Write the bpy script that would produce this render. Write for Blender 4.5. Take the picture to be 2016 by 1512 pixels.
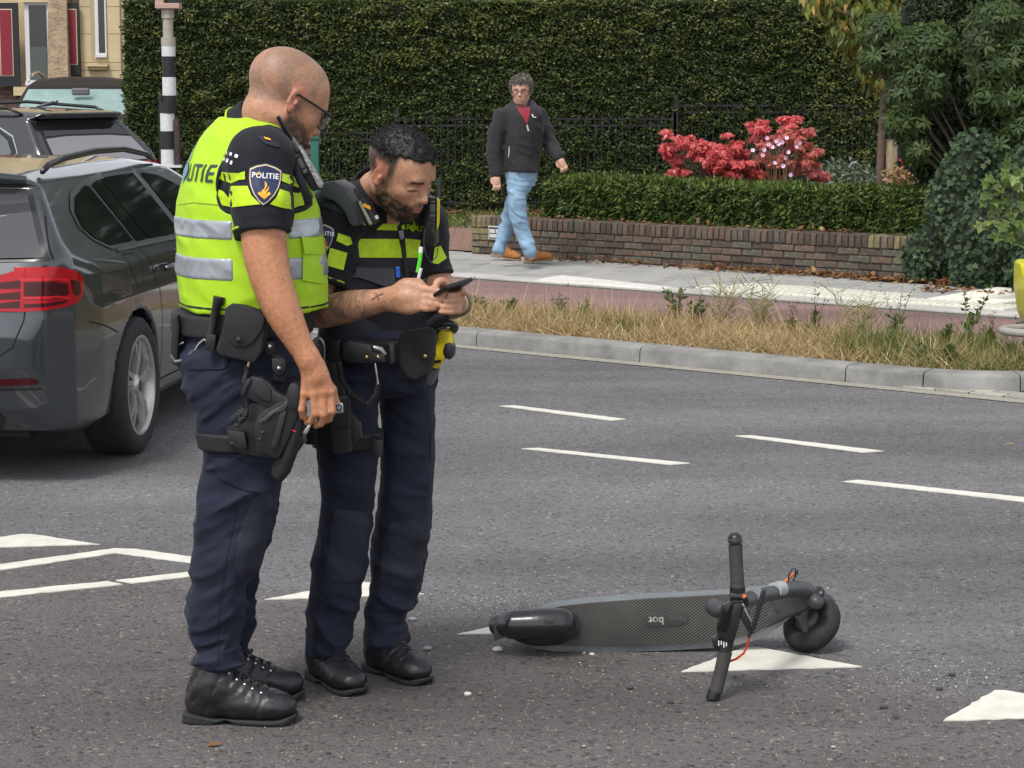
import bpy, bmesh, math, random
import numpy as np
from mathutils import Vector, Matrix
from mathutils.bvhtree import BVHTree
from mathutils.geometry import delaunay_2d_cdt
for _o in list(bpy.data.objects):
 bpy.data.objects.remove(_o)
SC = bpy.context.scene
COL = SC.collection
R = math.radians
# ------------------------------------------------------------------ camera
FPX, CX, CY, CAMH = 4312.0, 1008.0, 756.0, 1.75
PITCH = math.atan(596.0 / FPX)
_cam = bpy.data.cameras.new('camera')
_cam.sensor_fit = 'HORIZONTAL'
_cam.sensor_width = 36.0
_cam.lens = 36.0 * FPX / 2016.0
_cam.clip_start, _cam.clip_end = 0.05, 2000.0
CAM = bpy.data.objects.new('camera', _cam)
COL.objects.link(CAM)
CAM.location = (0, 0, CAMH)
CAM.rotation_euler = (math.pi / 2 - PITCH, 0, 0)
SC.camera = CAM
# ------------------------------------------------------------------ sky, sun, exposure
SUN_EL, SUN_AZ = R(58), R(-150)          # azimuth measured from +Y towards +X
W = bpy.data.worlds.new('World')
SC.world = W
W.use_nodes = True
_nt = W.node_tree
_nt.nodes.clear()
_sky = _nt.nodes.new('ShaderNodeTexSky')
_sky.sky_type = 'NISHITA'
_sky.sun_disc = False
_sky.sun_elevation = SUN_EL
_sky.sun_rotation = SUN_AZ
_sky.dust_density = 1.6
_sky.air_density = 1.0
_hs = _nt.nodes.new('ShaderNodeHueSaturation')       # overcast: the cloud cover takes the blue out
_hs.inputs['Saturation'].default_value = 0.22
_bg = _nt.nodes.new('ShaderNodeBackground')
_bg.inputs['Strength'].default_value = 0.135
_wo = _nt.nodes.new('ShaderNodeOutputWorld')
_nt.links.new(_sky.outputs[0], _hs.inputs['Color'])
_nt.links.new(_hs.outputs[0], _bg.inputs['Color'])
_nt.links.new(_bg.outputs[0], _wo.inputs[0])
_sl = bpy.data.lights.new('sun', 'SUN')
_sl.energy = 1.5
_sl.angle = R(13)
_sl.color = (1.0, 0.965, 0.91)
SUN = bpy.data.objects.new('sun', _sl)
COL.objects.link(SUN)
_sd = Vector((math.sin(SUN_AZ) * math.cos(SUN_EL), math.cos(SUN_AZ) * math.cos(SUN_EL), math.sin(SUN_EL)))
SUN.rotation_euler = _sd.to_track_quat('Z', 'Y').to_euler()
SUN.location = (0, 0, 20)
SC.view_settings.view_transform = 'Standard'
SC.view_settings.look = 'None'
SC.view_settings.exposure = 0.8
SC.view_settings.gamma = 1.0
SC.view_settings.use_curve_mapping = False
SC.render.engine = 'CYCLES'
SC.cycles.use_denoising = True
SC.cycles.max_bounces = 6
SC.cycles.transparent_max_bounces = 8
# ------------------------------------------------------------------ measuring: where a sight line meets the ground or a depth
_c, _s = math.cos(PITCH), math.sin(PITCH)
def ray(px, py):
 x, y = (px - CX) / FPX, (CY - py) / FPX
 return np.array([x, _c + y * _s, y * _c - _s])
def gp(px, py, z=0.0):
 r = ray(px, py)
 return np.array([0, 0, CAMH]) + r * ((z - CAMH) / r[2])
def at(px, py, Y):
 r = ray(px, py)
 return np.array([0, 0, CAMH]) + r * (Y / r[1])
# ------------------------------------------------------------------ materials
MATS = {}
def mat(name, color=(0.5, 0.5, 0.5), rough=0.6, metal=0.0, spec=0.5, var=0.0, vscale=8.0, bump=0.0, bscale=60.0,
  attr=None, coat=0.0, sheen=0.0, sss=0.0, trans=0.0, color2=None, vdetail=4.0, bdist=0.002, alpha=1.0,
  rvar=0.0, emit=None, coords='Object', stretch=None, wr=0.0, wscale=22.0):
 if name in MATS:
  return MATS[name]
 m = bpy.data.materials.new(name)
 m.use_nodes = True
 nt = m.node_tree
 b = nt.nodes['Principled BSDF']
 L = nt.links.new
 b.inputs['Roughness'].default_value = rough
 b.inputs['Metallic'].default_value = metal
 b.inputs['Specular IOR Level'].default_value = spec
 b.inputs['Coat Weight'].default_value = coat
 b.inputs['Coat Roughness'].default_value = 0.04
 b.inputs['Sheen Weight'].default_value = sheen
 b.inputs['Subsurface Weight'].default_value = sss
 if sss:
  b.inputs['Subsurface Radius'].default_value = (0.012, 0.005, 0.003)
  b.inputs['Subsurface Scale'].default_value = 0.5
 b.inputs['Transmission Weight'].default_value = trans
 b.inputs['Alpha'].default_value = alpha
 tc = nt.nodes.new('ShaderNodeTexCoord')
 co = tc.outputs[coords]
 if stretch:
  mp = nt.nodes.new('ShaderNodeMapping')
  mp.inputs['Scale'].default_value = stretch
  L(co, mp.inputs['Vector'])
  co = mp.outputs[0]
 base = None
 if attr:
  a = nt.nodes.new('ShaderNodeAttribute')
  a.attribute_name = attr
  base = a.outputs['Color']
 else:
  rgb = nt.nodes.new('ShaderNodeRGB')
  rgb.outputs[0].default_value = (*color, 1)
  base = rgb.outputs[0]
 if var or color2 or rvar:
  n = nt.nodes.new('ShaderNodeTexNoise')
  n.inputs['Scale'].default_value = vscale
  n.inputs['Detail'].default_value = vdetail
  n.inputs['Roughness'].default_value = 0.65
  L(co, n.inputs['Vector'])
  if color2:
   mx = nt.nodes.new('ShaderNodeMix')
   mx.data_type = 'RGBA'
   rp = nt.nodes.new('ShaderNodeMapRange')
   rp.inputs[1].default_value, rp.inputs[2].default_value = 0.38, 0.62
   L(n.outputs[0], rp.inputs[0])
   L(rp.outputs[0], mx.inputs[0])
   L(base, mx.inputs[6])
   mx.inputs[7].default_value = (*color2, 1)
   base = mx.outputs[2]
  if var:
   rp = nt.nodes.new('ShaderNodeMapRange')
   rp.inputs[1].default_value, rp.inputs[2].default_value = 0.3, 0.7
   rp.inputs[3].default_value, rp.inputs[4].default_value = 1 - var, 1 + var
   L(n.outputs[0], rp.inputs[0])
   mu = nt.nodes.new('ShaderNodeVectorMath')
   mu.operation = 'SCALE'
   L(base, mu.inputs[0])
   L(rp.outputs[0], mu.inputs['Scale'])
   base = mu.outputs[0]
  if rvar:
   rp = nt.nodes.new('ShaderNodeMapRange')
   rp.inputs[1].default_value, rp.inputs[2].default_value = 0.3, 0.7
   rp.inputs[3].default_value, rp.inputs[4].default_value = max(0.02, rough - rvar), rough + rvar
   L(n.outputs[0], rp.inputs[0])
   L(rp.outputs[0], b.inputs['Roughness'])
 L(base, b.inputs['Base Color'])
 if bump:
  n2 = nt.nodes.new('ShaderNodeTexNoise')
  n2.inputs['Scale'].default_value = bscale
  n2.inputs['Detail'].default_value = 3.0
  L(co, n2.inputs['Vector'])
  bp = nt.nodes.new('ShaderNodeBump')
  bp.inputs['Strength'].default_value = bump
  bp.inputs['Distance'].default_value = bdist
  L(n2.outputs[0], bp.inputs['Height'])
  L(bp.outputs[0], b.inputs['Normal'])
  if wr:
   n3 = nt.nodes.new('ShaderNodeTexNoise')
   n3.inputs['Scale'].default_value = wscale
   n3.inputs['Detail'].default_value = 3.0
   n3.inputs['Distortion'].default_value = 1.2
   n3.noise_type = 'RIDGED_MULTIFRACTAL'
   L(co, n3.inputs['Vector'])
   b2 = nt.nodes.new('ShaderNodeBump')
   b2.inputs['Strength'].default_value = wr
   b2.inputs['Distance'].default_value = 0.006
   L(n3.outputs[0], b2.inputs['Height'])
   L(b2.outputs[0], bp.inputs['Normal'])
 if emit:
  b.inputs['Emission Color'].default_value = (*emit[0], 1)
  b.inputs['Emission Strength'].default_value = emit[1]
 MATS[name] = m
 return m
# ------------------------------------------------------------------ object helpers
def tag(o, label=None, cat=None, group=None, kind=None):
 if label:
  o['label'] = label
 if cat:
  o['category'] = cat
 if group:
  o['group'] = group
 if kind:
  o['kind'] = kind
 return o
def empty(name, loc=(0, 0, 0), rz=0.0, label=None, cat=None, group=None, kind=None, parent=None):
 o = bpy.data.objects.new(name, None)
 o.empty_display_size = 0.2
 COL.objects.link(o)
 o.location = loc
 o.rotation_euler = (0, 0, rz)
 o.parent = parent
 return tag(o, label, cat, group, kind)
def origin_of(p):
 v = np.zeros(3)
 while p is not None:
  v += np.array(p.location)
  p = p.parent
 return v
def link(name, me, m=None, parent=None, smooth=False, world=True):
 o = bpy.data.objects.new(name, me)
 COL.objects.link(o)
 if parent is not None:
  o.parent = parent
  if world:
   off = origin_of(parent)
   if np.abs(off).sum() > 0:
    me.transform(Matrix.Translation(Vector(-off)))
 if m is not None:
  ms = m if isinstance(m, (list, tuple)) else [m]
  for mm in ms:
   me.materials.append(mm)
 if smooth:
  me.polygons.foreach_set('use_smooth', np.ones(len(me.polygons), bool))
 return o
def mesh_np(name, V, Fc, nv=4):
 V = np.ascontiguousarray(V, np.float32)
 Fc = np.ascontiguousarray(Fc, np.int32)
 me = bpy.data.meshes.new(name)
 me.vertices.add(len(V))
 me.vertices.foreach_set('co', V.ravel())
 n = len(Fc)
 me.loops.add(n * nv)
 me.loops.foreach_set('vertex_index', Fc.ravel())
 me.polygons.add(n)
 me.polygons.foreach_set('loop_start', np.arange(0, n * nv, nv, dtype=np.int32))
 me.update(calc_edges=True)
 me.validate()
 return me
def colattr(me, C, name='Col'):
 a = me.color_attributes.new(name, 'FLOAT_COLOR', 'POINT')
 C = np.asarray(C, np.float32)
 if C.shape[1] == 3:
  C = np.concatenate([C, np.ones((len(C), 1), np.float32)], 1)
 a.data.foreach_set('color', C.ravel())
class MB:
 def __init__(self):
  self.v, self.f = [], []
 def add(self, V, Fs):
  n = len(self.v)
  self.v += [tuple(map(float, p)) for p in V]
  self.f += [tuple(i + n for i in f) for f in Fs]
  return self
 def box(self, c, h, M=None, bev=0.0):
  c = np.array(c, float)
  h = np.array(h, float)
  M = np.eye(3) if M is None else np.array(M, float)
  if bev <= 0:
   P = [(sx, sy, sz) for sx in (-1, 1) for sy in (-1, 1) for sz in (-1, 1)]
   V = [c + M @ (np.array(p) * h) for p in P]
   Fs = [(0, 1, 3, 2), (4, 6, 7, 5), (0, 4, 5, 1), (2, 3, 7, 6), (0, 2, 6, 4), (1, 5, 7, 3)]
   return self.add(V, Fs)
  bm = bmesh.new()
  bmesh.ops.create_cube(bm, size=2.0)
  for v in bm.verts:
   v.co = Vector(np.array(v.co) * h)
  bmesh.ops.bevel(bm, geom=list(bm.edges), offset=min(bev, min(h) * 0.95), segments=2, affect='EDGES', profile=0.5)
  bm.verts.ensure_lookup_table()
  V = [c + M @ np.array(v.co) for v in bm.verts]
  Fs = [tuple(v.index for v in f.verts) for f in bm.faces]
  bm.free()
  return self.add(V, Fs)
 def tube(self, pts, r, n=8, caps=True, closed=False):
  P = [np.array(p, float) for p in pts]
  N = len(P)
  rs = [r] * N if np.isscalar(r) else list(r)
  up = np.array([0.0, 0.0, 1.0])
  base = len(self.v)
  prev = None
  for i, p in enumerate(P):
   if closed:
    t = P[(i + 1) % N] - P[i - 1]
   else:
    t = P[min(i + 1, N - 1)] - P[max(i - 1, 0)]
   L = np.linalg.norm(t)
   t = t / L if L > 1e-9 else np.array([0, 0, 1.0])
   if prev is None:
    a = np.cross(t, up)
    if np.linalg.norm(a) < 1e-3:
     a = np.cross(t, np.array([1.0, 0, 0]))
   else:
    a = prev - t * (prev @ t)
   a = a / np.linalg.norm(a)
   prev = a
   b = np.cross(t, a)
   for k in range(n):
    an = 2 * math.pi * k / n
    self.v.append(tuple(p + rs[i] * (math.cos(an) * a + math.sin(an) * b)))
  M = N if closed else N - 1
  for i in range(M):
   for k in range(n):
    a0 = base + i * n + k
    a1 = base + i * n + (k + 1) % n
    b0 = base + ((i + 1) % N) * n + k
    b1 = base + ((i + 1) % N) * n + (k + 1) % n
    self.f.append((a0, a1, b1, b0))
  if caps and not closed:
   self.f.append(tuple(base + k for k in range(n))[::-1])
   self.f.append(tuple(base + (N - 1) * n + k for k in range(n)))
  return self
 def lathe(self, prof, c=(0, 0, 0), M=None, n=32, caps=False):
  c = np.array(c, float)
  M = np.eye(3) if M is None else np.array(M, float)
  base = len(self.v)
  for (r, h) in prof:
   for k in range(n):
    a = 2 * math.pi * k / n
    self.v.append(tuple(c + M @ np.array([r * math.cos(a), r * math.sin(a), h])))
  for i in range(len(prof) - 1):
   for k in range(n):
    a0, a1 = base + i * n + k, base + i * n + (k + 1) % n
    self.f.append((a0, a1, a1 + n, a0 + n))
  if caps:
   self.f.append(tuple(base + k for k in range(n))[::-1])
   self.f.append(tuple(base + (len(prof) - 1) * n + k for k in range(n)))
  return self
 def prism(self, poly, c, u, v, w, d0, d1):
  c, u, v, w = (np.array(x, float) for x in (c, u, v, w))
  n = len(poly)
  V = [c + u * a + v * b + w * d0 for a, b in poly] + [c + u * a + v * b + w * d1 for a, b in poly]
  Fs = [tuple(range(n))[::-1], tuple(range(n, 2 * n))]
  Fs += [(i, (i + 1) % n, n + (i + 1) % n, n + i) for i in range(n)]
  return self.add(V, Fs)
 def build(self, name, m=None, parent=None, smooth=False, world=True, recalc=True):
  me = bpy.data.meshes.new(name)
  me.from_pydata(self.v, [], self.f)
  if recalc:
   bm = bmesh.new()
   bm.from_mesh(me)
   bmesh.ops.recalc_face_normals(bm, faces=bm.faces)
   bm.to_mesh(me)
   bm.free()
  me.update()
  return link(name, me, m, parent, smooth, world)
def copy_tree(o, parent=None):
 c = o.copy()
 COL.objects.link(c)
 c.parent = parent
 for ch in o.children:
  copy_tree(ch, c)
 return c
def shade_auto(o, ang=40):
 me = o.data
 me.polygons.foreach_set('use_smooth', np.ones(len(me.polygons), bool))
 bm = bmesh.new()
 bm.from_mesh(me)
 for e in bm.edges:
  if len(e.link_faces) == 2 and e.calc_face_angle(0) > R(ang):
   e.smooth = False
 bm.to_mesh(me)
 bm.free()
 return o
def basis(fwd, up=(0, 0, 1)):
 f = np.array(fwd, float)
 f /= np.linalg.norm(f)
 u = np.array(up, float)
 l = np.cross(u, f)
 l /= np.linalg.norm(l)
 u = np.cross(f, l)
 return np.stack([f, l, u], 1)
def rotz(a):
 return np.array([[math.cos(a), -math.sin(a), 0], [math.sin(a), math.cos(a), 0], [0, 0, 1.0]])
def roty(a):
 return np.array([[math.cos(a), 0, math.sin(a)], [0, 1, 0], [-math.sin(a), 0, math.cos(a)]])
def rotx(a):
 return np.array([[1, 0, 0], [0, math.cos(a), -math.sin(a)], [0, math.sin(a), math.cos(a)]])
# ------------------------------------------------------------------ noise
_rng = np.random.RandomState(7)
_NT = _rng.rand(32, 32, 32).astype(np.float32)
def vnoise(P, freq, seed=0):
 Q = np.asarray(P) * freq + seed * 7.31
 i = np.floor(Q).astype(np.int64)
 f = Q - i
 f = f * f * (3 - 2 * f)
 i0 = i & 31
 i1 = (i + 1) & 31
 x0, y0, z0 = i0[..., 0], i0[..., 1], i0[..., 2]
 x1, y1, z1 = i1[..., 0], i1[..., 1], i1[..., 2]
 fx, fy, fz = f[..., 0], f[..., 1], f[..., 2]
 c00 = _NT[x0, y0, z0] * (1 - fx) + _NT[x1, y0, z0] * fx
 c10 = _NT[x0, y1, z0] * (1 - fx) + _NT[x1, y1, z0] * fx
 c01 = _NT[x0, y0, z1] * (1 - fx) + _NT[x1, y0, z1] * fx
 c11 = _NT[x0, y1, z1] * (1 - fx) + _NT[x1, y1, z1] * fx
 return ((c00 * (1 - fy) + c10 * fy) * (1 - fz) + (c01 * (1 - fy) + c11 * fy) * fz) * 2 - 1
# ------------------------------------------------------------------ implicit surfaces
def smin(a, b, k):
 if k <= 0:
  return np.minimum(a, b)
 h = np.maximum(k - np.abs(a - b), 0) / k
 return np.minimum(a, b) - h * h * k * 0.25
def smax(a, b, k):
 return -smin(-a, -b, k)
def d_cone(P, a, b, ra, rb):
 a, b = np.asarray(a, float), np.asarray(b, float)
 ba = b - a
 t = np.clip(((P - a) @ ba) / max(ba @ ba, 1e-12), 0, 1)
 return np.linalg.norm(P - a - t[..., None] * ba, axis=-1) - (ra + (rb - ra) * t)
def d_ell(P, c, r, M=None):
 q = P - np.asarray(c, float)
 if M is not None:
  q = q @ M                      # into the local frame (columns are axes)
 r = np.asarray(r, float)
 k0 = np.linalg.norm(q / r, axis=-1)
 k1 = np.linalg.norm(q / (r * r), axis=-1)
 return k0 * (k0 - 1.0) / np.maximum(k1, 1e-9)
def d_box(P, c, h, M=None, rd=0.0):
 q = P - np.asarray(c, float)
 if M is not None:
  q = q @ M
 q = np.abs(q) - (np.asarray(h, float) - rd)
 return np.linalg.norm(np.maximum(q, 0), axis=-1) + np.minimum(q.max(-1), 0) - rd
def d_poly(X, Y, poly):
 poly = np.asarray(poly, float)
 n = len(poly)
 d = np.full(X.shape, 1e9)
 s = np.ones(X.shape)
 for i in range(n):
  vi, vj = poly[i], poly[i - 1]
  ex, ey = vj - vi
  wx, wy = X - vi[0], Y - vi[1]
  t = np.clip((wx * ex + wy * ey) / max(ex * ex + ey * ey, 1e-12), 0, 1)
  bx, by = wx - ex * t, wy - ey * t
  d = np.minimum(d, bx * bx + by * by)
  c1 = Y >= vi[1]
  c2 = Y < vj[1]
  c3 = ex * wy > ey * wx
  flip = (c1 & c2 & c3) | (~c1 & ~c2 & ~c3)
  s = np.where(flip, -s, s)
 return s * np.sqrt(d)
class Field:
 def __init__(self):
  self.p = []
 def add(self, fn, lo, hi, k=0.02, op='u'):
  self.p.append((fn, np.array(lo, float), np.array(hi, float), k, op))
  return self
 def cone(self, a, b, ra, rb, k=0.02, op='u'):
  a, b = np.asarray(a, float), np.asarray(b, float)
  rm = max(ra, rb)
  return self.add(lambda P: d_cone(P, a, b, ra, rb), np.minimum(a, b) - rm, np.maximum(a, b) + rm, k, op)
 def chain(self, pts, rs, k=0.01, k0=None, op='u'):
  for i in range(len(pts) - 1):
   self.cone(pts[i], pts[i + 1], rs[i], rs[i + 1], k if (i or k0 is None) else k0, op)
  return self
 def limb(self, pts, rs, k=0.03, n=4, flat=None):
  P = np.array(pts, float)
  A = np.concatenate([P, np.array(rs, float)[:, None]], 1)
  B = np.concatenate([2 * A[:1] - A[1:2], A, 2 * A[-1:] - A[-2:-1]])
  out = []
  for i in range(1, len(B) - 2):
   for t in np.linspace(0, 1, n, endpoint=False):
    p0, p1, p2, p3 = B[i - 1], B[i], B[i + 1], B[i + 2]
    out.append(.5 * (2 * p1 + (p2 - p0) * t + (2 * p0 - 5 * p1 + 4 * p2 - p3) * t * t + (3 * p1 - p0 - 3 * p2 + p3) * t ** 3))
  out.append(A[-1])
  Q = np.array(out)
  def fn(X):
   d = None
   for i in range(len(Q) - 1):
    e = d_cone(X, Q[i, :3], Q[i + 1, :3], Q[i, 3], Q[i + 1, 3])
    d = e if d is None else np.minimum(d, e)
   return d
  rm = Q[:, 3].max()
  return self.add(fn, Q[:, :3].min(0) - rm, Q[:, :3].max(0) + rm, k)
 def ell(self, c, r, M=None, k=0.02, op='u'):
  rm = max(r)
  c = np.asarray(c, float)
  return self.add(lambda P: d_ell(P, c, r, M), c - rm, c + rm, k, op)
 def box(self, c, h, M=None, rd=0.0, k=0.0, op='u'):
  c = np.asarray(c, float)
  rm = np.linalg.norm(h)
  return self.add(lambda P: d_box(P, c, h, M, rd), c - rm, c + rm, k, op)
 @staticmethod
 def _comb(F, d, k, op):
  if op == 'u':
   return smin(F, d, k)
  if op == 's':
   return smax(F, -d, k)
  if op == 'i':
   return smax(F, d, k)
  return F + d                       # 'd' displacement
 def ev(self, P):
  F = np.full(P.shape[:-1], 1.0)
  for fn, lo, hi, k, op in self.p:
   F = self._comb(F, fn(P), k, op)
  return F
 def grid(self, h, pad=0.015, lo=None, hi=None):
  los = np.array([p[1] for p in self.p if p[4] == 'u'])
  his = np.array([p[2] for p in self.p if p[4] == 'u'])
  lo = los.min(0) - pad if lo is None else np.array(lo, float)
  hi = his.max(0) + pad if hi is None else np.array(hi, float)
  h = np.full(3, h) if np.isscalar(h) else np.array(h, float)
  ax = [np.arange(lo[i], hi[i] + h[i], h[i]) for i in range(3)]
  F = np.full([len(a) for a in ax], 1.0, np.float32)
  for fn, l, u, k, op in self.p:
   m = max(k, 0.004) + 3 * h.max()
   sl = []
   for i in range(3):
    a = int(np.searchsorted(ax[i], l[i] - m))
    b = int(np.searchsorted(ax[i], u[i] + m))
    sl.append(slice(a, b))
   if op in ('i', 'd'):
    sl = [slice(0, len(a)) for a in ax]
   sub = F[sl[0], sl[1], sl[2]]
   if sub.size == 0:
    continue
   G = np.stack(np.meshgrid(ax[0][sl[0]], ax[1][sl[1]], ax[2][sl[2]], indexing='ij'), -1)
   F[sl[0], sl[1], sl[2]] = self._comb(sub, fn(G), k, op)
  return ax, F
 def mesh(self, name, h, smooth=1, newton=0, lo=None, hi=None, keep=None):
  ax, F = self.grid(h, lo=lo, hi=hi)
  V, Q = surface_nets(ax, F)
  for _ in range(smooth):
   V = laplace(V, Q)
  for _ in range(newton):
   V = self.project(V)
  if keep is not None:
   ok = keep(V)
   sel = ok[Q].all(1)
   Q = Q[sel]
   used = np.unique(Q)
   mp = np.full(len(V), -1)
   mp[used] = np.arange(len(used))
   V, Q = V[used], mp[Q]
  me = mesh_np(name, V, Q)
  me.polygons.foreach_set('use_smooth', np.ones(len(me.polygons), bool))
  return me, V, Q
 def grad(self, V, e=1e-3):
  g = np.zeros_like(V)
  for i in range(3):
   dv = np.zeros(3)
   dv[i] = e
   g[:, i] = self.ev(V + dv) - self.ev(V - dv)
  return g / np.maximum(np.linalg.norm(g, axis=1, keepdims=True), 1e-9)
 def project(self, V):
  g = self.grad(V)
  d = np.clip(self.ev(V), -0.02, 0.02)
  return V - g * d[:, None]
def laplace(V, Q, w=0.5):
 S = np.zeros_like(V)
 n = np.zeros(len(V))
 for a in range(4):
  i, j = Q[:, a], Q[:, (a + 1) % 4]
  for c in range(3):
   S[:, c] += np.bincount(i, V[j, c], len(V)) + np.bincount(j, V[i, c], len(V))
  n += np.bincount(i, minlength=len(V)) + np.bincount(j, minlength=len(V))
 n = np.maximum(n, 1)
 return V * (1 - w) + (S / n[:, None]) * w
def surface_nets(ax, F):
 ins = F < 0
 nx, ny, nz = F.shape
 cnt = np.zeros((nx - 1, ny - 1, nz - 1), np.uint8)
 for dx in (0, 1):
  for dy in (0, 1):
   for dz in (0, 1):
    cnt += ins[dx:nx - 1 + dx, dy:ny - 1 + dy, dz:nz - 1 + dz]
 act = (cnt > 0) & (cnt < 8)
 idx = np.argwhere(act)
 vid = np.full(act.shape, -1, np.int64)
 vid[act] = np.arange(len(idx))
 co = [(0, 0, 0), (1, 0, 0), (0, 1, 0), (1, 1, 0), (0, 0, 1), (1, 0, 1), (0, 1, 1), (1, 1, 1)]
 val = [F[idx[:, 0] + a, idx[:, 1] + b, idx[:, 2] + c].astype(np.float64) for a, b, c in co]
 acc = np.zeros((len(idx), 3))
 num = np.zeros(len(idx))
 ed = [(0, 1), (2, 3), (4, 5), (6, 7), (0, 2), (1, 3), (4, 6), (5, 7), (0, 4), (1, 5), (2, 6), (3, 7)]
 for a, b in ed:
  fa, fb = val[a], val[b]
  m = (fa < 0) != (fb < 0)
  t = np.where(m, fa / np.where(m, fa - fb, 1), 0)
  pa, pb = np.array(co[a], float), np.array(co[b], float)
  acc += m[:, None] * (pa + t[:, None] * (pb - pa))
  num += m
 loc = acc / num[:, None]
 V = np.stack([ax[i][idx[:, i]] + loc[:, i] * (ax[i][1] - ax[i][0]) for i in range(3)], 1)
 Qs = []
 for a in range(3):
  b, c = (a + 1) % 3, (a + 2) % 3
  sh = [slice(None)] * 3
  s0, s1 = list(sh), list(sh)
  s0[a], s1[a] = slice(0, -1), slice(1, None)
  e0, e1 = ins[tuple(s0)], ins[tuple(s1)]
  ch = e0 != e1
  k = np.argwhere(ch)
  ok = (k[:, b] > 0) & (k[:, c] > 0) & (k[:, b] < F.shape[b] - 1) & (k[:, c] < F.shape[c] - 1)
  k = k[ok]
  dirn = e0[k[:, 0], k[:, 1], k[:, 2]]
  def cell(db, dc):
   q = k.copy()
   q[:, b] += db
   q[:, c] += dc
   return vid[q[:, 0], q[:, 1], q[:, 2]]
  q = np.stack([cell(-1, -1), cell(0, -1), cell(0, 0), cell(-1, 0)], 1)
  q[~dirn] = q[~dirn][:, ::-1]
  Qs.append(q)
 return V, np.concatenate(Qs)
def bvh_np(V, Q):
 return BVHTree.FromPolygons([tuple(v) for v in V], [tuple(int(i) for i in q) for q in Q])
def patch(name, outline, c, u, v, n, bvh, m, parent=None, off=0.002, step=0.01, thick=0.0, holes=(), maxd=1.0, smooth=True,
   mesh_only=False, build_min=3):
 c, u, v, n = (np.array(x, float) for x in (c, u, v, n))
 def dens(poly):
  out = []
  for i in range(len(poly)):
   a, b = np.array(poly[i], float), np.array(poly[(i + 1) % len(poly)], float)
   k = max(1, int(math.ceil(np.linalg.norm(b - a) / step)))
   out += [tuple(a + (b - a) * j / k) for j in range(k)]
  return out
 rings = [dens(outline)] + [dens(h) for h in holes]
 pts, edges = [], []
 for rg in rings:
  n0 = len(pts)
  pts += rg
  edges += [(n0 + i, n0 + (i + 1) % len(rg)) for i in range(len(rg))]
 A = np.array(rings[0])
 lo, hi = A.min(0), A.max(0)
 gx = np.arange(lo[0] + step * .5, hi[0], step)
 gy = np.arange(lo[1] + step * .5, hi[1], step)
 if len(gx) and len(gy):
  X, Y = np.meshgrid(gx, gy)
  d = d_poly(X, Y, A)
  for h in holes:
   d = np.maximum(d, -d_poly(X, Y, h))
  ok = d < -step * .45
  pts += [tuple(p) for p in np.stack([X[ok], Y[ok]], 1)]
 res = delaunay_2d_cdt([Vector(p) for p in pts], edges, [], 1 if not holes else 2, 1e-7)
 vs, fs = res[0], res[2]
 V, ok = [], []
 last = None
 for p in vs:
  w = c + u * p.x + v * p.y
  hit = bvh.ray_cast(Vector(w + n * maxd), Vector(-n), 3 * maxd)
  if hit[0] is None:
   V.append(w)
   ok.append(False)
  else:
   nn = np.array(hit[1])
   if nn @ n < 0:
    nn = -nn
   V.append(np.array(hit[0]) + n * off)
   ok.append(True)
 fs = [tuple(f) for f in fs if all(ok[i] for i in f)]
 if len(fs) < 1:
  return None
 mb = MB()
 mb.add(V, fs)
 if thick > 0:                                        # close the sheet with a rim towards the surface
  cntE = {}
  for f in fs:
   for i in range(len(f)):
    e = (f[i], f[(i + 1) % len(f)])
    cntE[e] = 1
  rim = [e for e in cntE if (e[1], e[0]) not in cntE]
  n0 = len(mb.v)
  mp = {}
  for e in rim:
   for i in e:
    if i not in mp:
     mp[i] = len(mb.v)
     mb.v.append(tuple(np.array(V[i]) - n * thick))
  for a, b in rim:
   mb.f.append((b, a, mp[a], mp[b]))
 if mesh_only:
  return mb
 o = mb.build(name, m, parent, smooth=False, recalc=False)
 if thick > 0:
  bm = bmesh.new()
  bm.from_mesh(o.data)
  bm.normal_update()
  bm.to_mesh(o.data)
  bm.free()
  if smooth:
   shade_auto(o, 50)
 elif smooth:
  o.data.polygons.foreach_set('use_smooth', np.ones(len(o.data.polygons), bool))
 return o
_FONT_CACHE = {}
def text_polys(s, size=1.0, bold=0.0, spacing=1.0):
 key = (s, bold, spacing)
 if key not in _FONT_CACHE:
  cu = bpy.data.curves.new('txt', 'FONT')
  cu.body = s
  cu.size = 1.0
  cu.offset = bold
  cu.space_character = spacing
  cu.resolution_u = 4
  cu.align_x = 'CENTER'
  cu.align_y = 'CENTER'
  o = bpy.data.objects.new('txt', cu)
  COL.objects.link(o)
  dg = bpy.context.evaluated_depsgraph_get()
  me = bpy.data.meshes.new_from_object(o.evaluated_get(dg))
  bm = bmesh.new()
  bm.from_mesh(me)
  bmesh.ops.triangulate(bm, faces=bm.faces)
  bmesh.ops.subdivide_edges(bm, edges=[e for e in bm.edges if e.calc_length() > 0.25], cuts=2)
  bmesh.ops.triangulate(bm, faces=bm.faces)
  bm.verts.ensure_lookup_table()
  _FONT_CACHE[key] = ([(v.co.x, v.co.y) for v in bm.verts], [tuple(v.index for v in f.verts) for f in bm.faces])
  bm.free()
  bpy.data.objects.remove(o)
  bpy.data.meshes.remove(me)
  bpy.data.curves.remove(cu)
 V, Fs = _FONT_CACHE[key]
 return [(x * size, y * size) for x, y in V], Fs
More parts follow.
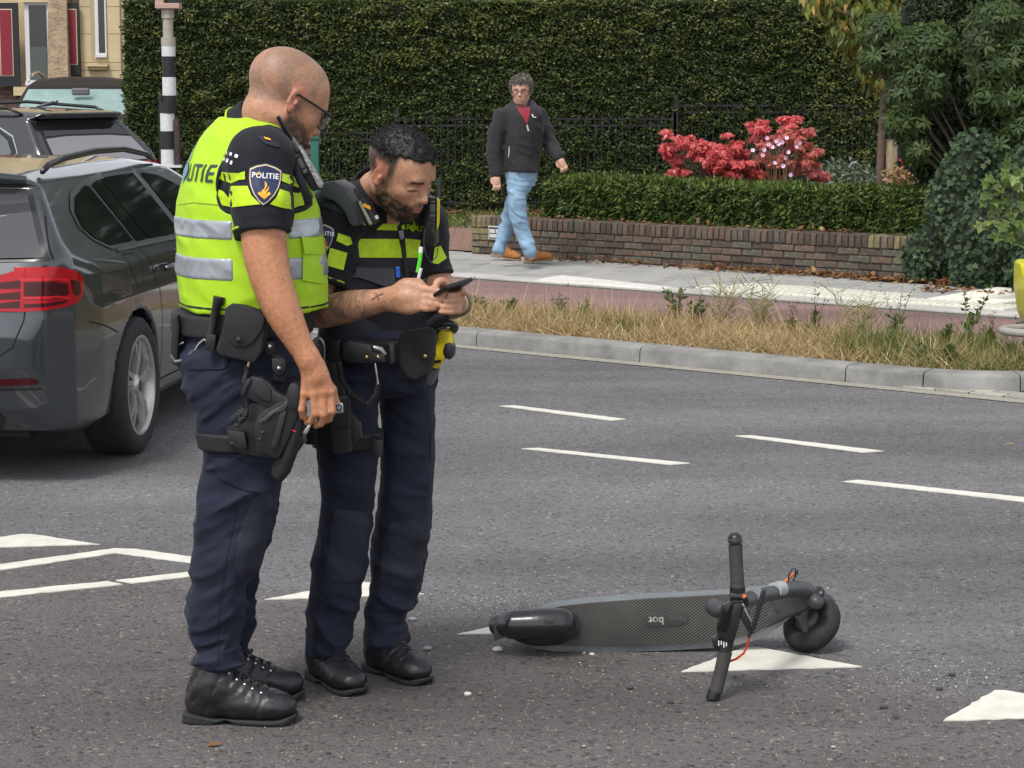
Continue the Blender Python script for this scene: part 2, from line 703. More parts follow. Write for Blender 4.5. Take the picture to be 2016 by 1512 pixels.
def text_on(name, s, size, c, u, v, n, bvh, m, parent, off=0.002, bold=0.0, spacing=1.0, sx=1.0, maxd=0.6):
 V2, Fs = text_polys(s, size, bold, spacing)
 c, u, v, n = (np.array(x, float) for x in (c, u, v, n))
 V = []
 for x, y in V2:
  w = c + u * (x * sx) + v * y
  if bvh is not None:
   hit = bvh.ray_cast(Vector(w + n * maxd), Vector(-n), 3 * maxd)
   if hit[0] is not None:
    w = np.array(hit[0]) + n * off
  else:
   w = w + n * off
  V.append(w)
 mb = MB()
 mb.add(V, Fs)
 return mb.build(name, m, parent, recalc=False)
# ================================================================== foliage
def leaf_mesh(name, P, D, Nn, L, Wd, cols, shape='diamond', fold=0.25, curl=0.0, seed=0):
 n = len(P)
 D = D / np.maximum(np.linalg.norm(D, axis=1, keepdims=True), 1e-9)
 S = np.cross(D, Nn)
 S /= np.maximum(np.linalg.norm(S, axis=1, keepdims=True), 1e-9)
 U = np.cross(S, D)
 L = np.broadcast_to(np.asarray(L, float), (n,))
 Wd = np.broadcast_to(np.asarray(Wd, float), (n,))
 if shape == 'diamond':
  tpl = [(0, 0, 0), (0.5, -0.5, fold), (1, 0, -curl), (0.5, 0.5, fold)]
  faces = [(0, 1, 2, 3)]
 elif shape == 'leaf':
  tpl = [(0, 0, 0), (0.3, -0.42, fold), (0.68, -0.40, fold * .8), (1, 0, -curl), (0.68, 0.40, fold * .8), (0.3, 0.42, fold), (0.5, 0, 0)]
  faces = [(0, 1, 2, 6), (6, 2, 3, 3), (6, 3, 4, 4), (0, 6, 4, 5)]
  faces = [(0, 1, 2, 6), (6, 2, 3, 4), (0, 6, 4, 5)]
 elif shape == 'ivy':
  tpl = [(0, 0, 0), (-0.08, -0.5, .05), (0.28, -0.32, 0), (0.45, -0.62, .05), (0.62, -0.24, 0), (1, 0, -0.12), (0.62, 0.24, 0), (0.45, 0.62, .05), (0.28, 0.32, 0), (-0.08, 0.5, .05)]
  faces = [(0, 1, 2, 4), (2, 3, 4, 4), (0, 4, 5, 6), (6, 7, 8, 8), (0, 6, 8, 9)]
  faces = [(0, 1, 2, 4), (0, 4, 5, 6), (0, 6, 8, 9), (2, 3, 4, 0), (8, 0, 6, 7)]
 elif shape == 'blade':
  tpl = [(0, -0.5, 0), (0.55, -0.35, -curl * .35), (1, 0, -curl), (0, 0.5, 0)]
  faces = [(0, 1, 2, 3)]
 nv = len(tpl)
 V = np.empty((n, nv, 3))
 for i, (a, b, c) in enumerate(tpl):
  V[:, i] = P + D * (L * a)[:, None] + S * (Wd * b)[:, None] + U * (Wd * c)[:, None]
 base = (np.arange(n) * nv)[:, None]
 Fc = np.concatenate([base + np.array(f)[None, :] for f in faces], 0)
 me = mesh_np(name, V.reshape(-1, 3), Fc)
 colattr(me, np.repeat(np.asarray(cols), nv, 0))
 return me
def leaf_mat(name, rough=0.5, trans=0.35, spec=0.4):
 if name in MATS:
  return MATS[name]
 m = bpy.data.materials.new(name)
 m.use_nodes = True
 nt = m.node_tree
 L = nt.links.new
 b = nt.nodes['Principled BSDF']
 out = nt.nodes['Material Output']
 b.inputs['Roughness'].default_value = rough
 b.inputs['Specular IOR Level'].default_value = spec
 a = nt.nodes.new('ShaderNodeAttribute')
 a.attribute_name = 'Col'
 L(a.outputs['Color'], b.inputs['Base Color'])
 t = nt.nodes.new('ShaderNodeBsdfTranslucent')
 L(a.outputs['Color'], t.inputs['Color'])
 mx = nt.nodes.new('ShaderNodeMixShader')
 mx.inputs[0].default_value = trans
 L(b.outputs[0], mx.inputs[1])
 L(t.outputs[0], mx.inputs[2])
 L(mx.outputs[0], out.inputs[0])
 MATS[name] = m
 return m
LEAF = leaf_mat('leaf', 0.5, 0.3)
GLOSSY = leaf_mat('leaf_glossy', 0.5, 0.25, 0.22)
NEEDLE = leaf_mat('needle', 0.6, 0.2, 0.3)
def pal(rs, n, cols, var=0.2):
 cols = np.asarray(cols, float)
 c = cols[rs.randint(0, len(cols), n)]
 return c * (1 + var * rs.uniform(-1, 1, (n, 1)))
def rdir(rs, n):
 v = rs.normal(size=(n, 3))
 return v / np.linalg.norm(v, axis=1, keepdims=True)
# ================================================================== THE SETTING
T2 = np.array([0.78112851, -0.62437029])          # along the street (to the right and nearer)
N2 = np.array([0.62437029, 0.78112851])           # across the street (away from the camera)
K0 = gp(1259, 714)[:2]
TZ = math.atan2(T2[1], T2[0])
def sn(s, n, z=0.0):
 p = K0 + T2 * s + N2 * n
 return np.array([p[0], p[1], z])
def to_sn(p):
 d = np.asarray(p)[:2] - K0
 return float(d @ T2), float(d @ N2)
def asphalt(name, base, light, dark, brown=None, speck=0.5, rough=0.82):
 m = bpy.data.materials.new(name)
 m.use_nodes = True
 nt = m.node_tree
 L = nt.links.new
 b = nt.nodes['Principled BSDF']
 b.inputs['Roughness'].default_value = rough
 b.inputs['Specular IOR Level'].default_value = 0.35
 tc = nt.nodes.new('ShaderNodeTexCoord')
 co = tc.outputs['Object']
 def noise(scale, detail=2.0, rough=0.6, mapping=None):
  n = nt.nodes.new('ShaderNodeTexNoise')
  n.inputs['Scale'].default_value = scale
  n.inputs['Detail'].default_value = detail
  n.inputs['Roughness'].default_value = rough
  if mapping:
   mp = nt.nodes.new('ShaderNodeMapping')
   mp.inputs['Rotation'].default_value = (0, 0, -TZ)
   mp.inputs['Scale'].default_value = mapping
   L(co, mp.inputs['Vector'])
   L(mp.outputs[0], n.inputs['Vector'])
  else:
   L(co, n.inputs['Vector'])
  return n.outputs[0]
 def ramp(src, stops):
  r = nt.nodes.new('ShaderNodeValToRGB')
  e = r.color_ramp.elements
  e[0].position, e[0].color = stops[0][0], (*stops[0][1], 1)
  e[1].position, e[1].color = stops[-1][0], (*stops[-1][1], 1)
  for p, c in stops[1:-1]:
   x = e.new(p)
   x.color = (*c, 1)
  L(src, r.inputs[0])
  return r.outputs[0]
 def mix(f, a, bb, blend='MIX'):
  x = nt.nodes.new('ShaderNodeMix')
  x.data_type = 'RGBA'
  x.blend_type = blend
  if isinstance(f, float):
   x.inputs[0].default_value = f
  else:
   L(f, x.inputs[0])
  for s, k in ((a, 6), (bb, 7)):
   if isinstance(s, tuple):
    x.inputs[k].default_value = (*s, 1)
   else:
    L(s, x.inputs[k])
  return x.outputs[2]
 # stone grain
 vo = nt.nodes.new('ShaderNodeTexVoronoi')
 vo.inputs['Scale'].default_value = 82.0
 L(co, vo.inputs['Vector'])
 grain = ramp(vo.outputs['Color'], [(0.0, dark), (0.35, base), (0.82, base), (1.0, light)])
 fine = ramp(noise(190, 2.0, 0.75), [(0.34, (0.38, 0.38, 0.38)), (0.5, (1, 1, 1)), (0.68, (1.55, 1.55, 1.55))])
 col = mix(0.9, grain, fine, 'MULTIPLY')
 # lanes worn lighter along the driving direction, darker damp film elsewhere
 lanes = ramp(noise(1.0, 3.0, 0.55, (0.12, 0.9, 1)), [(0.35, (0.78, 0.77, 0.77)), (0.62, (1.22, 1.22, 1.23))])
 col = mix(1.0, col, lanes, 'MULTIPLY')
 blot = ramp(noise(0.9, 5.0, 0.62), [(0.3, (0.84, 0.82, 0.81)), (0.7, (1.12, 1.12, 1.12))])
 col = mix(1.0, col, blot, 'MULTIPLY')
 if brown:
  # the crossing's own newer, browner asphalt on this side of the give-way teeth
  sep = nt.nodes.new('ShaderNodeSeparateXYZ')
  L(co, sep.inputs[0])
  a = gp(300, 1120)
  c2 = gp(2016, 1385)
  d = (c2 - a)[:2]
  nx, ny = -d[1], d[0]
  ln = math.hypot(nx, ny)
  nx, ny = nx / ln, ny / ln
  m1 = nt.nodes.new('ShaderNodeMath')
  m1.operation = 'MULTIPLY'
  m1.inputs[1].default_value = nx
  L(sep.outputs[0], m1.inputs[0])
  m2 = nt.nodes.new('ShaderNodeMath')
  m2.operation = 'MULTIPLY_ADD'
  m2.inputs[1].default_value = ny
  L(sep.outputs[1], m2.inputs[0])
  L(m1.outputs[0], m2.inputs[2])
  wob = nt.nodes.new('ShaderNodeMath')
  wob.operation = 'MULTIPLY_ADD'
  wob.inputs[1].default_value = 0.5
  L(noise(1.6, 4.0), wob.inputs[0])
  L(m2.outputs[0], wob.inputs[2])
  rp = nt.nodes.new('ShaderNodeMapRange')
  off = nx * a[0] + ny * a[1] + 0.25
  rp.inputs[1].default_value, rp.inputs[2].default_value = off - 0.22, off + 0.22
  rp.inputs[3].default_value, rp.inputs[4].default_value = 1.0, 0.0
  L(wob.outputs[0], rp.inputs[0])
  bro = mix(1.0, col, brown, 'MULTIPLY')
  col = mix(rp.outputs[0], col, bro)
 L(col, b.inputs['Base Color'])
 bp = nt.nodes.new('ShaderNodeBump')
 bp.inputs['Strength'].default_value = 0.9
 bp.inputs['Distance'].default_value = 0.004
 mm = nt.nodes.new('ShaderNodeMath')
 mm.operation = 'MULTIPLY_ADD'
 mm.inputs[1].default_value = -1.1
 L(vo.outputs['Distance'], mm.inputs[0])
 L(noise(190, 3.0, 0.7), mm.inputs[2])
 L(mm.outputs[0], bp.inputs['Height'])
 L(bp.outputs[0], b.inputs['Normal'])
 MATS[name] = m
 return m
ROAD_M = asphalt('asphalt_grey', (0.138, 0.136, 0.140), (0.32, 0.31, 0.30), (0.03, 0.03, 0.032), brown=(0.84, 0.77, 0.73))
PATH_M = asphalt('asphalt_red', (0.205, 0.128, 0.122), (0.33, 0.23, 0.22), (0.12, 0.07, 0.066))
def sheet(name, quad, z, m, kind='structure', parent=None):
 mb = MB()
 mb.add([(p[0], p[1], z) for p in quad], [tuple(range(len(quad)))])
 o = mb.build(name, m, parent, recalc=False)
 if o.data.polygons[0].normal.z < 0:
  o.data.flip_normals()
 if kind:
  o['kind'] = kind
 return o
def strip(name, s0, s1, n0, n1, z, m, kind='structure', label=None, cat=None):
 o = sheet(name, [sn(s0, n0), sn(s1, n0), sn(s1, n1), sn(s0, n1)], z, m, kind)
 return tag(o, label, cat)
o = sheet('ground', [(-300, -200), (300, -200), (300, 400), (-300, 400)], -0.02, mat('soil', (0.06, 0.05, 0.04), 0.95))
tag(o, 'bare ground spreading under and beyond the street', 'ground')
o = sheet('road', [(-60, -12), (40, -12), (40, 70), (-60, 70)], 0.0, ROAD_M)
tag(o, 'grey asphalt carriageway with worn lanes and browner crossing', 'road')
# ---- painted markings
PAINT = mat('road_paint', (0.72, 0.70, 0.62), 0.6, color2=(0.50, 0.48, 0.42), vscale=11, vdetail=12, var=0.16, bump=0.6, bscale=160)
def marking(name, pts, label, cat, group=None):
 Q = [gp(*p)[:2] for p in pts]
 P = []
 for i, a in enumerate(Q):                       # hand-laid edges: a few millimetres of waver
  b = Q[(i + 1) % len(Q)]
  k = max(1, int(np.linalg.norm(b - a) / 0.03))
  P += [a + (b - a) * t / k + (_rng.normal(0, 0.0022, 2) if t else 0) for t in range(k)]
 mb = MB()
 n = len(P)
 mb.add([(p[0], p[1], 0.004) for p in P] + [(p[0], p[1], 0.0005) for p in P],
   [tuple(range(n))] + [(i, (i + 1) % n, n + (i + 1) % n, n + i) for i in range(n)])
 o = mb.build(name, PAINT)
 return tag(o, label, cat, group, 'structure')
GT = 'row of give-way teeth'
marking('give_way_tooth', [(520, 1182), (706, 1147), (735, 1149), (835, 1171)], 'white give-way triangle painted behind the officers\' shoes', 'marking', GT)
marking('give_way_tooth', [(900, 1250), (1080, 1212), (1105, 1212), (1262, 1245)], 'white give-way triangle mostly hidden under the scooter\'s rear mudguard', 'marking', GT)
marking('give_way_tooth', [(1341, 1324), (1462, 1277), (1490, 1276), (1697, 1314)], 'white give-way triangle below the scooter\'s handlebar', 'marking', GT)
marking('give_way_tooth', [(1857, 1421), (1958, 1361), (1978, 1361), (2260, 1408)], 'white give-way triangle past the scooter\'s front wheel on bare asphalt', 'marking', GT)
marking('give_way_tooth', [(-170, 1083), (42, 1053), (62, 1053), (196, 1073)], 'white give-way triangle beside the angled lines by the car', 'marking', GT)
marking('bicycle_lane_line', [(-60, 1121), (225, 1081), (268, 1082), (450, 1108), (444, 1119), (230, 1090), (-60, 1133)],
  'cream angled line with a bend painted between give-way triangles', 'marking')
marking('bicycle_lane_line', [(-60, 1172), (210, 1146), (242, 1152), (-60, 1184)], 'short straight cream line ending beside the bent line', 'marking')
marking('bicycle_lane_line', [(228, 1144), (420, 1122), (420, 1131), (262, 1150)], 'short straight cream line running behind the officer\'s trousers', 'marking')
GD = 'thin white lane dashes'
marking('lane_dash', [(984, 800), (1012, 799), (1232, 826), (1205, 829)], 'thin white lane dash near the kerb behind the phone officer', 'marking', GD)
marking('lane_dash', [(1447, 859), (1478, 858), (1740, 889), (1700, 892)], 'thin white lane dash second along the kerb side row', 'marking', GD)
marking('lane_dash', [(1027, 884), (1060, 883), (1358, 913), (1320, 916)], 'thin white lane dash in the row nearer the scooter', 'marking', GD)
marking('lane_dash', [(1660, 949), (1690, 946), (2110, 990), (2080, 996)], 'long thin white lane dash leading out past the scooter', 'marking', GD)
# ---- verge with its kerb
CONC = mat('kerb_concrete', (0.20, 0.197, 0.187), 0.85, var=0.4, vscale=4, vdetail=9, bump=0.5, bscale=90, bdist=0.004)
CONC2 = mat('kerb_concrete_light', (0.40, 0.39, 0.36), 0.85, var=0.2, vscale=4, vdetail=9, bump=0.5, bscale=90, bdist=0.004)
KZ = 0.1
S_END = 1.75
ARC_R = 1.15
def kerb_path(d):
 if d <= S_END:
  p = K0 + T2 * d
  return p, TZ
 a = (d - S_END) / ARC_R
 a = min(a, R(150))
 cen = K0 + T2 * S_END + N2 * ARC_R
 h = TZ + a
 return cen + ARC_R * np.array([math.sin(h), -math.cos(h)]), h
def kerb_prof(d, n, z):
 p, h = kerb_path(d)
 q = p + n * np.array([-math.sin(h), math.cos(h)])
 return (q[0], q[1], z)
KERB = empty('kerb', (0, 0, 0), label='raised grey concrete kerb round the overgrown verge', cat='kerb', kind='structure')
j = [to_sn(gp(px, py))[0] for px, py in ((922, 685), (1259, 714), (1651, 756), (1800, 771))]
cuts = [j[0] - 1.36 * k for k in range(14, 0, -1)] + j + [j[3] + 0.55 * k for k in range(1, 6)]
for a, b in zip(cuts[:-1], cuts[1:]):
 mb = MB()
 k = 2 if b <= S_END else 6
 prof = [(0.0, -0.05), (0.004, KZ - 0.028), (0.012, KZ - 0.012), (0.03, KZ - 0.002), (0.2, KZ), (0.2, -0.05)]
 rows = []
 for i in range(k):
  d = a + 0.004 + (b - a - 0.008) * i / (k - 1)
  rows.append([kerb_prof(d, n, z) for n, z in prof])
 np_ = len(prof)
 V = [p for r in rows for p in r]
 Fs = [tuple(range(np_))[::-1], tuple((k - 1) * np_ + i for i in range(np_))]
 for i in range(k - 1):
  for q in range(np_):
   Fs.append((i * np_ + q, i * np_ + (q + 1) % np_, (i + 1) * np_ + (q + 1) % np_, (i + 1) * np_ + q))
 mb.add(V, Fs)
 shade_auto(mb.build('kerb_stone', CONC, KERB), 30)
# verge soil
VERGE_N1 = 1.12
vp = [sn(-20, 0.19), sn(S_END, 0.19)] + [np.array(kerb_prof(S_END + ARC_R * R(6) * i, 0.19, 0)) for i in range(1, 14)]
vp = [p for p in vp if to_sn(p)[1] <= VERGE_N1] + [sn(to_sn(vp[-1])[0] + 0.0, VERGE_N1), sn(-20, VERGE_N1)]
o = sheet('verge_soil', vp, KZ - 0.012, mat('verge_soil', (0.085, 0.065, 0.04), 0.95, var=0.4, vscale=14, bump=0.8, bscale=50, bdist=0.01))
tag(o, 'brown dry soil of the verge under the grass', 'soil')
# gutter strip and its brick line
o = strip('gutter_strip', -20, 7, -0.13, -0.002, 0.004, mat('gutter', (0.27, 0.25, 0.21), 0.9, var=0.35, vscale=40, vdetail=6, bump=0.6, bscale=120))
tag(o, 'narrow sandy concrete gutter strip along the kerb', 'gutter')
GUT = empty('gutter_bricks', (0, 0, 0), label='line of pale gutter bricks leaving the kerb\'s rounded end', cat='gutter', kind='structure')
gm = [mat('gutter_brick%d' % i, c, 0.9, var=0.2, vscale=20, bump=0.5, bscale=90) for i, c in enumerate(((0.33, 0.31, 0.27), (0.27, 0.25, 0.22)))]
for r in range(2):
 for i in range(18):
  MB().box((0, 0, 0.006), (0.1, 0.045, 0.008), bev=0.004).build('brick', gm[(i + r) % 2], GUT, world=False)
  b = GUT.children[-1]
  p = sn(1.95 + i * 0.212 + 0.1 * r, 0.05 - 0.0 + r * 0.098, 0)
  b.location = p
  b.rotation_euler = (0, 0, TZ)
o = sheet('verge_corner_soil', [sn(1.9, 0.25), sn(6, 0.25), sn(6, 2.2), sn(2.6, 1.0)], 0.01, MATS['verge_soil'])
tag(o, 'leaf strewn soil in the corner past the kerb\'s rounded end', 'soil')
# ---- red cycle path, its edge band, the pavement
o = strip('cycle_path', -45, 25, VERGE_N1, 3.2, 0.07, PATH_M, label='reddish asphalt cycle path between verge and pavement', cat='cycle path')
BAND = empty('edge_band', (0, 0, 0), label='pale concrete edging between cycle path and pavement', cat='kerb', kind='structure')
d = -9.0
while d < 6:
 mb = MB()
 mb.box((0, 0, 0.05), (0.496, 0.115, 0.05), bev=0.006)
 o = mb.build('kerb_stone', CONC2, BAND, world=False)
 o.location = sn(d + 0.5, 3.325, 0.0)
 o.rotation_euler = (0, 0, TZ)
 d += 1.0
o = strip('pavement', -45, 25, 3.2, 5.3, 0.083, mat('paving_joint', (0.12, 0.115, 0.1), 0.95, var=0.3, vscale=20), label='grey paved footway beside the garden wall', cat='pavement')
PV = o
tm = [mat('paving_tile%d' % i, c, 0.88, var=0.14, vscale=7, vdetail=8, bump=0.5, bscale=80, bdist=0.003)
  for i, c in enumerate(((0.285, 0.28, 0.262), (0.31, 0.30, 0.28), (0.265, 0.26, 0.245), (0.30, 0.295, 0.28)))]
tme = []
for i in range(4):
 b = MB().box((0, 0, 0), (0.1465, 0.1465, 0.012), bev=0.004).build('paving_tile', tm[i], PV, world=False)
 tme.append(b.data)
 bpy.data.objects.remove(b)
rnd = random.Random(3)
for r in range(6):
 for i in range(48):
  s, n = -9.4 + 0.3 * i + (0.15 if r % 2 else 0), 3.59 + 0.3 * r
  if s > 4.5 or (r == 5 and s > -1.2):
   continue
  t = bpy.data.objects.new('paving_tile', rnd.choice(tme))
  COL.objects.link(t)
  t.parent = PV
  p = sn(s, n, 0.088 + rnd.uniform(-0.0025, 0.0025))
  t.location = p
  t.rotation_euler = (rnd.uniform(-.006, .006), rnd.uniform(-.006, .006), TZ + rnd.uniform(-.006, .006))
# ribbed white guiding tiles
GUIDE = empty('guiding_strip', (0, 0, 0), label='white ribbed guiding tiles laid across the pavement', cat='tiles', kind='structure')
wm = mat('guide_tile', (0.62, 0.60, 0.52), 0.8, var=0.12, vscale=10, bump=0.3)
mb = MB().box((0, 0, 0), (0.146, 0.146, 0.008), bev=0.003)
for k in range(5):
 mb.box((-0.116 + 0.058 * k, 0, 0.0105), (0.014, 0.14, 0.005), bev=0.003)
gt0 = mb.build('ribbed_tile', wm, GUIDE, world=False)
spots = [(-1.75 + 0.3 * i, 3.59 + 0.3 * k) for i in range(9) for k in (0,)] + [(-1.6 + 0.3 * i, 3.89) for i in range(5)] + \
  [(0.15 + 0.0 * i, 3.89 + 0.3 * i) for i in range(4)] + [(0.45, 3.89 + 0.3 * i) for i in range(4)]
for q, (s, n) in enumerate(spots):
 t = gt0 if q == 0 else gt0.copy()
 if q:
  COL.objects.link(t)
 t.location = sn(s, n, 0.104)
 t.rotation_euler = (0, 0, TZ + (0 if q < 14 else math.pi / 2))
# dropped-kerb wedge in the edging
mb = MB()
mb.add([(-0.62, -0.11, 0), (0.62, -0.11, 0), (0.62, 0.14, 0), (-0.62, 0.14, 0), (-0.5, -0.1, 0.03), (0.3, -0.1, 0.012), (0.3, 0.13, 0.012), (-0.5, 0.13, 0.036)],
  [(0, 3, 2, 1), (0, 1, 5, 4), (1, 2, 6, 5), (2, 3, 7, 6), (3, 0, 4, 7), (4, 5, 6, 7)])
o = mb.build('dropped_kerb', mat('pale_wedge', (0.55, 0.54, 0.5), 0.85, var=0.12, vscale=9, bump=0.4), None)
o.location = (*sn(-2.75, 3.33)[:2], 0.1)
o.rotation_euler = (0, 0, TZ)
tag(o, 'pale concrete wedge of a dropped kerb beside the cycle path', 'kerb', kind='structure')
# ---- garden ground and brick drive
o = sheet('garden_soil', [sn(-5.6, 5.3), sn(14, 5.3), (20, 40), (-12, 40), (-9.5, 29), sn(-9.0, 12)], 0.1,
   mat('garden_soil', (0.05, 0.042, 0.03), 0.95, var=0.5, vscale=9, bump=0.8, bscale=40, bdist=0.02))
tag(o, 'dark garden soil behind the low brick wall', 'soil')
def brick_paving(name, c1, c2, mortar):
 m = bpy.data.materials.new(name)
 m.use_nodes = True
 nt = m.node_tree
 b = nt.nodes['Principled BSDF']
 b.inputs['Roughness'].default_value = 0.9
 br = nt.nodes.new('ShaderNodeTexBrick')
 br.inputs['Color1'].default_value = (*c1, 1)
 br.inputs['Color2'].default_value = (*c2, 1)
 br.inputs['Mortar'].default_value = (*mortar, 1)
 br.inputs['Scale'].default_value = 1.0
 br.inputs['Mortar Size'].default_value = 0.005
 br.inputs['Brick Width'].default_value = 0.21
 br.inputs['Row Height'].default_value = 0.1
 tc = nt.nodes.new('ShaderNodeTexCoord')
 nt.links.new(tc.outputs['Object'], br.inputs['Vector'])
 nt.links.new(br.outputs[0], b.inputs['Base Color'])
 return m
o = sheet('brick_drive', [sn(-13, 5.25), sn(-5.75, 5.25), sn(-5.75, 8.2), sn(-13, 8.2)], 0.112, brick_paving('clinker', (0.24, 0.13, 0.09), (0.17, 0.10, 0.075), (0.08, 0.06, 0.05)))
tag(o, 'brown clinker brick drive beside the wall\'s end', 'drive')
def hedge_foliage(name, parent, faces, dens, L, Wd, cols, bump, seed, m, shape='diamond', clump=3.0, tipcols=None, stretch=None, patch=0.5):
 rs = np.random.RandomState(seed)
 Ps, Ns, Cs = [], [], []
 for (o_, u, v, nrm) in faces:
  o_, u, v, nrm = (np.array(x, float) for x in (o_, u, v, nrm))
  n = int(dens * np.linalg.norm(u) * np.linalg.norm(v))
  a, b = rs.rand(n, 1), rs.rand(n, 1)
  P = o_ + u * a + v * b
  Pc = P * (np.array(stretch) if stretch is not None else 1.0)
  h = 0.55 * vnoise(Pc, clump, seed) + 0.45 * vnoise(Pc, clump * 2.7, seed + 1)
  lo = vnoise(P, 0.8, seed + 2)
  P = P + nrm * (bump * h + 0.03 * lo)[:, None] + rdir(rs, n) * 0.012
  c = pal(rs, n, cols, 0.3)
  if tipcols is not None:
   tp = (h + 0.25 * rs.normal(size=n) + 0.35 * vnoise(P, 0.6, seed + 3)) > patch
   c[tp] = pal(rs, int(tp.sum()), tipcols, 0.25)
  Ps.append(P)
  Ns.append(np.broadcast_to(nrm, P.shape))
  Cs.append(c)
 P, Nn, C = np.concatenate(Ps), np.concatenate(Ns), np.concatenate(Cs)
 n = len(P)
 D = rdir(rs, n) * 0.9 + Nn * 0.35 + np.array([0, 0, -0.25])
 D[:, 2] *= 0.6
 Nf = Nn * 0.7 + np.array([0, 0, 0.65]) + rdir(rs, n) * 0.6
 me = leaf_mesh(name, P, D, Nf, L * rs.uniform(0.6, 1.3, n), Wd * rs.uniform(0.7, 1.2, n), C, shape)
 return link(name, me, m, parent)
# ---- the tall clipped hedge behind the railings
HY = 28.0
HX0, HX1 = at(252, 300, HY)[0], 6.2
HTOP = at(900, 2, HY)[2]
HEDGE = empty('tall_hedge', (0, HY, 0.1), label='tall clipped dark green hedge behind black railings', cat='hedge')
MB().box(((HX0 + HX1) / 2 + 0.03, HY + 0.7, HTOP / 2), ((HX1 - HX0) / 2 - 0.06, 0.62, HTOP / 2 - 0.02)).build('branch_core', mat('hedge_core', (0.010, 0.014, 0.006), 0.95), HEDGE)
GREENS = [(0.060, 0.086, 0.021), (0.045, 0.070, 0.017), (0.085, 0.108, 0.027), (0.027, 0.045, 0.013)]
hedge_foliage('foliage', HEDGE,
    [((HX0, HY, 0.1), (HX1 - HX0, 0, 0), (0, 0, HTOP - 0.1), (0, -1, 0)),
    ((HX0, HY, 0.1), (0, 1.3, 0), (0, 0, HTOP - 0.1), (-1, 0, 0)),
    ((HX0, HY, HTOP), (HX1 - HX0, 0, 0), (0, 1.3, 0), (0, 0, 1))],
    3900, 0.05, 0.027, GREENS, 0.08, 11, LEAF, clump=5.5, tipcols=[(0.15, 0.18, 0.04), (0.115, 0.15, 0.033), (0.17, 0.185, 0.046)],
    stretch=(1, 1, 1.9), patch=0.42)
# ---- railings in three steps
IRON = mat('black_iron', (0.012, 0.012, 0.016), 0.45, var=0.2, vscale=30)
FY = 28.0
def railing(px0, px1, pyt, label):
 x0, x1 = at(px0, 300, FY)[0], at(px1, 300, FY)[0]
 zt = at(1000, pyt, FY)[2]
 e = empty('railing', (x0, FY, 0.1), label=label, cat='railing', group='stepped garden railings')
 for z in (zt, zt - 0.085, 0.22):
  MB().box(((x0 + x1) / 2, FY, z), ((x1 - x0) / 2, 0.012, 0.014)).build('rail', IRON, e)
 n = int((x1 - x0) / 0.088)
 b0 = MB().box((0, 0, 0), (0.008, 0.008, (zt + 0.05 - 0.1) / 2)).build('bar', IRON, e, world=False)
 for i in range(n + 1):
  b = b0 if i == 0 else b0.copy()
  if i:
   COL.objects.link(b)
  b.location = ((x1 - x0) * i / n, 0.0, (zt + 0.05 - 0.1) / 2)
 for x in (x0 - 0.03, x1 + 0.03):
  MB().box((x, FY, (zt + 0.14) / 2 + 0.05), (0.026, 0.026, (zt + 0.14) / 2 - 0.05)).build('post', IRON, e)
 return e
railing(420, 778, 262, 'lowest section of black railings beside the green post')
railing(786, 1322, 234, 'middle section of black railings behind the walking man')
railing(1334, 1760, 208, 'highest section of black railings behind the red maple')
# ---- low clipped yew hedge along the wall
LH = empty('low_hedge', tuple(sn(-2.8, 5.7, 0.1)), label='low clipped yew hedge growing behind the brick wall', cat='hedge')
h0, h1 = -4.95, -0.45
o_ = sn(h0, 5.42, 0.38)
u_ = np.array([*(T2 * (h1 - h0)), 0])
w_ = np.array([*(N2 * 0.75), 0])
cen = sn((h0 + h1) / 2, 5.42 + 0.375, 0.42)
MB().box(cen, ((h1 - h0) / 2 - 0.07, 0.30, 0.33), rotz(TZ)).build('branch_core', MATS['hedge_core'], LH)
YG = [(0.07, 0.112, 0.022), (0.05, 0.086, 0.018), (0.10, 0.145, 0.028), (0.03, 0.053, 0.014)]
YT = [(0.12, 0.17, 0.03), (0.09, 0.14, 0.025), (0.15, 0.17, 0.035)]
z1 = np.array([0, 0, 0.42])
hedge_foliage('foliage', LH, [(o_, u_, z1, (-N2[0], -N2[1], 0)), (o_, w_, z1, (-T2[0], -T2[1], 0)), (o_ + z1, u_, w_, (0, 0, 1)), (o_ + u_, w_, z1, (T2[0], T2[1], 0))],
    6500, 0.065, 0.02, YG, 0.07, 21, NEEDLE, clump=6.0, tipcols=YT, patch=0.5)
rs = np.random.RandomState(5)
n = 1500                                           # young pale shoots sticking out of the top, denser towards the left end
a = rs.rand(n) ** 1.5
P = o_ + z1 + u_ * a[:, None] + w_ * rs.rand(n, 1) + np.array([0, 0, -0.02])
D = rdir(rs, n) * 0.6 + np.array([0, 0, 1.0])
me = leaf_mesh('young_shoots', P, D, rdir(rs, n), rs.uniform(0.05, 0.11, n), 0.018, pal(rs, n, [(0.2, 0.22, 0.05), (0.13, 0.19, 0.04), (0.10, 0.15, 0.03)], 0.2))
link('young_shoots', me, NEEDLE, LH)
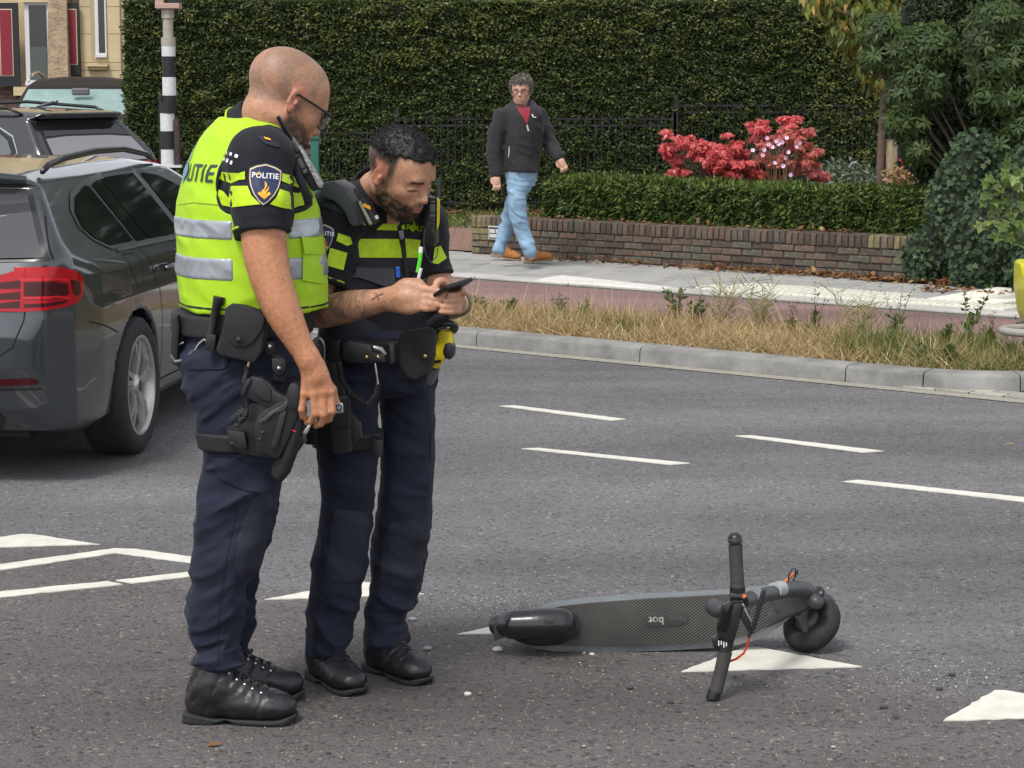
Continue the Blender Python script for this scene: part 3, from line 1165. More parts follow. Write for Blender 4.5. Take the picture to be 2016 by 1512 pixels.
# ---- low brick wall with a soldier course, brick by brick
WN = 5.12
W0, W1 = -5.62, -0.35
WALL = empty('brick_wall', tuple(sn((W0 + W1) / 2, WN, 0.1)), label='low weathered brown garden wall with upright capping bricks', cat='wall')
WALL.rotation_euler = (0, 0, TZ)
WL = W1 - W0
def wall_part(name, mb, m):
 return mb.build(name, m, WALL, world=False)
wall_part('mortar_core', MB().box((0, 0.105, 0.155), (WL / 2 - 0.003, 0.094, 0.19)), mat('mortar', (0.06, 0.054, 0.043), 0.95, var=0.4, vscale=12, bump=0.8, bscale=60))
bc = [(0.105, 0.075, 0.056), (0.082, 0.064, 0.05), (0.125, 0.083, 0.06), (0.095, 0.085, 0.066), (0.068, 0.05, 0.04)]
bmats = [mat('wall_brick%d' % i, c, 0.92, var=0.35, vscale=16, vdetail=8, bump=0.9, bscale=70, bdist=0.006) for i, c in enumerate(bc)]
ymat = [mat('lichen_brick%d' % i, c, 0.95, var=0.35, vscale=14, vdetail=8, bump=0.9, bscale=70, bdist=0.006) for i, c in enumerate(((0.20, 0.17, 0.08), (0.16, 0.14, 0.08), (0.15, 0.12, 0.085)))]
rnd = random.Random(9)
smesh, lmesh = {}, {}
def brick_mesh(store, key, h, m):
 if (key, m.name) not in store:
  o = MB().box((0, 0, 0), h, bev=0.006).build('brick', m, None)
  for v in o.data.vertices:
   v.co += Vector((rnd.uniform(-.002, .002), rnd.uniform(-.003, .003), rnd.uniform(-.002, .002)))
  store[(key, m.name)] = o.data
  bpy.data.objects.remove(o)
 return store[(key, m.name)]
def put_brick(me, loc, tilt=0.012):
 b = bpy.data.objects.new('brick', me)
 COL.objects.link(b)
 b.parent = WALL
 b.location = loc
 b.rotation_euler = (rnd.uniform(-tilt, tilt), rnd.uniform(-tilt, tilt), rnd.uniform(-tilt, tilt))
for r in range(4):
 x = -WL / 2 + (0.0 if r % 2 else -0.105)
 while x < WL / 2 - 0.02:
  a, b = max(x, -WL / 2), min(x + 0.21, WL / 2)
  if b - a > 0.04:
   lich = a < -WL / 2 + 0.3 or a > WL / 2 - 0.7
   m_ = rnd.choice(ymat if lich and rnd.random() < 0.8 else bmats)
   put_brick(brick_mesh(lmesh, round(b - a, 2), ((b - a) / 2 - 0.005, 0.1, 0.026), m_), ((a + b) / 2, 0.1 + rnd.uniform(-.006, .004), 0.035 + 0.063 * r))
  x += 0.213
nb = int(WL / 0.062)
for i in range(nb):
 x = -WL / 2 + 0.031 + i * (WL / nb)
 m_ = rnd.choice(ymat if (x > WL / 2 - 0.9 and rnd.random() < 0.6) or x < -WL / 2 + 0.25 else bmats)
 put_brick(brick_mesh(smesh, 's', (0.026, 0.108, 0.052), m_), (x, 0.1 + rnd.uniform(-.005, .005), 0.313 + rnd.uniform(-.004, .004)), 0.03)
# plate on the wall's end
SGN = empty('wall_plate', (0, 0, 0), label='small framed number plate screwed to the wall\'s lichened end', cat='plate')
q = sn(W0 + 0.33, WN - 0.018, 0.315)
SGN.location = q
SGN.rotation_euler = (0, 0, TZ)
MB().box((0, 0, 0), (0.10, 0.006, 0.065), bev=0.003).build('frame', mat('plate_frame', (0.55, 0.52, 0.45), 0.6), SGN, world=False)
MB().box((0, -0.006, 0), (0.09, 0.003, 0.055)).build('back_plate', mat('plate_back', (0.05, 0.055, 0.07), 0.5), SGN, world=False)
pwm = mat('plate_white', (0.6, 0.6, 0.58), 0.6, color2=(0.42, 0.42, 0.42), vscale=70)
for (x0, x1, z0, z1_) in ((-0.08, -0.012, -0.002, 0.034), (0.0, 0.076, -0.002, 0.034), (-0.08, 0.074, -0.045, -0.012)):
 MB().box(((x0 + x1) / 2, -0.011, (z0 + z1_) / 2), ((x1 - x0) / 2, 0.002, (z1_ - z0) / 2)).build('white_panel', pwm, SGN, world=False)
# brick pillar and green post by the drive
GP = empty('green_post', tuple(at(620, 430, 20.5) * np.array([1, 1, 0]) + np.array([0, 0, 0.1])), label='dark green square post standing before the lowest railings', cat='post')
g0 = at(620, 300, 20.5)
gm_ = mat('green_paint', (0.02, 0.115, 0.085), 0.5, var=0.15)
zt = at(620, 268, 20.5)[2]
MB().box((g0[0], 20.5, zt / 2 + 0.03), (0.038, 0.038, zt / 2 - 0.06), bev=0.008).build('shaft', gm_, GP)
MB().box((g0[0], 20.5, zt), (0.05, 0.05, 0.035), bev=0.012).build('cap', gm_, GP)
BP = empty('brick_pillar', tuple(np.array([at(606, 300, 20.9)[0], 20.9, 0.1])), label='narrow brown brick gate pillar beside the green post', cat='pillar')
px_ = at(603, 300, 20.9)[0]
zt = at(606, 280, 20.9)[2]
MB().box((px_, 20.9, zt / 2), (0.10, 0.10, zt / 2 - 0.05)).build('mortar_core', MATS['mortar'], BP)
for r in range(int((zt - 0.12) / 0.063)):
 for k in (0, 1):
  MB().box((px_ + (-0.055 if k else 0.055), 20.9, 0.14 + 0.063 * r), (0.052, 0.108, 0.026), bev=0.005).build('brick', bmats[(r + k) % 5], BP)
MB().box((px_, 20.9, zt + 0.01), (0.13, 0.13, 0.03), bev=0.01).build('cap', CONC, BP)
# ================================================================== PLANTS
BARK = mat('bark', (0.10, 0.075, 0.055), 0.95, var=0.4, vscale=30, bump=0.9, bscale=60, bdist=0.006)
rs = np.random.RandomState(40)
# ---- grass of the verge (uncountable)
def verge_pts(n, rs):
 s = rs.uniform(-7.5, 3.0, n * 2)
 nn = rs.uniform(0.2, VERGE_N1 + 0.05, n * 2)
 ok = []
 cen = to_sn(np.append(K0 + T2 * S_END + N2 * ARC_R, 0))
 inside = (s < S_END) | ((s - cen[0]) ** 2 + (nn - cen[1]) ** 2 < (ARC_R - 0.19) ** 2)
 s, nn = s[inside][:n], nn[inside][:n]
 P = np.stack([K0[0] + T2[0] * s + N2[0] * nn, K0[1] + T2[1] * s + N2[1] * nn, np.full(len(s), KZ - 0.012)], 1)
 return P, s, nn
P, s, nn = verge_pts(46000, rs)
n = len(P)
dry = vnoise(np.stack([s * 0.9, nn * 1.6, s * 0 + 3], 1), 1.4, 2) + 0.35 * np.clip((s + 3.5) / 3, -1, 1) + 0.3 * rs.normal(size=n)
dry += np.where((s > 1.2), -0.55, 0) + np.where((s > -3.9) & (s < -2.3) & (nn < .55), -0.5, 0)
isdry = dry > -0.32
C = pal(rs, n, [(0.15, 0.19, 0.045), (0.11, 0.16, 0.035), (0.20, 0.21, 0.06)], 0.3)
C[isdry] = pal(rs, int(isdry.sum()), [(0.56, 0.42, 0.22), (0.48, 0.35, 0.17), (0.64, 0.50, 0.29), (0.40, 0.27, 0.13)], 0.25)
clump = 0.5 + 0.5 * vnoise(P, 4.5, 5)
Lh = rs.uniform(0.06, 0.19, n) * np.where(rs.rand(n) < .06, 1.9, 1) * (0.65 + 0.8 * clump) * np.where(nn < 0.28, 0.55, 1)
D = rdir(rs, n) * 0.9 + np.array([0, 0, 1.0])
D[:, 2] = np.abs(D[:, 2]) * np.where(isdry, 0.75, 1.0)
me = leaf_mesh('verge_grass', P, D, rdir(rs, n), Lh, rs.uniform(0.0022, 0.006, n), C, 'blade', curl=3.0)
o = link('verge_grass', me, LEAF)
tag(o, 'dry straw coloured and green grass overgrowing the verge', 'grass', kind='stuff')
# ---- weeds one can tell apart on the verge
WG = 'tall weeds on the verge'
def weed(px, py, h, kind, label, seed):
 rs = np.random.RandomState(seed)
 b = gp(px, py, KZ - 0.012)
 e = empty('verge_weed', tuple(b), label=label, cat='weed', group=WG)
 st = MB()
 LP, LD, LC, LL, LW = [], [], [], [], []
 k = {'dock': 3, 'grass': 6, 'leafy': 4, 'yarrow': 3, 'tall': 2}[kind]
 for i in range(k):
  d = rdir(rs, 1)[0] * np.array([0.28, 0.28, 0]) * (1.5 if kind == 'grass' else 0.8)
  hh = h * rs.uniform(0.7, 1.0)
  pts = [b + np.array([d[0] * t ** 1.6 * hh * 1.6, d[1] * t ** 1.6 * hh * 1.6, hh * t]) for t in np.linspace(0, 1, 6)]
  st.tube(pts, [0.004 - 0.0006 * q for q in range(6)], 5)
  m_ = {'dock': 34, 'grass': 22, 'leafy': 40, 'yarrow': 40, 'tall': 46}[kind]
  for q in range(m_):
   t = rs.uniform(0.12, 1.0)
   p = np.array(pts[0]) * 0 + [np.interp(t, np.linspace(0, 1, 6), [x[c] for x in pts]) for c in range(3)]
   dd = rdir(rs, 1)[0]
   dd[2] = abs(dd[2]) * 0.6 + 0.2
   if kind == 'dock':
    top = t > 0.45
    LL.append(0.012 if top else 0.07)
    LW.append(0.012 if top else 0.025)
    LC.append((0.10, 0.06, 0.035) if top else (0.09, 0.13, 0.03))
    p = p + dd * (0.012 if top else 0)
   elif kind == 'yarrow':
    top = t > 0.82
    LL.append(0.018 if top else 0.04)
    LW.append(0.014 if top else 0.012)
    LC.append((0.13, 0.10, 0.07) if top else (0.11, 0.14, 0.05))
    if top:
     p = p + dd * np.array([0.035, 0.035, 0.004])
   elif kind == 'grass':
    LL.append(rs.uniform(0.05, 0.2))
    LW.append(0.007)
    LC.append((0.22, 0.25, 0.07) if rs.rand() < .6 else (0.4, 0.32, 0.15))
   else:
    LL.append(rs.uniform(0.04, 0.085) * (1.15 - 0.6 * t))
    LW.append(rs.uniform(0.014, 0.026))
    LC.append(pal(rs, 1, [(0.10, 0.15, 0.045), (0.13, 0.19, 0.06), (0.08, 0.12, 0.04)], .2)[0])
   LP.append(p)
   LD.append(dd)
 st.build('stem', mat('weed_stem', (0.16, 0.13, 0.06), 0.8), e, smooth=True)
 n = len(LP)
 me = leaf_mesh('leaves', np.array(LP), np.array(LD), rdir(rs, n), np.array(LL), np.array(LW), np.array(LC), 'diamond')
 link('leaves', me, LEAF, e)
weed(925, 625, 0.17, 'yarrow', 'brown seeded yarrow stalk rising behind the held phone', 1)
weed(958, 628, 0.15, 'yarrow', 'short brown yarrow stalk beside the phone officer\'s elbow', 2)
weed(1000, 628, 0.13, 'leafy', 'small leafy weed among green grass near the kerb\'s hidden end', 3)
weed(1108, 636, 0.19, 'yarrow', 'dark headed yarrow in front of the red path below the walker', 4)
weed(1150, 636, 0.17, 'dock', 'thin brown dock stalk at the start of the straw grass', 5)
weed(1330, 642, 0.26, 'leafy', 'bushy dark leaved weed with white buds amid straw grass', 6)
weed(1372, 648, 0.20, 'leafy', 'lower leafy weed beside the bushy white budded one', 7)
weed(1418, 652, 0.42, 'grass', 'tall arching grass tuft in front of the ribbed tiles', 8)
weed(1500, 660, 0.36, 'grass', 'wispy grass tuft leaning over the red path', 9)
weed(1555, 668, 0.33, 'dock', 'reddish dock stalks in the middle of the straw grass', 10)
weed(1600, 670, 0.38, 'dock', 'tall thin dock stalk before the end of the ribbed tiles', 11)
weed(1690, 676, 0.34, 'grass', 'stiff upright grass tuft with broad green blades', 12)
weed(1765, 680, 0.44, 'dock', 'very tall reddish dock with yellowing tip', 13)
weed(1905, 690, 0.45, 'tall', 'tall pale flowering weed near the yellow vehicle', 14)
weed(1945, 694, 0.27, 'dock', 'branching brown dock beside the grey bumper ring', 15)
weed(1860, 700, 0.2, 'leafy', 'broad leafy weed among green grass near the kerb bend', 16)
weed(1820, 716, 0.12, 'leafy', 'bright green plant sprawling over the kerb bend', 17)
weed(1870, 722, 0.12, 'leafy', 'second bright green plant sprawling over the kerb bend', 18)
# ---- plants against the wall
def tuft(name, px, py, z, h, n, L, W_, cols, label, cat, seed, spread=1.0, shape='leaf'):
 rs = np.random.RandomState(seed)
 b = gp(px, py, z)
 e = empty(name, tuple(b), label=label, cat=cat)
 D = rdir(rs, n) * spread + np.array([0, 0, 0.75])
 D[:, 2] = np.abs(D[:, 2])
 P = b + rdir(rs, n) * np.array([0.05, 0.05, 0.0]) + D * h * rs.rand(n, 1) * 0.35
 me = leaf_mesh('leaves', P, D, np.array([0, 0, 1.0]) + rdir(rs, n) * .4, L * rs.uniform(.6, 1.1, n), W_, pal(rs, n, cols, .25), shape, curl=1.0)
 link('leaves', me, LEAF, e)
 return e
tuft('fern', 1160, 505, 0.1, 0.22, 110, 0.17, 0.03, [(0.09, 0.16, 0.03), (0.13, 0.21, 0.04), (0.06, 0.11, 0.025)], 'bright green leafy plant growing at the foot of the wall', 'plant', 50)
tuft('fern', 1262, 512, 0.1, 0.1, 40, 0.09, 0.022, [(0.12, 0.2, 0.05)], 'tiny green plant sprouting from the pavement below the wall', 'plant', 51)
tuft('fern', 1720, 530, 0.1, 0.3, 90, 0.22, 0.03, [(0.13, 0.2, 0.04), (0.09, 0.15, 0.03)], 'feathery fern leaning from the wall\'s lichened end', 'plant', 52)
tuft('wall_weed', 1460, 515, 0.1, 0.16, 50, 0.12, 0.014, [(0.28, 0.25, 0.1), (0.15, 0.17, 0.06)], 'straggly half dry weed in front of the wall', 'plant', 53, shape='blade')
tuft('wall_weed', 1530, 522, 0.1, 0.16, 50, 0.12, 0.02, [(0.14, 0.17, 0.06), (0.28, 0.25, 0.1)], 'pale leafed weed between straggly weed and fern', 'plant', 54)
tuft('wall_weed', 1035, 490, 0.1, 0.16, 90, 0.11, 0.012, [(0.28, 0.25, 0.1), (0.2, 0.2, 0.07)], 'dry grass tuft at the wall behind the walker\'s legs', 'plant', 55, shape='blade')
tuft('wall_weed', 950, 492, 0.1, 0.08, 70, 0.07, 0.010, [(0.16, 0.17, 0.06), (0.2, 0.2, 0.07)], 'short grass tuft under the wall plate', 'plant', 56, shape='blade')
# ---- fallen leaves along the wall and in the kerb corner
n = 700
s_ = rs.uniform(-4.6, 1.5, n)
s_ = np.where(rs.rand(n) < .55, rs.uniform(-2.9, -0.2, n), s_)
nn_ = np.clip(WN - np.abs(rs.normal(0, 0.10, n)) - 0.02 - np.where(s_ > -0.4, 0.55, 0), 4.0, WN)
P = np.stack([K0[0] + T2[0] * s_ + N2[0] * nn_, K0[1] + T2[1] * s_ + N2[1] * nn_, 0.104 + rs.rand(n) * 0.03], 1)
nc = 160
s2, n2 = rs.uniform(2.0, 4.0, nc), rs.uniform(0.28, 0.7, nc)
P2 = np.stack([K0[0] + T2[0] * s2 + N2[0] * n2, K0[1] + T2[1] * s2 + N2[1] * n2, 0.012 + rs.rand(nc) * 0.02], 1)
ns = 110
s3, n3 = rs.uniform(-4.9, -0.6, ns), rs.uniform(5.2, 5.36, ns)
P3 = np.stack([K0[0] + T2[0] * s3 + N2[0] * n3, K0[1] + T2[1] * s3 + N2[1] * n3, 0.468 + rs.rand(ns) * 0.01], 1)
nd = 420                                               # drift on the lawn beside the drive
P4 = np.stack([rs.uniform(-1.4, 0.6, nd), rs.uniform(25.2, 27.4, nd), np.full(nd, 0.125) + rs.rand(nd) * .05], 1)
P = np.concatenate([P, P2, P3, P4])
n = len(P)
D = rdir(rs, n)
D[:, 2] *= 0.35
me = leaf_mesh('fallen_leaves', P, D, np.array([0, 0, 1.0]) + rdir(rs, n) * 0.5, rs.uniform(0.04, 0.08, n), rs.uniform(0.028, 0.048, n),
    pal(rs, n, [(0.24, 0.10, 0.045), (0.19, 0.085, 0.042), (0.30, 0.15, 0.065), (0.15, 0.07, 0.04), (0.36, 0.23, 0.09)], .25), 'leaf')
o = link('fallen_leaves', me, LEAF)
tag(o, 'russet fallen leaves drifted along the wall and kerb', 'leaves', kind='stuff')
n = 2600
P = np.stack([rs.uniform(-2.5, 0.9, n), rs.uniform(24.6, 26.6, n), np.full(n, 0.1)], 1)
me = leaf_mesh('lawn_grass', P, rdir(rs, n) * .6 + np.array([0, 0, 1.0]), rdir(rs, n), rs.uniform(.06, .16, n), .014, pal(rs, n, [(0.11, .17, .04), (.08, .13, .03), (0.15, .2, .05)], .25), 'blade', curl=2.0)
o = link('lawn_grass', me, LEAF)
tag(o, 'strip of green lawn between brick drive and railings', 'grass', kind='stuff')
# ---- red maple
MY = 23.2
RM = empty('red_maple', (at(1450, 350, MY)[0], MY, 0.1), label='low spreading maple with bright red autumn leaves', cat='tree')
base = np.array([at(1450, 350, MY)[0], MY, 0.1])
lobes = [(1340, 282, 34, 24), (1395, 290, 40, 26), (1372, 310, 46, 22), (1430, 300, 36, 20), (1455, 326, 52, 24), (1510, 318, 50, 30), (1540, 300, 48, 30),
   (1495, 250, 20, 9), (1558, 246, 22, 15), (1572, 262, 24, 14), (1585, 312, 28, 22), (1420, 338, 40, 16), (1340, 340, 20, 8), (1600, 340, 22, 8), (1480, 340, 60, 14), (1535, 275, 30, 14), (1318, 300, 16, 12)]
clusters = []
for (px, py, rx, ry) in lobes:                      # each lobe breaks into flat tiers of leaves with gaps between them
 for k in range(4 + int(rx * ry / 130)):
  clusters.append((px + rs.uniform(-1, 1) * rx * 1.05, py + rs.uniform(-1, 1) * ry * 1.05, rs.uniform(8, 17), rs.uniform(4, 8)))
mb = MB()
LP, LC = [], []
for i, (px, py, rx, ry) in enumerate(clusters):
 c = at(px, py, MY + rs.uniform(-.35, .35))
 mid = base * 0.5 + c * 0.5 + np.array([0, 0, 0.12])
 mb.tube([base + np.array([0, 0, 0.0]), base * .75 + c * .25 + np.array([0, 0, .1]), mid, c], [0.016, .009, .006, .003], 5)
 n = int(rx * ry * 0.55) + 14
 q = rdir(rs, n) * rs.rand(n, 1) ** 0.4
 sc = MY / FPX
 LP.append(c + q * np.array([rx * sc * 1.18, 0.14, ry * sc * 1.1]))
 col = pal(rs, n, [(0.72, 0.15, 0.15), (0.64, 0.11, 0.12), (0.78, 0.25, 0.24), (0.50, 0.07, 0.075)], .2)
 if px > 1500 and py > 255:
  col = pal(rs, n, [(0.66, 0.19, 0.17), (0.50, 0.14, 0.10), (0.60, 0.22, 0.15), (0.72, 0.22, 0.24)], .25)
 LC.append(col)
mb.build('trunk', BARK, RM, smooth=True)
P, C = np.concatenate(LP), np.concatenate(LC)
n = len(P)
D = rdir(rs, n) * .7 + np.array([0, -0.2, -0.6])
me = leaf_mesh('crown', P, D, np.array([0, -.5, 1.0]) + rdir(rs, n) * .6, rs.uniform(.035, .065, n), rs.uniform(.028, .045, n), C, 'ivy')
link('crown', me, leaf_mat('maple_leaf', .55, .4, .25), RM)
# pink anemones beside it
FL = empty('anemone', tuple(np.array([at(1545, 350, MY - .45)[0], MY - .45, .1])), label='pink flowered anemone blooming in front of the red maple', cat='flower')
mb = MB()
fp = MB()
b0 = np.array(FL.location)
for (px, py) in ((1482, 296), (1505, 295), (1513, 285), (1528, 278), (1540, 280), (1521, 290), (1568, 289), (1552, 300), (1526, 321), (1542, 327), (1510, 272), (1549, 272), (1574, 281), (1533, 284), (1547, 311), (1502, 305), (1556, 344)):
 c = at(px, py, MY - .45)
 mb.tube([b0 + rdir(rs, 1)[0] * .03, b0 * .4 + c * .6 + rdir(rs, 1)[0] * .03, c], .003, 4)
 ax = np.array([rs.uniform(-.4, .4), -1, rs.uniform(-.1, .7)])
 B = basis(ax)
 for k in range(6):
  a0 = k * math.pi / 3
  d0 = B[:, 1] * math.cos(a0) + B[:, 2] * math.sin(a0)
  s0 = B[:, 1] * -math.sin(a0) + B[:, 2] * math.cos(a0)
  fp.add([c, c + d0 * .016 - s0 * .010 + B[:, 0] * .004, c + d0 * .027 + B[:, 0] * .006, c + d0 * .016 + s0 * .010 + B[:, 0] * .004], [(0, 1, 2, 3)])
mb.build('stem', MATS['weed_stem'], FL)
fp.build('petals', mat('pink_petal', (0.75, 0.45, 0.62), .6, var=.15, vscale=30), FL, recalc=False)['kind'] = 'stuff'
# hydrangea right of the maple behind the hedge, and a pink-leaved one by the trunk
def bushlet(name, px, py, Y, rx, rz, n, cols, L, label, cat, seed, z0=0.1, shape='leaf', m=LEAF, ry=.3):
 rs = np.random.RandomState(seed)
 c = at(px, py, Y)
 e = empty(name, (c[0], Y, z0), label=label, cat=cat)
 st = MB()
 for k in range(7):
  d = rdir(rs, 1)[0] * np.array([rx, ry, rz]) * .7
  st.tube([(c[0], Y, z0), (c[0] + d[0] * .4, Y + d[1] * .4, (z0 + c[2]) / 2), tuple(c + d)], [.012, .009, .004], 5)
 st.build('stem', BARK, e)
 q = rdir(rs, n) * rs.rand(n, 1) ** .4
 P = c + q * np.array([rx, ry, rz])
 D = rdir(rs, n) + q * .5 + np.array([0, 0, -.2])
 me = leaf_mesh('leaves', P, D, q + np.array([0, -.2, .7]) + rdir(rs, n) * .4, L * rs.uniform(.6, 1.2, n), L * .45, pal(rs, n, cols, .25), shape)
 link('leaves', me, m, e)
 return e
bushlet('hydrangea', 1665, 344, 24, .42, .16, 420, [(.10, .14, .07), (.14, .18, .10), (.2, .22, .22)], .08, 'grey green hydrangea behind the low hedge beside the maple', 'shrub', 61)
bushlet('hydrangea', 1797, 326, 21.5, .13, .10, 160, [(.5, .07, .12), (.42, .06, .08), (.55, .12, .16)], .06, 'crimson flowered hydrangea beside the wooden stake', 'shrub', 62)
bushlet('hydrangea', 1780, 344, 21.3, .22, .09, 160, [(.25, .27, .05), (.35, .25, .1), (.4, .22, .13)], .08, 'yellowing low shrub at the foot of the wooden stake', 'shrub', 63)
# ---- young tree with its stake
TY = 21.6
TR = empty('staked_tree', (at(1736, 350, TY)[0], TY, .1), label='young tree with slim reddish trunk and yellowing leaves', cat='tree')
b0 = np.array(TR.location)
top = at(1738, 20, TY)
mb = MB()
mb.tube([b0, at(1733, 330, TY), at(1739, 200, TY), at(1737, 110, TY), top], [.045, .04, .035, .03, .022], 10)
for (px, py) in ((1650, 20), (1700, -40), (1780, -30), (1690, 60), (1720, -90), (1640, -60)):
 e_ = at(px, py, TY + rs.uniform(-.5, .5))
 mb.tube([at(1737, 110, TY), (at(1737, 60, TY) + e_) / 2, e_], [.02, .014, .005], 6)
mb.build('trunk', mat('tree_bark', (.13, .085, .07), .9, var=.35, vscale=25, bump=.8, bscale=50, stretch=(1, 1, 4)), TR, smooth=True)
LP = []
for (px, py, rx, rz, k) in ((1640, -10, .32, .2, 330), (1700, 15, .35, .18, 380), (1760, 20, .35, .2, 330), (1672, 62, .2, .16, 170), (1706, 118, .14, .13, 90), (1690, 95, .12, .10, 70), (1720, 155, .08, .1, 28), (1830, 0, .35, .25, 260), (1700, -120, .7, .4, 800), (1780, -80, .6, .4, 500)):
 c = at(px, py, TY + .05)
 q = rdir(rs, k) * rs.rand(k, 1) ** .4
 LP.append(c + q * np.array([rx, .45, rz]))
P = np.concatenate(LP)
n = len(P)
D = rdir(rs, n) * .6 + np.array([0, -.1, -.9])
me = leaf_mesh('crown', P, D, np.array([0, -.8, .5]) + rdir(rs, n) * .6, rs.uniform(.09, .16, n), rs.uniform(.04, .06, n),
    pal(rs, n, [(.17, .19, .04), (.13, .17, .04), (.22, .22, .05), (.26, .21, .04), (.10, .13, .03), (.15, .19, .04), (.36, .22, .04)], .25), 'leaf', curl=.6)
link('crown', me, LEAF, TR)
SK = empty('tree_stake', (at(1757, 350, TY + .02)[0], TY + .02, .1), label='thick pale wooden stake supporting the young tree', cat='stake')
mb = MB()
mb.tube([np.array(SK.location), at(1756, 240, TY + .02), at(1756, 215, TY + .02)], [.058, .057, .055], 14)
shade_auto(mb.build('post', mat('weathered_wood', (.36, .29, .19), .9, var=.35, vscale=14, vdetail=7, stretch=(3, 3, .5), bump=.6, bscale=30), SK))
MB().lathe([(.061, -.03), (.061, .03)], at(1756, 268, TY + .02) * np.array([1, 1, 1]), n=14).build('tie_band', mat('rubber_tie', (.02, .02, .02), .7), SK)
# ---- rhododendron, dark yew, ivy mound at the right
def rosettes(name, cents, k, L, W_, cols, seed, parent, m, tips=None):
 rs = np.random.RandomState(seed)
 C0, AX = cents
 n = len(C0)
 ax = AX / np.linalg.norm(AX, axis=1, keepdims=True)
 t1 = np.cross(ax, rdir(rs, n))
 t1 /= np.linalg.norm(t1, axis=1, keepdims=True)
 t2 = np.cross(ax, t1)
 Ps, Ds, Ns, Cs = [], [], [], []
 bc = pal(rs, n, cols, .2)
 for q in range(k):
  a = 2 * math.pi * q / k + rs.uniform(-.3, .3, n)
  rad = t1 * np.cos(a)[:, None] + t2 * np.sin(a)[:, None]
  d = rad + ax * rs.uniform(-.25, .45, (n, 1)) + np.array([0, 0, -.15])
  Ps.append(C0 + rad * .008)
  Ds.append(d)
  Ns.append(ax + rad * .25)
  Cs.append(bc * rs.uniform(.8, 1.25, (n, 1)))
 if tips is not None:
  sel = rs.rand(n) < .4
  for q in range(4):
   Ps.append(C0[sel])
   Ds.append(ax[sel] + rdir(rs, int(sel.sum())) * .5)
   Ns.append(rdir(rs, int(sel.sum())))
   Cs.append(pal(rs, int(sel.sum()), tips, .2))
 P, D, N_, C = (np.concatenate(x) for x in (Ps, Ds, Ns, Cs))
 nn = len(P)
 Lr = L * rs.uniform(.7, 1.15, nn)
 if tips is not None:
  Lr[n * k:] *= .45
 me = leaf_mesh(name, P, D, N_, Lr, W_ * Lr / L, C, 'leaf', fold=.12, curl=.4)
 return link(name, me, m, parent)
def blob_pts(rs, blobs, n, shell=.35):
 P, A = [], []
 vol = np.array([b[1][0] * b[1][2] for b in blobs])
 for (c, r), w in zip(blobs, vol / vol.sum()):
  k = int(n * w)
  q = rdir(rs, k)
  q[:, 1] = -np.abs(q[:, 1])
  rr = 1 - shell * rs.rand(k, 1) ** 2
  P.append(np.array(c) + q * rr * np.array(r))
  A.append(q + np.array([0, -.3, .35]))
 return np.concatenate(P), np.concatenate(A)
rs = np.random.RandomState(77)
YEW = empty('dark_yew', (5.0, 19.6, .1), label='tall dark green yew towering behind the ivy', cat='tree')
yb = []
for (px, py, rx, rz) in ((1900, 120, .55, .9), (1860, 230, .5, .45), (1980, 260, .7, .5), (1830, 300, .25, .25), (1840, 40, .3, .5), (2080, 100, .8, 1.4), (1950, -60, .8, .6), (2100, 340, .8, .5), (1890, 330, .4, .3)):
 yb.append((at(px, py, 19.4), (rx, .5, rz)))
mb = MB()
mb.tube([(5.0, 19.6, .1), (4.7, 19.8, 1.2), (4.5, 19.8, 2.6)], [.12, .1, .05], 8)
mb.build('trunk', BARK, YEW, smooth=True)
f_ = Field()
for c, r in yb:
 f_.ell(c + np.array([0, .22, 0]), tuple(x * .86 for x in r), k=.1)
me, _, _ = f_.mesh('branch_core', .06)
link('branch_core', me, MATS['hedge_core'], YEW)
P, A = blob_pts(rs, yb, 26000, .25)
n = len(P)
D = rdir(rs, n) * .8 + A * .5 + np.array([0, 0, -.4])
me = leaf_mesh('crown', P, D, A + rdir(rs, n) * .5, rs.uniform(.05, .1, n), .018, pal(rs, n, [(.022, .04, .014), (.03, .055, .018), (.014, .026, .01), (.045, .065, .02)], .25))
link('crown', me, NEEDLE, YEW)
RH = empty('rhododendron', (4.35, 18.9, .1), label='rhododendron with glossy leaf rosettes hanging beside the stake', cat='shrub')
rb = []
for (px, py, rx, rz) in ((1735, 60, .2, .15), (1760, 100, .24, .2), (1720, 110, .13, .12), (1790, 150, .2, .17), (1775, 190, .16, .16), (1770, 235, .12, .13), (1830, 90, .22, .2), (1800, 290, .1, .13), (1825, 170, .16, .2), (1800, 250, .1, .1)):
 rb.append((at(px, py, 18.7), (rx, .32, rz)))
RH2 = empty('rhododendron', (5.2, 18.2, .1), label='rhododendron growing in front of the dark yew at the street corner', cat='shrub')
rb2 = []
for (px, py, rx, rz) in ((1960, 40, .25, .2), (2000, 110, .25, .25), (1950, 130, .22, .2), (1985, 190, .2, .2), (2010, 250, .2, .2), (1930, 80, .16, .16), (1940, 190, .12, .12), (1970, 290, .12, .14), (2060, 160, .3, .5)):
 rb2.append((at(px, py, 18.2), (rx, .32, rz)))
for e, blobs, nn_, sd in ((RH, rb, 640, 80), (RH2, rb2, 700, 81)):
 mb = MB()
 b0 = np.array(e.location)
 for c, r in blobs:
  mb.tube([b0, (b0 + c) / 2 + np.array([0, .1, .15]), c], [.02, .014, .006], 6)
 mb.build('stem', BARK, e, smooth=True)
 P, A = blob_pts(rs, blobs, nn_, .6)
 rosettes('leaves', (P, A), 8, .085, .026, [(.035, .062, .016), (.05, .082, .022), (.026, .046, .013), (.065, .092, .03)], sd, e, GLOSSY, tips=[(.22, .26, .06), (.28, .28, .07)])
IV = empty('ivy_mound', tuple(np.append((sn(.4, 5.1))[:2], .1)), label='thick dark ivy swallowing the end of the wall', cat='ivy')
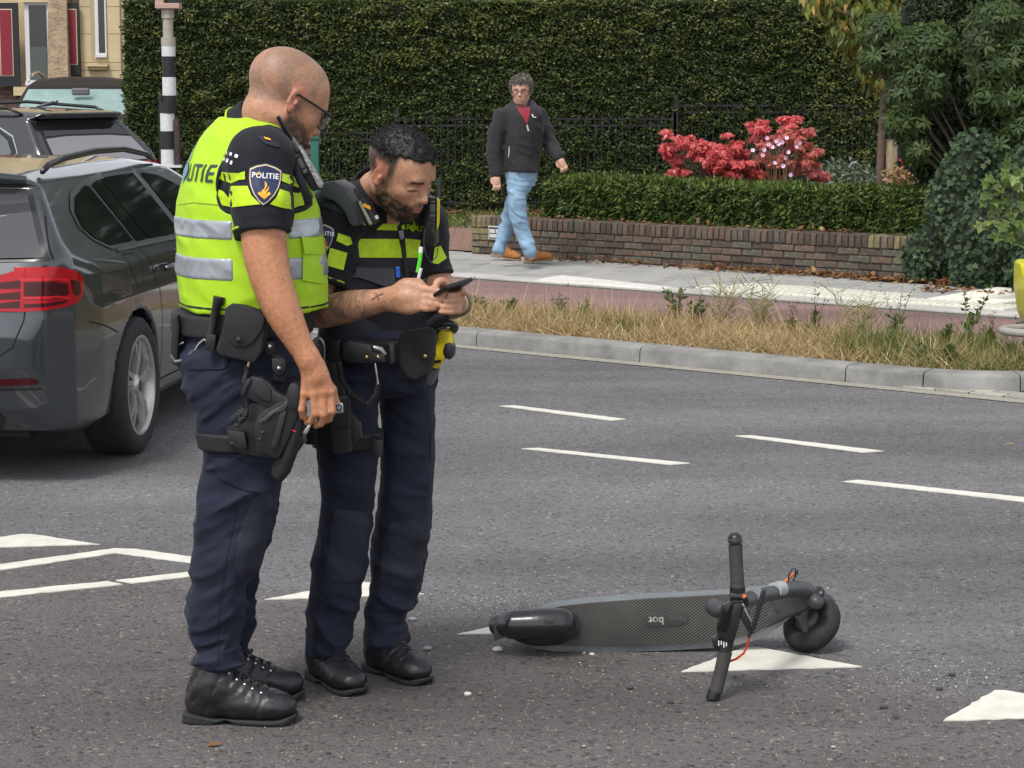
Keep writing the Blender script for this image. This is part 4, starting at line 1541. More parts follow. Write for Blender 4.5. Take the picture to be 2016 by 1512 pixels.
ib = [(np.append(sn(-.75, 5.15)[:2], .3), (.22, .25, .28)), (np.append(sn(-.55, 5.25)[:2], .75), (.25, .3, .4)), (np.append(sn(-.45, 5.4)[:2], 1.1), (.25, .3, .28)), (np.append(sn(-.1, 5.2)[:2], .45), (.45, .38, .48)), (np.append(sn(.55, 5.15)[:2], .6), (.6, .45, .62)), (np.append(sn(1.5, 5.1)[:2], .55), (.8, .5, .6)), (np.append(sn(2.5, 5.2)[:2], .6), (.8, .5, .6)),
  (np.append(sn(.25, 5.3)[:2], 1.0), (.42, .4, .33)), (np.append(sn(1.0, 5.3)[:2], 1.05), (.5, .4, .3)), (np.append(sn(1.8, 5.3)[:2], 1.2), (.6, .4, .4)), (np.append(sn(-.2, 5.1)[:2], .25), (.3, .3, .25)), (np.append(sn(.7, 4.95)[:2], .28), (.6, .35, .3))]
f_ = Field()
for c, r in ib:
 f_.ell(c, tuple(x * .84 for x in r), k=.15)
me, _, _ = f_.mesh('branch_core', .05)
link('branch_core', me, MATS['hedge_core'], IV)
P, A = blob_pts(rs, ib, 15000, .22)
ok = P[:, 2] > .11
P, A = P[ok], A[ok]
n = len(P)
D = rdir(rs, n) * .7 + np.array([0, -.25, -.8])
me = leaf_mesh('leaves', P, D, A + np.array([0, -.4, .3]) + rdir(rs, n) * .45, rs.uniform(.028, .055, n), rs.uniform(.028, .05, n),
    pal(rs, n, [(.03, .06, .03), (.045, .08, .042), (.022, .042, .02), (.06, .095, .055), (.08, .12, .05)], .25), 'ivy')
link('leaves', me, GLOSSY, IV)
mb = MB()
for k in range(9):
 a = at(rs.uniform(1830, 1960), rs.uniform(390, 470), 17.1)
 d = rdir(rs, 1)[0] * .16
 mb.tube([a, a + d * .5 + np.array([0, 0, .02]), a + d], .004, 4)
mb.build('twigs', mat('dry_twig', (.30, .2, .13), .9), IV)['kind'] = 'stuff'
mb = MB()
for i in range(4):
 MB().box((0, 0, 0), (.22, .05, .09), bev=.01).build('edging_stone', CONC, IV, world=False)
 b = IV.children[-1]
 p = sn(.75 + i * .46, 4.62, .15) - np.array(IV.location)
 b.location = p
 b.rotation_euler = (0, 0, TZ)
SY = empty('sycamore_sapling', tuple(np.append(sn(1.2, 4.6)[:2], .1)), label='sycamore sapling with large pale green lobed leaves before ivy', cat='tree')
b0 = np.array(SY.location)
mb = MB()
LP, LD = [], []
for (px, py) in ((1960, 360), (1990, 380), (2010, 370), (1950, 395), (1975, 410), (2005, 420), (1958, 430), (1985, 440), (2012, 455), (1995, 470), (2020, 400), (2030, 350), (2040, 440), (1968, 345), (1945, 370), (2000, 345), (1980, 460), (1990, 330), (1965, 380), (1998, 400), (1940, 425)):
 c = at(px, py, 16.3)
 mb.tube([b0, (b0 + c) / 2 + np.array([.1, 0, .2]), c], [.012, .008, .003], 5)
 for k in range(3):
  LP.append(c + rdir(rs, 1)[0] * .06)
  LD.append(rdir(rs, 1)[0] * .6 + np.array([-.3, -.1, -.6]))
mb.build('stem', BARK, SY)
n = len(LP)
me = leaf_mesh('leaves', np.array(LP), np.array(LD), np.array([0, -.8, .6]) + rdir(rs, n) * .35, rs.uniform(.07, .11, n), rs.uniform(.07, .10, n), pal(rs, n, [(.12, .18, .045), (.15, .21, .05), (.09, .14, .04)], .2), 'ivy')
link('leaves', me, LEAF, SY)
# ---- grit and stones on the asphalt
rs = np.random.RandomState(90)
n = 2600
px = np.concatenate([rs.uniform(0, 2016, 1400), rs.normal(960, 90, 700), rs.normal(1850, 130, 500)])
py = np.concatenate([rs.uniform(1120, 1512, 1400), rs.normal(1182, 18, 700), rs.normal(1335, 22, 500)])
big = rs.rand(n) < .02
Ps, Sz = [], []
mb = MB()
V, Fc, Cc = [], [], []
tpl = np.array([(1, 0, 0), (-1, 0, 0), (0, 1, 0), (0, -1, 0), (0, 0, .7), (0, 0, -.5)])
tf = [(0, 2, 4), (2, 1, 4), (1, 3, 4), (3, 0, 4), (2, 0, 5), (1, 2, 5), (3, 1, 5), (0, 3, 5)]
for i in range(n):
 g = gp(px[i], py[i])
 sz = rs.uniform(.0012, .0032) * (2.2 if big[i] else 1)
 t = (tpl * rs.uniform(.6, 1.4, (6, 1)) * sz) @ rotz(rs.uniform(0, 6.28)).T
 b = len(V) * 6
 V.append(t + np.array([g[0], g[1], sz * .3]))
 Fc += [tuple(b + q for q in f) for f in tf]
 c = (.5, .47, .4) if rs.rand() < .5 else ((.3, .27, .23) if rs.rand() < .6 else (.05, .05, .05))
 Cc += [c] * 6
me = mesh_np('road_grit', np.concatenate(V), np.array(Fc), 3)
colattr(me, np.array(Cc))
o = link('road_grit', me, mat('grit', attr='Col', rough=.85))
tag(o, 'pale sand and grit scattered over the asphalt', 'grit', kind='stuff')
stones = [(980, 1282, .014, 'pale', 'pale flat pebble behind the phone officer\'s shoe'), (921, 1369, .010, 'pale', 'round whitish pebble in front of the officers'),
   (842, 1280, .012, 'grey', 'grey pebble lying beside the phone officer\'s outer shoe'), (812, 1222, .012, 'grey', 'grey pebble behind the phone officer\'s cuff'),
   (1165, 1290, .008, 'pale', 'small whitish pebble below the scooter deck'), (1850, 1359, .009, 'dark', 'dark chipping between two give-way triangles'),
   (1740, 1395, .009, 'dark', 'dark chipping near a flat shard of plastic'), (1240, 1357, .009, 'dark', 'black chipping below the lettering on the deck'),
   (1320, 1385, .008, 'dark', 'black chipping beside the lower handlebar grip'), (1875, 1331, .009, 'dark', 'dark lump on sandy patch beside the front wheel')]
cm = {'pale': mat('stone_pale', (.5, .47, .42), .8, var=.2, vscale=60), 'grey': mat('stone_grey', (.26, .27, .28), .75, var=.2, vscale=60), 'dark': mat('stone_dark', (.035, .035, .037), .7)}
for (px_, py_, r_, k_, lb) in stones:
 bm = bmesh.new()
 bmesh.ops.create_icosphere(bm, subdivisions=2, radius=1)
 for v in bm.verts:
  q = np.array(v.co)
  v.co = Vector(q * np.array([1.25, .9, .6]) * r_ * (1 + .25 * float(vnoise(q[None] * 1.3 + px_, 1.0, 3)[0])))
 me = bpy.data.meshes.new('pebble')
 bm.to_mesh(me)
 bm.free()
 o = link('pebble', me, cm[k_], smooth=True)
 g = gp(px_, py_)
 o.location = (g[0], g[1], r_ * .5)
 tag(o, lb, 'pebble', 'loose pebbles on the road')
for (px_, py_, sz, c_, lb) in ((405, 1471, .045, (.22, .12, .06), 'brown curled dry leaf lying below the boots'), (1635, 1474, .016, (.6, .58, .52), 'small whitish scrap lying on brown asphalt'),
        (1755, 1416, .03, (.06, .07, .08), 'flat grey plastic shard near a give-way triangle'), (235, 1256, .014, (.45, .33, .16), 'small tan leaf scrap beside the short cream lines'), (1985, 876, .03, (.45, .3, .12), 'tan fallen leaf out on the grey carriageway')):
 g = gp(px_, py_)
 me = leaf_mesh('litter_scrap', g[None] + np.array([[0, 0, .004]]), np.array([[1.0, .3, .05]]), np.array([[.1, -.3, 1.0]]), sz, sz * .5, np.array([c_]), 'leaf', fold=.2)
 o = link('litter_scrap', me, LEAF)
 tag(o, lb, 'litter')
# ================================================================== PEOPLE
def smooth_tab(z, A, zq, sig=0.018):
 zz = np.linspace(z.min() - 3 * sig, z.max() + 3 * sig, 400)
 out = []
 w = np.exp(-0.5 * (np.arange(-30, 31) * (zz[1] - zz[0]) / sig) ** 2)
 w /= w.sum()
 for c in range(A.shape[1]):
  y = np.interp(zz, z, A[:, c])
  y = np.convolve(np.pad(y, 30, mode='edge'), w, 'valid')
  out.append(np.interp(zq, zz, y))
 return out
def loft_from(tab, Y, psi, off=0.0, nexp=2.25, sig=0.018, ztop=None, zbot=None, k=0.02, Yfn=None):
 tab = sorted(tab, key=lambda r: -r[0])
 z, A = [], []
 for r in tab:
  py, xl, xr, b = r[:4]
  yy = Y + (r[4] if len(r) > 4 else 0.0)
  m = at((xl + xr) / 2, py, yy)
  w = (at(xr, py, yy)[0] - at(xl, py, yy)[0]) / 2
  a = math.sqrt(max(w * w - (b * math.sin(psi)) ** 2, 0.03 ** 2)) / max(abs(math.cos(psi)), 0.3)
  z.append(m[2])
  A.append((m[0], yy, a, b))
 z, A = np.array(z), np.array(A)
 zt = z.max() if ztop is None else ztop
 zb = z.min() if zbot is None else zbot
 c, s = math.cos(psi), math.sin(psi)
 zs = np.linspace(z.min() - .05, z.max() + .05, 300)
 T = np.stack(smooth_tab(z, A, zs, sig), 1)
 def fn(P):
  zq = P[..., 2]
  cx, cy, a, b = (np.interp(zq, zs, T[:, i]) for i in range(4))
  a, b = a + off, b + off
  dx, dy = P[..., 0] - cx, P[..., 1] - cy
  u, v = dx * c + dy * s, -dx * s + dy * c
  k0 = (np.abs(u / a) ** nexp + np.abs(v / b) ** nexp) ** (1 / nexp)
  d = (1 - 1 / np.maximum(k0, 0.05)) * np.sqrt(u * u + v * v + 1e-9)
  d = np.where(k0 < .3, -.7 * np.minimum(a, b), d)
  d = smax(d, zq - zt, k)
  return smax(d, zb - zq, k)
 mr = (A[:, 2:].max() + abs(off)) * 1.05
 lo = np.array([A[:, 0].min() - mr, A[:, 1].min() - mr, zb - .005])
 hi = np.array([A[:, 0].max() + mr, A[:, 1].max() + mr, zt + .005])
 return fn, lo, hi
def folds(amps, seed, f=(7, 7, 26), tilt=0.0):
 zz = np.array([a[0] for a in amps])
 aa = np.array([a[1] for a in amps])
 o = np.argsort(zz)
 zz, aa = zz[o], aa[o]
 def fn(P):
  Q = P.copy()
  Q[..., 2] = Q[..., 2] + tilt * P[..., 0] + .05 * vnoise(P, 5, seed + 5)
  n1 = vnoise(Q * np.array(f), 1.0, seed)
  n2 = vnoise(Q * np.array(f) * 2.1, 1.0, seed + 1)
  r = (1 - 2.2 * np.abs(n1) ** .75) * .72 + (1 - 2.2 * np.abs(n2) ** .75) * .28
  return -np.interp(P[..., 2], zz, aa) * r
 return fn
def head_parts(F, O, M, s, ears=True, nose=1.0, beardk=0.0, jaw=1.0):
 def g(p):
  return O + M @ (np.array(p, float) * s)
 def E_(c, r, k=.012, op='u', rot=None):
  MM = M if rot is None else M @ rot
  F.ell(g(c), tuple(x * s for x in r), MM, k * s, op)
 def C_(a, b, ra, rb, k=.012, op='u'):
  F.cone(g(a), g(b), ra * s, rb * s, k * s, op)
 E_((-.014, 0, .040), (.100, .077, .083), .01)
 E_((.030, 0, .030), (.064, .066, .075), .03)
 E_((.034, 0, -.020), (.058, .060, .075), .03)
 E_((.034, 0, -.072), (.048 * jaw, .051 * jaw, .036), .03)
 for y in (-1, 1):
  C_((-.008, .052 * y * jaw, -.050), (.060, .026 * y, -.094), .018, .016, .025)
  E_((.060, .040 * y, -.022), (.022, .020, .018), .02)
 E_((.072, 0, -.096), (.019, .021, .017), .022)
 C_((.084, -.030, .022), (.084, .030, .022), .0105, .0105, .022)
 for y in (-1, 1):
  E_((.097, .032 * y, .002), (.020, .019, .013), .014, 's')
  E_((.0755, .0315 * y, -.001), (.0145, .0150, .0135), .004)
  C_((.0905, .020 * y, .0005), (.0845, .045 * y, -.003), .0032, .0026, .004)
 C_((.088, 0, .014), (.108, 0, -.024), .0080 * nose, .0098 * nose, .014)
 E_((.109, 0, -.029), (.012 * nose, .0105, .010), None, k=.008) if False else F.ell(g((.1085, 0, -.029)), (.0125 * s * nose, .0108 * s, .0102 * s), M, .008 * s)
 for y in (-1, 1):
  E_((.0965, .0115 * y, -.0335), (.0105, .0072, .0078), .006)
  E_((.101, .0065 * y, -.0415), (.004, .0028, .003), .003, 's')
 E_((.084, 0, -.060), (.017, .030, .022), .02)
 C_((.089, -.020, -.0595), (.098, 0, -.0570), .0050, .0058, .006)
 C_((.089, .020, -.0595), (.098, 0, -.0570), .0050, .0058, .006)
 C_((.088, -.016, -.0685), (.0955, 0, -.0695), .0055, .0068, .006)
 C_((.088, .016, -.0685), (.0955, 0, -.0695), .0055, .0068, .006)
 C_((.100, -.012, -.0640), (.100, .012, -.0640), .0016, .0016, .002, 's')
 if ears:
  for y in (-1, 1):
   rot = rotz(y * R(-24)) @ roty(R(10))
   E_((-.010, .076 * y, -.004), (.018, .0055, .031), .006, rot=rot)
   E_((-.006, .078 * y, -.026), (.009, .0055, .011), .006, rot=rot)
   E_((-.006, .0825 * y, -.002), (.0105, .005, .019), .003, 's', rot=rot)
   E_((-.001, .0795 * y, -.008), (.006, .004, .009), .003, rot=rot)
def finger(F, pts, r0=.0095, r1=.0072, k=.006):
 n = len(pts)
 F.chain(pts, [r0 + (r1 - r0) * i / (n - 1) for i in range(n)], .004, k)
def sstep(a, b, x):
 t = np.clip((x - a) / (b - a), 0, 1)
 return t * t * (3 - 2 * t)
def lerpc(C, col, w):
 return C * (1 - w[:, None]) + np.asarray(col)[None] * w[:, None]
SKIN = mat('skin', attr='Col', rough=.46, spec=.42, sss=.10, bump=.8, bscale=170, bdist=.0014, var=.17, vscale=90)
SEAM = mat('seam_black', (.003, .0035, .006), .8)
NAVY = mat('navy_twill', (.0100, .0126, .0285), .8, var=.25, vscale=9, bump=.35, bscale=520, bdist=.0006, sheen=.03, spec=.3, wr=.65, wscale=10)
KNIT = mat('dark_knit', (.0105, .011, .0165), .85, var=.2, vscale=9, bump=.3, bscale=480, bdist=.0006, sheen=.04, spec=.3, wr=.3, wscale=12)
HIVIS = mat('hivis_yellow', (.37, .61, .008), .62, var=.07, vscale=14, bump=.35, bscale=240, bdist=.0008, wr=.55, wscale=9)
HISTR = mat('hivis_stripe', (.45, .66, .006), .6, var=.16, vscale=60, bump=.3, bscale=300, bdist=.0008)
REFL = mat('reflective_grey', (.36, .39, .42), .34, metal=.45, var=.2, vscale=18, bump=.25, bscale=60, bdist=.002, wr=.5, wscale=14)
BLK = mat('black_nylon', (.011, .011, .0125), .72, var=.25, vscale=40, bump=.4, bscale=380, bdist=.0008)
BLKP = mat('black_plastic', (.014, .014, .016), .38, var=.15, vscale=20)
LEATH = mat('black_leather', (.014, .0145, .0165), .42, var=.2, vscale=25, bump=.45, bscale=140, bdist=.0012)
RUBB = mat('black_rubber', (.014, .014, .0145), .75, var=.25, vscale=25, bump=.3, bscale=120)
GUNM = mat('gun_metal', (.03, .03, .033), .35, metal=.4)
STEEL = mat('steel', (.55, .55, .55), .3, metal=1.0)
BRASS = mat('brass', (.55, .4, .2), .35, metal=1.0)
WHITE = mat('white_print', (.75, .75, .75), .6)
DKPRINT = mat('dark_print', (.03, .035, .05), .6)
BADGE = mat('badge_blue', (.010, .022, .075), .6, bump=.3, bscale=400, bdist=.0006)
GOLD = mat('badge_gold', (.80, .40, .03), .55)
CREAM = mat('badge_rim', (.72, .56, .38), .6)
GREYV = mat('vest_grey', (.055, .06, .07), .75, var=.15, vscale=12, bump=.35, bscale=420, bdist=.0006, sheen=.2)
LENS = mat('spectacle_lens', (.9, .92, .92), .03, spec=.5, alpha=.22)
def vdir(px, py):
 r = ray(px, py)
 return -r / np.linalg.norm(r)
def ppatch(name, poly, Y, bvh, m, parent, off=.0035, step=.012, thick=.0035, holes=()):
 A = np.array(poly, float)
 n = vdir(*A.mean(0))
 f = lambda pl: [(at(p[0], p[1], Y)[0], at(p[0], p[1], Y)[2]) for p in pl]
 return patch(name, f(poly), (0, Y, 0), (1, 0, 0), (0, 0, 1), n, bvh, m, parent, off, step, thick, [f(h) for h in holes], maxd=.5)
def ptext(name, s, px, py, hpx, Y, bvh, m, parent, ang=0., off=.003, bold=.01, spacing=1.0, sx=1.0, slant=0.):
 c = at(px, py, Y)
 sc = abs(at(px, py - 50, Y)[2] - at(px, py + 50, Y)[2]) / 100
 a = R(ang)
 u = np.array([math.cos(a), 0, math.sin(a)])
 v = np.array([-math.sin(a) + slant * math.cos(a), 0, math.cos(a)])
 return text_on(name, s, hpx * sc / .7, c, u, v, vdir(px, py), bvh, m, parent, off, bold, spacing, sx, maxd=.4)
def pprism(name, poly, Y, t, m, parent, bev=.004, yaw=0., smooth=True, bow=0.):
 P = [at(p[0], p[1], Y) for p in poly]
 c = np.mean(P, 0)
 bm = bmesh.new()
 vs = [bm.verts.new(Vector((p[0], p[1] - t / 2, p[2]))) for p in P]
 f = bm.faces.new(vs)
 r = bmesh.ops.extrude_face_region(bm, geom=[f])
 for v in r['geom']:
  if isinstance(v, bmesh.types.BMVert):
   v.co.y += t
 bmesh.ops.recalc_face_normals(bm, faces=bm.faces)
 if bev:
  bmesh.ops.bevel(bm, geom=list(bm.edges), offset=bev, segments=2, affect='EDGES', profile=.6, clamp_overlap=True)
 if yaw:
  bmesh.ops.rotate(bm, verts=bm.verts, cent=Vector(c), matrix=Matrix.Rotation(yaw, 3, 'Z'))
 me = bpy.data.meshes.new(name)
 bm.to_mesh(me)
 bm.free()
 o = link(name, me, m, parent)
 return shade_auto(o, 35) if smooth else o
def ptube(name, pts, r, m, parent, n=10):
 o = MB().tube([at(*p) for p in pts], r, n).build(name, m, parent)
 return shade_auto(o, 50)
def ring(name, c, M, ro, ri, m, parent, n=18):
 pts = [np.array(c) + M @ np.array([0, ro * math.cos(2 * math.pi * i / n), ro * math.sin(2 * math.pi * i / n)]) for i in range(n)]
 o = MB().tube(pts, ri, 6, closed=True).build(name, m, parent, smooth=True)
 return o
def coil(name, ctl, r, wire, turns, m, parent):
 C = np.array([at(*p) for p in ctl])
 t = np.linspace(0, len(C) - 1, turns * 9)
 Q = np.stack([np.interp(t, np.arange(len(C)), C[:, i]) for i in range(3)], 1)
 T = np.gradient(Q, axis=0)
 T /= np.linalg.norm(T, axis=1, keepdims=True)
 a = np.cross(T, np.array([0, 1.0, 0]))
 a /= np.linalg.norm(a, axis=1, keepdims=True)
 b = np.cross(T, a)
 ph = np.arange(len(t)) * 2 * math.pi / 9
 pts = Q + r * (np.cos(ph)[:, None] * a + np.sin(ph)[:, None] * b)
 return MB().tube(list(pts), wire, 5).build(name, m, parent, smooth=True)
def boot(parent, heel, ang, L, hi, seed, w=1.0, pitch=0.0, mats=None, z0=0.0, toe_lift=0.0, nm='boot'):
 s = L / .31
 up, so = mats or (LEATH, RUBB)
 Mx = rotz(ang) @ roty(pitch)
 hl = np.array([heel[0], heel[1], z0])
 def tf(V):
  return hl + (np.asarray(V) * s * np.array([1, w, 1])) @ Mx.T
 F = Field()
 if hi:
  F.cone((.074, 0, .165), (.072, 0, .11), .047, .049, .02)
 else:
  F.cone((.070, 0, .11), (.070, 0, .09), .050, .050, .02)
 F.ell((.054, 0, .062), (.056, .042, .062), None, .03)
 F.cone((.085, 0, .105), (.195, 0, .060), .050, .042, .035)
 F.ell((.165, 0, .048), (.095, .046, .040), None, .03)
 F.ell((.245, 0, .046), (.060, .049, .038), None, .03)
 F.box((.155, 0, -.085), (.3, .2, .10), None, 0, .006, 's')
 def det(P):
  d = -.0016 * vnoise(P, 38, seed) - .0012 * vnoise(P, 90, seed + 1)
  # tongue padding and lace valleys
  t = (P[..., 0] * .85 - P[..., 2] * .5)
  d = d - .0022 * np.sin((P[..., 0] - .6 * P[..., 2]) * 190) * (np.abs(P[..., 1]) < .045) * sstep(.055, .075, P[..., 2]) * sstep(.21, .16, P[..., 0])
  # stitched seam line round the toe and heel counter
  for (sx, sz) in ((.205, .045), (.075, .075)):
   q = np.abs(P[..., 0] - sx - .5 * (P[..., 2] - sz))
   d = d + .0022 * np.exp(-(q / .0025) ** 2)
  return d
 F.add(det, (-1, -1, -1), (1, 1, 1), 0, 'd')
 ax, G = F.grid(.004, lo=(-.01, -.075, .008), hi=(.325, .075, .19 if hi else .14))
 V, Q = surface_nets(ax, G)
 V = laplace(V, Q)
 me = mesh_np('boot', tf(V), Q)
 o = link(nm, me, up, parent, True)
 # sole
 S = Field()
 foot = [(-.004, -.030), (.02, -.041), (.08, -.039), (.13, -.037), (.19, -.047), (.24, -.051), (.285, -.041), (.307, -.016), (.307, .016), (.285, .041), (.24, .051), (.19, .047), (.13, .037), (.08, .039), (.02, .041), (-.004, .030)]
 def sole(P):
  top = .016 + .014 * sstep(.1, .0, P[..., 0]) + .014 * sstep(.25, .315, P[..., 0])
  d = smax(d_poly(P[..., 0], P[..., 1], foot) - .0005, P[..., 2] - top, .006)
  bot = .016 * sstep(.255, .315, P[..., 0]) ** 2 + .012 * np.exp(-((P[..., 0] - .115) / .018) ** 2) * 1.0
  d = smax(d, bot - P[..., 2], .004)
  g = np.sin(P[..., 0] * 260) * sstep(.024, .016, P[..., 2]) * sstep(-.0, -.006, d)
  return d + .0018 * np.maximum(g, 0) + .0018 * np.exp(-((P[..., 2] - top + .012) / .002) ** 2)
 S.add(sole, (-.02, -.07, -.004), (.33, .07, .06))
 ax, G = S.grid(.0042)
 V, Q = surface_nets(ax, G)
 V = laplace(V, Q)
 V[:, 2] = np.maximum(V[:, 2], .001)
 so_ = link('sole', mesh_np('sole', tf(V), Q), so, o, True)
 # laces and eyelets
 bv = bvh_np(np.asarray(me.vertices and [v.co for v in me.vertices]), Q * 0 if False else np.array([p.vertices[:] for p in me.polygons])) if False else None
 lv = Field()
 lv.p = list(F.p)
 nrow = 6 if hi else 5
 zs = [(.205 - .021 * i, ) for i in range(nrow)]
 pts = []
 for i in range(nrow):
  t = i / (nrow - 1)
  x = (.105 if hi else .120) + ((.105) if hi else .085) * t
  z = (.160 if hi else .125) - (.075 if hi else .045) * t
  for y in (-1, 1):
   p = np.array([[x, .026 * y * (1 - .15 * t), z]])
   p = lv.project(lv.project(p))[0]
   pts.append((p, y))
 for i in range(nrow - 1):
  for a, b in ((2 * i, 2 * i + 3), (2 * i + 1, 2 * i + 2)):
   pa, pb = pts[a][0], pts[b][0]
   mid = (pa + pb) / 2
   mid = lv.project(lv.project(mid[None]))[0] + np.array([.002, 0, .004])
   MB().tube(list(tf([pa, (pa + mid) / 2 + np.array([0, 0, .001]), mid, (pb + mid) / 2 + np.array([0, 0, .001]), pb])), .0026 * s, 5).build('lace', BLK, o, smooth=True)
 if hi:
  for i, (p, y) in enumerate(pts):
   q = tf([p + np.array([0, .004 * y, -.002])])[0]
   MB().lathe([(0, -.001), (.0042, -.001), (.0042, .002), (.002, .0035), (0, .0035)], q, basis(np.array([0, 0, 1.0])) if False else (Mx @ rotx(-y * R(60))), 10).build('eyelet', STEEL, o, smooth=True)
 return o
def skin_mesh(F, h, parent, colfn, name='body', smooth=1, lo=None, hi=None):
 me, V, Q = F.mesh(name, h, smooth=smooth, lo=lo, hi=hi)
 colattr(me, np.clip(colfn(V), 0, 1))
 o = link(name, me, SKIN, parent)
 return o, V, Q
def cloth(F, h, name, m, parent, smooth=1):
 me, V, Q = F.mesh(name, h, smooth=smooth)
 Vw = V.copy()
 o = link(name, me, m, parent)
 return o, bvh_np(Vw, Q)
FLAME = [(-.30, -.02), (-.22, .18), (-.05, .34), (.02, .52), (.00, .72), (-.03, 1.0), (.16, .78), (.20, .60), (.12, .42), (.02, .24), (.05, .08), (.10, .22), (.26, .40), (.34, .58), (.36, .40), (.28, .22), (.16, .06), (.20, -.1), (.05, -.16), (-.15, -.14)]
BOOK = [(-.55, -.06), (-.38, .10), (-.30, -.02), (-.15, -.16), (.05, -.18), (.20, -.12), (.22, .02), (.36, .14), (.55, -.02), (.02, -.52)]
def emblem(parent, px, py, hpx, Y, bvh, m, off, ang=0., names=('flame', 'book')):
 a = R(-ang)
 rot = lambda p: (p[0] * math.cos(a) - p[1] * math.sin(a), p[0] * math.sin(a) + p[1] * math.cos(a))
 for nm, pl in zip(names, (FLAME, BOOK)):
  q = [rot((x * hpx * .66, -y * hpx * .66)) for x, y in pl]
  ppatch(nm, [(px + x, py + y + hpx * .16) for x, y in q], Y, bvh, m, parent, off, .004, 0)
def shield(parent, px, py, w, h, Y, bvh, ang=0., text=True, sx=1.0):
 a = R(-ang)
 def tr(pl, k=1.0):
  o_ = []
  for x, y in pl:
   x, y = x * w / 2 * k * sx, -y * h / 2 * k
   o_.append((px + x * math.cos(a) - y * math.sin(a), py + x * math.sin(a) + y * math.cos(a)))
  return o_
 shape = [(-1, .72), (-.6, .88), (0, 1.0), (.6, .88), (1, .72), (1, .3), (.9, -.1), (.65, -.5), (.3, -.83), (0, -1), (-.3, -.83), (-.65, -.5), (-.9, -.1), (-1, .3)]
 b = ppatch('shield_badge', tr(shape, 1.06), Y, bvh, DKPRINT, parent, .0035, .008, .003)
 if b is None:
  return
 ppatch('rim', tr(shape), Y, bvh, CREAM, b, .0045, .008, 0)
 ppatch('field', tr(shape, .93), Y, bvh, BADGE, b, .0055, .008, 0)
 if text:
  tx, ty = tr([(0, .42)])[0]
  ptext('lettering', 'POLITIE', tx, ty, h * .13, Y, bvh, WHITE, b, ang, .0068, .025, 1.08, sx * .98)
  fx, fy = tr([(-.42, .50)])[0]
  emblem(b, fx, fy - h * .03, h * .12, Y, bvh, GOLD, .0075, ang, ('small_flame', 'small_book'))
  fx, fy = tr([(0, -.28)])[0]
  emblem(b, fx, fy, h * .46, Y, bvh, GOLD, .0068, ang)
 return b
HAIR = mat('black_hair', (.008, .0075, .008), .6, var=.5, vscale=90, spec=.6)
HSTR = mat('hair_strand', attr='Col', rough=.6, spec=.35)
def strands(V, Q, O, M, s, n, L, W_, cols, seed, parent, name, sel=None, flow=(.3, 0, -.1), m=HAIR, stand=.8):
 rs = np.random.RandomState(seed)
 c = V[Q].mean(1)
 a = np.cross(V[Q[:, 2]] - V[Q[:, 0]], V[Q[:, 3]] - V[Q[:, 1]])
 a /= np.maximum(np.linalg.norm(a, axis=1, keepdims=True), 1e-9)
 ok = ((c - O) * a).sum(1) > 0
 if sel is not None:
  ok &= sel((c - O) @ M / s)
 idx = np.where(ok)[0]
 idx = idx[rs.randint(0, len(idx), n)]
 D = a[idx] * stand + (M @ np.array(flow)) + rdir(rs, n) * .75
 me = leaf_mesh(name, c[idx] - a[idx] * .002, D, rdir(rs, n), L * rs.uniform(.6, 1.2, n), W_, pal(rs, n, cols, .3), 'blade', curl=1.5)
 o = link(name, me, m, parent)
 o['kind'] = 'stuff'
 return o
# ---------------------------------------------------------------- officer in the yellow vest (seen from his right side)
Y1 = 6.0
PSI = R(20)
P1 = empty('person', (at(480, 1400, Y1)[0], Y1, 0), label='police officer in yellow reflective vest and glasses, head bowed, holding keys', cat='person')
vest_tab = [(232, 436, 545, .10), (250, 410, 556, .15), (275, 388, 566, .185), (310, 371, 580, .21), (350, 358, 602, .225), (400, 350, 623, .232), (450, 348, 629, .235), (500, 350, 640, .235), (550, 352, 643, .232), (602, 357, 641, .225)]
pelvis_tab = [(590, 352, 612, .19), (640, 347, 606, .195), (690, 348, 600, .20), (740, 354, 596, .20), (780, 364, 588, .18)]
legR = [(700, 352, 592, .100), (760, 358, 588, .105), (800, 370, 580, .105), (840, 388, 570, .102), (880, 398, 560, .098), (930, 397, 556, .095), (980, 390, 549, .092), (1020, 386, 538, .09), (1070, 379, 528, .09), (1110, 372, 516, .088), (1150, 369, 492, .085), (1200, 368, 484, .083), (1240, 369, 492, .082), (1275, 376, 482, .08), (1315, 381, 474, .078)]
legL = [(r[0] - 8, r[1] + 12, r[2] + (6 if r[0] < 1150 else 14), r[3]) for r in legR]
# body
F = Field()
HO1, HM1, HS1 = at(561, 197, 5.965), rotz(R(29)) @ roty(R(30)), 1.11
head_parts(F, HO1, HM1, HS1, nose=.95)
neck0 = HO1 + HM1 @ (np.array([-.028, 0, -.05]) * HS1)
F.limb([neck0, at(520, 262, 5.99), at(500, 300, 6.0)], [.066, .066, .075], .03)
AR = [at(516, 335, 5.79), at(518, 440, 5.745), at(523, 502, 5.73), at(538, 563, 5.715), at(558, 615, 5.705), at(585, 668, 5.70), at(607, 706, 5.695)]
F.limb(AR, [.064, .060, .0585, .0530, .0480, .0365, .0295], .03)
kn = [at(600, 775, 5.70), at(618, 775, 5.692), at(636, 772, 5.692), at(652, 771, 5.70)]
wr = at(608, 708, 5.70)
F.chain([wr, at(622, 740, 5.70)], [.028, .030], .02)
for q, k_ in enumerate(kn):
 F.cone(at(607 + 7 * q, 722, 5.70), k_, .017, .0122, .014)
F.chain([kn[0], at(594, 806, 5.70), at(596, 820, 5.715), at(604, 824, 5.73)], [.0110, .0098, .0088, .0078], .004, .006)
F.chain([kn[1], at(621, 814, 5.69), at(612, 829, 5.708), at(604, 833, 5.725)], [.0118, .0105, .0095, .0082], .004, .006)
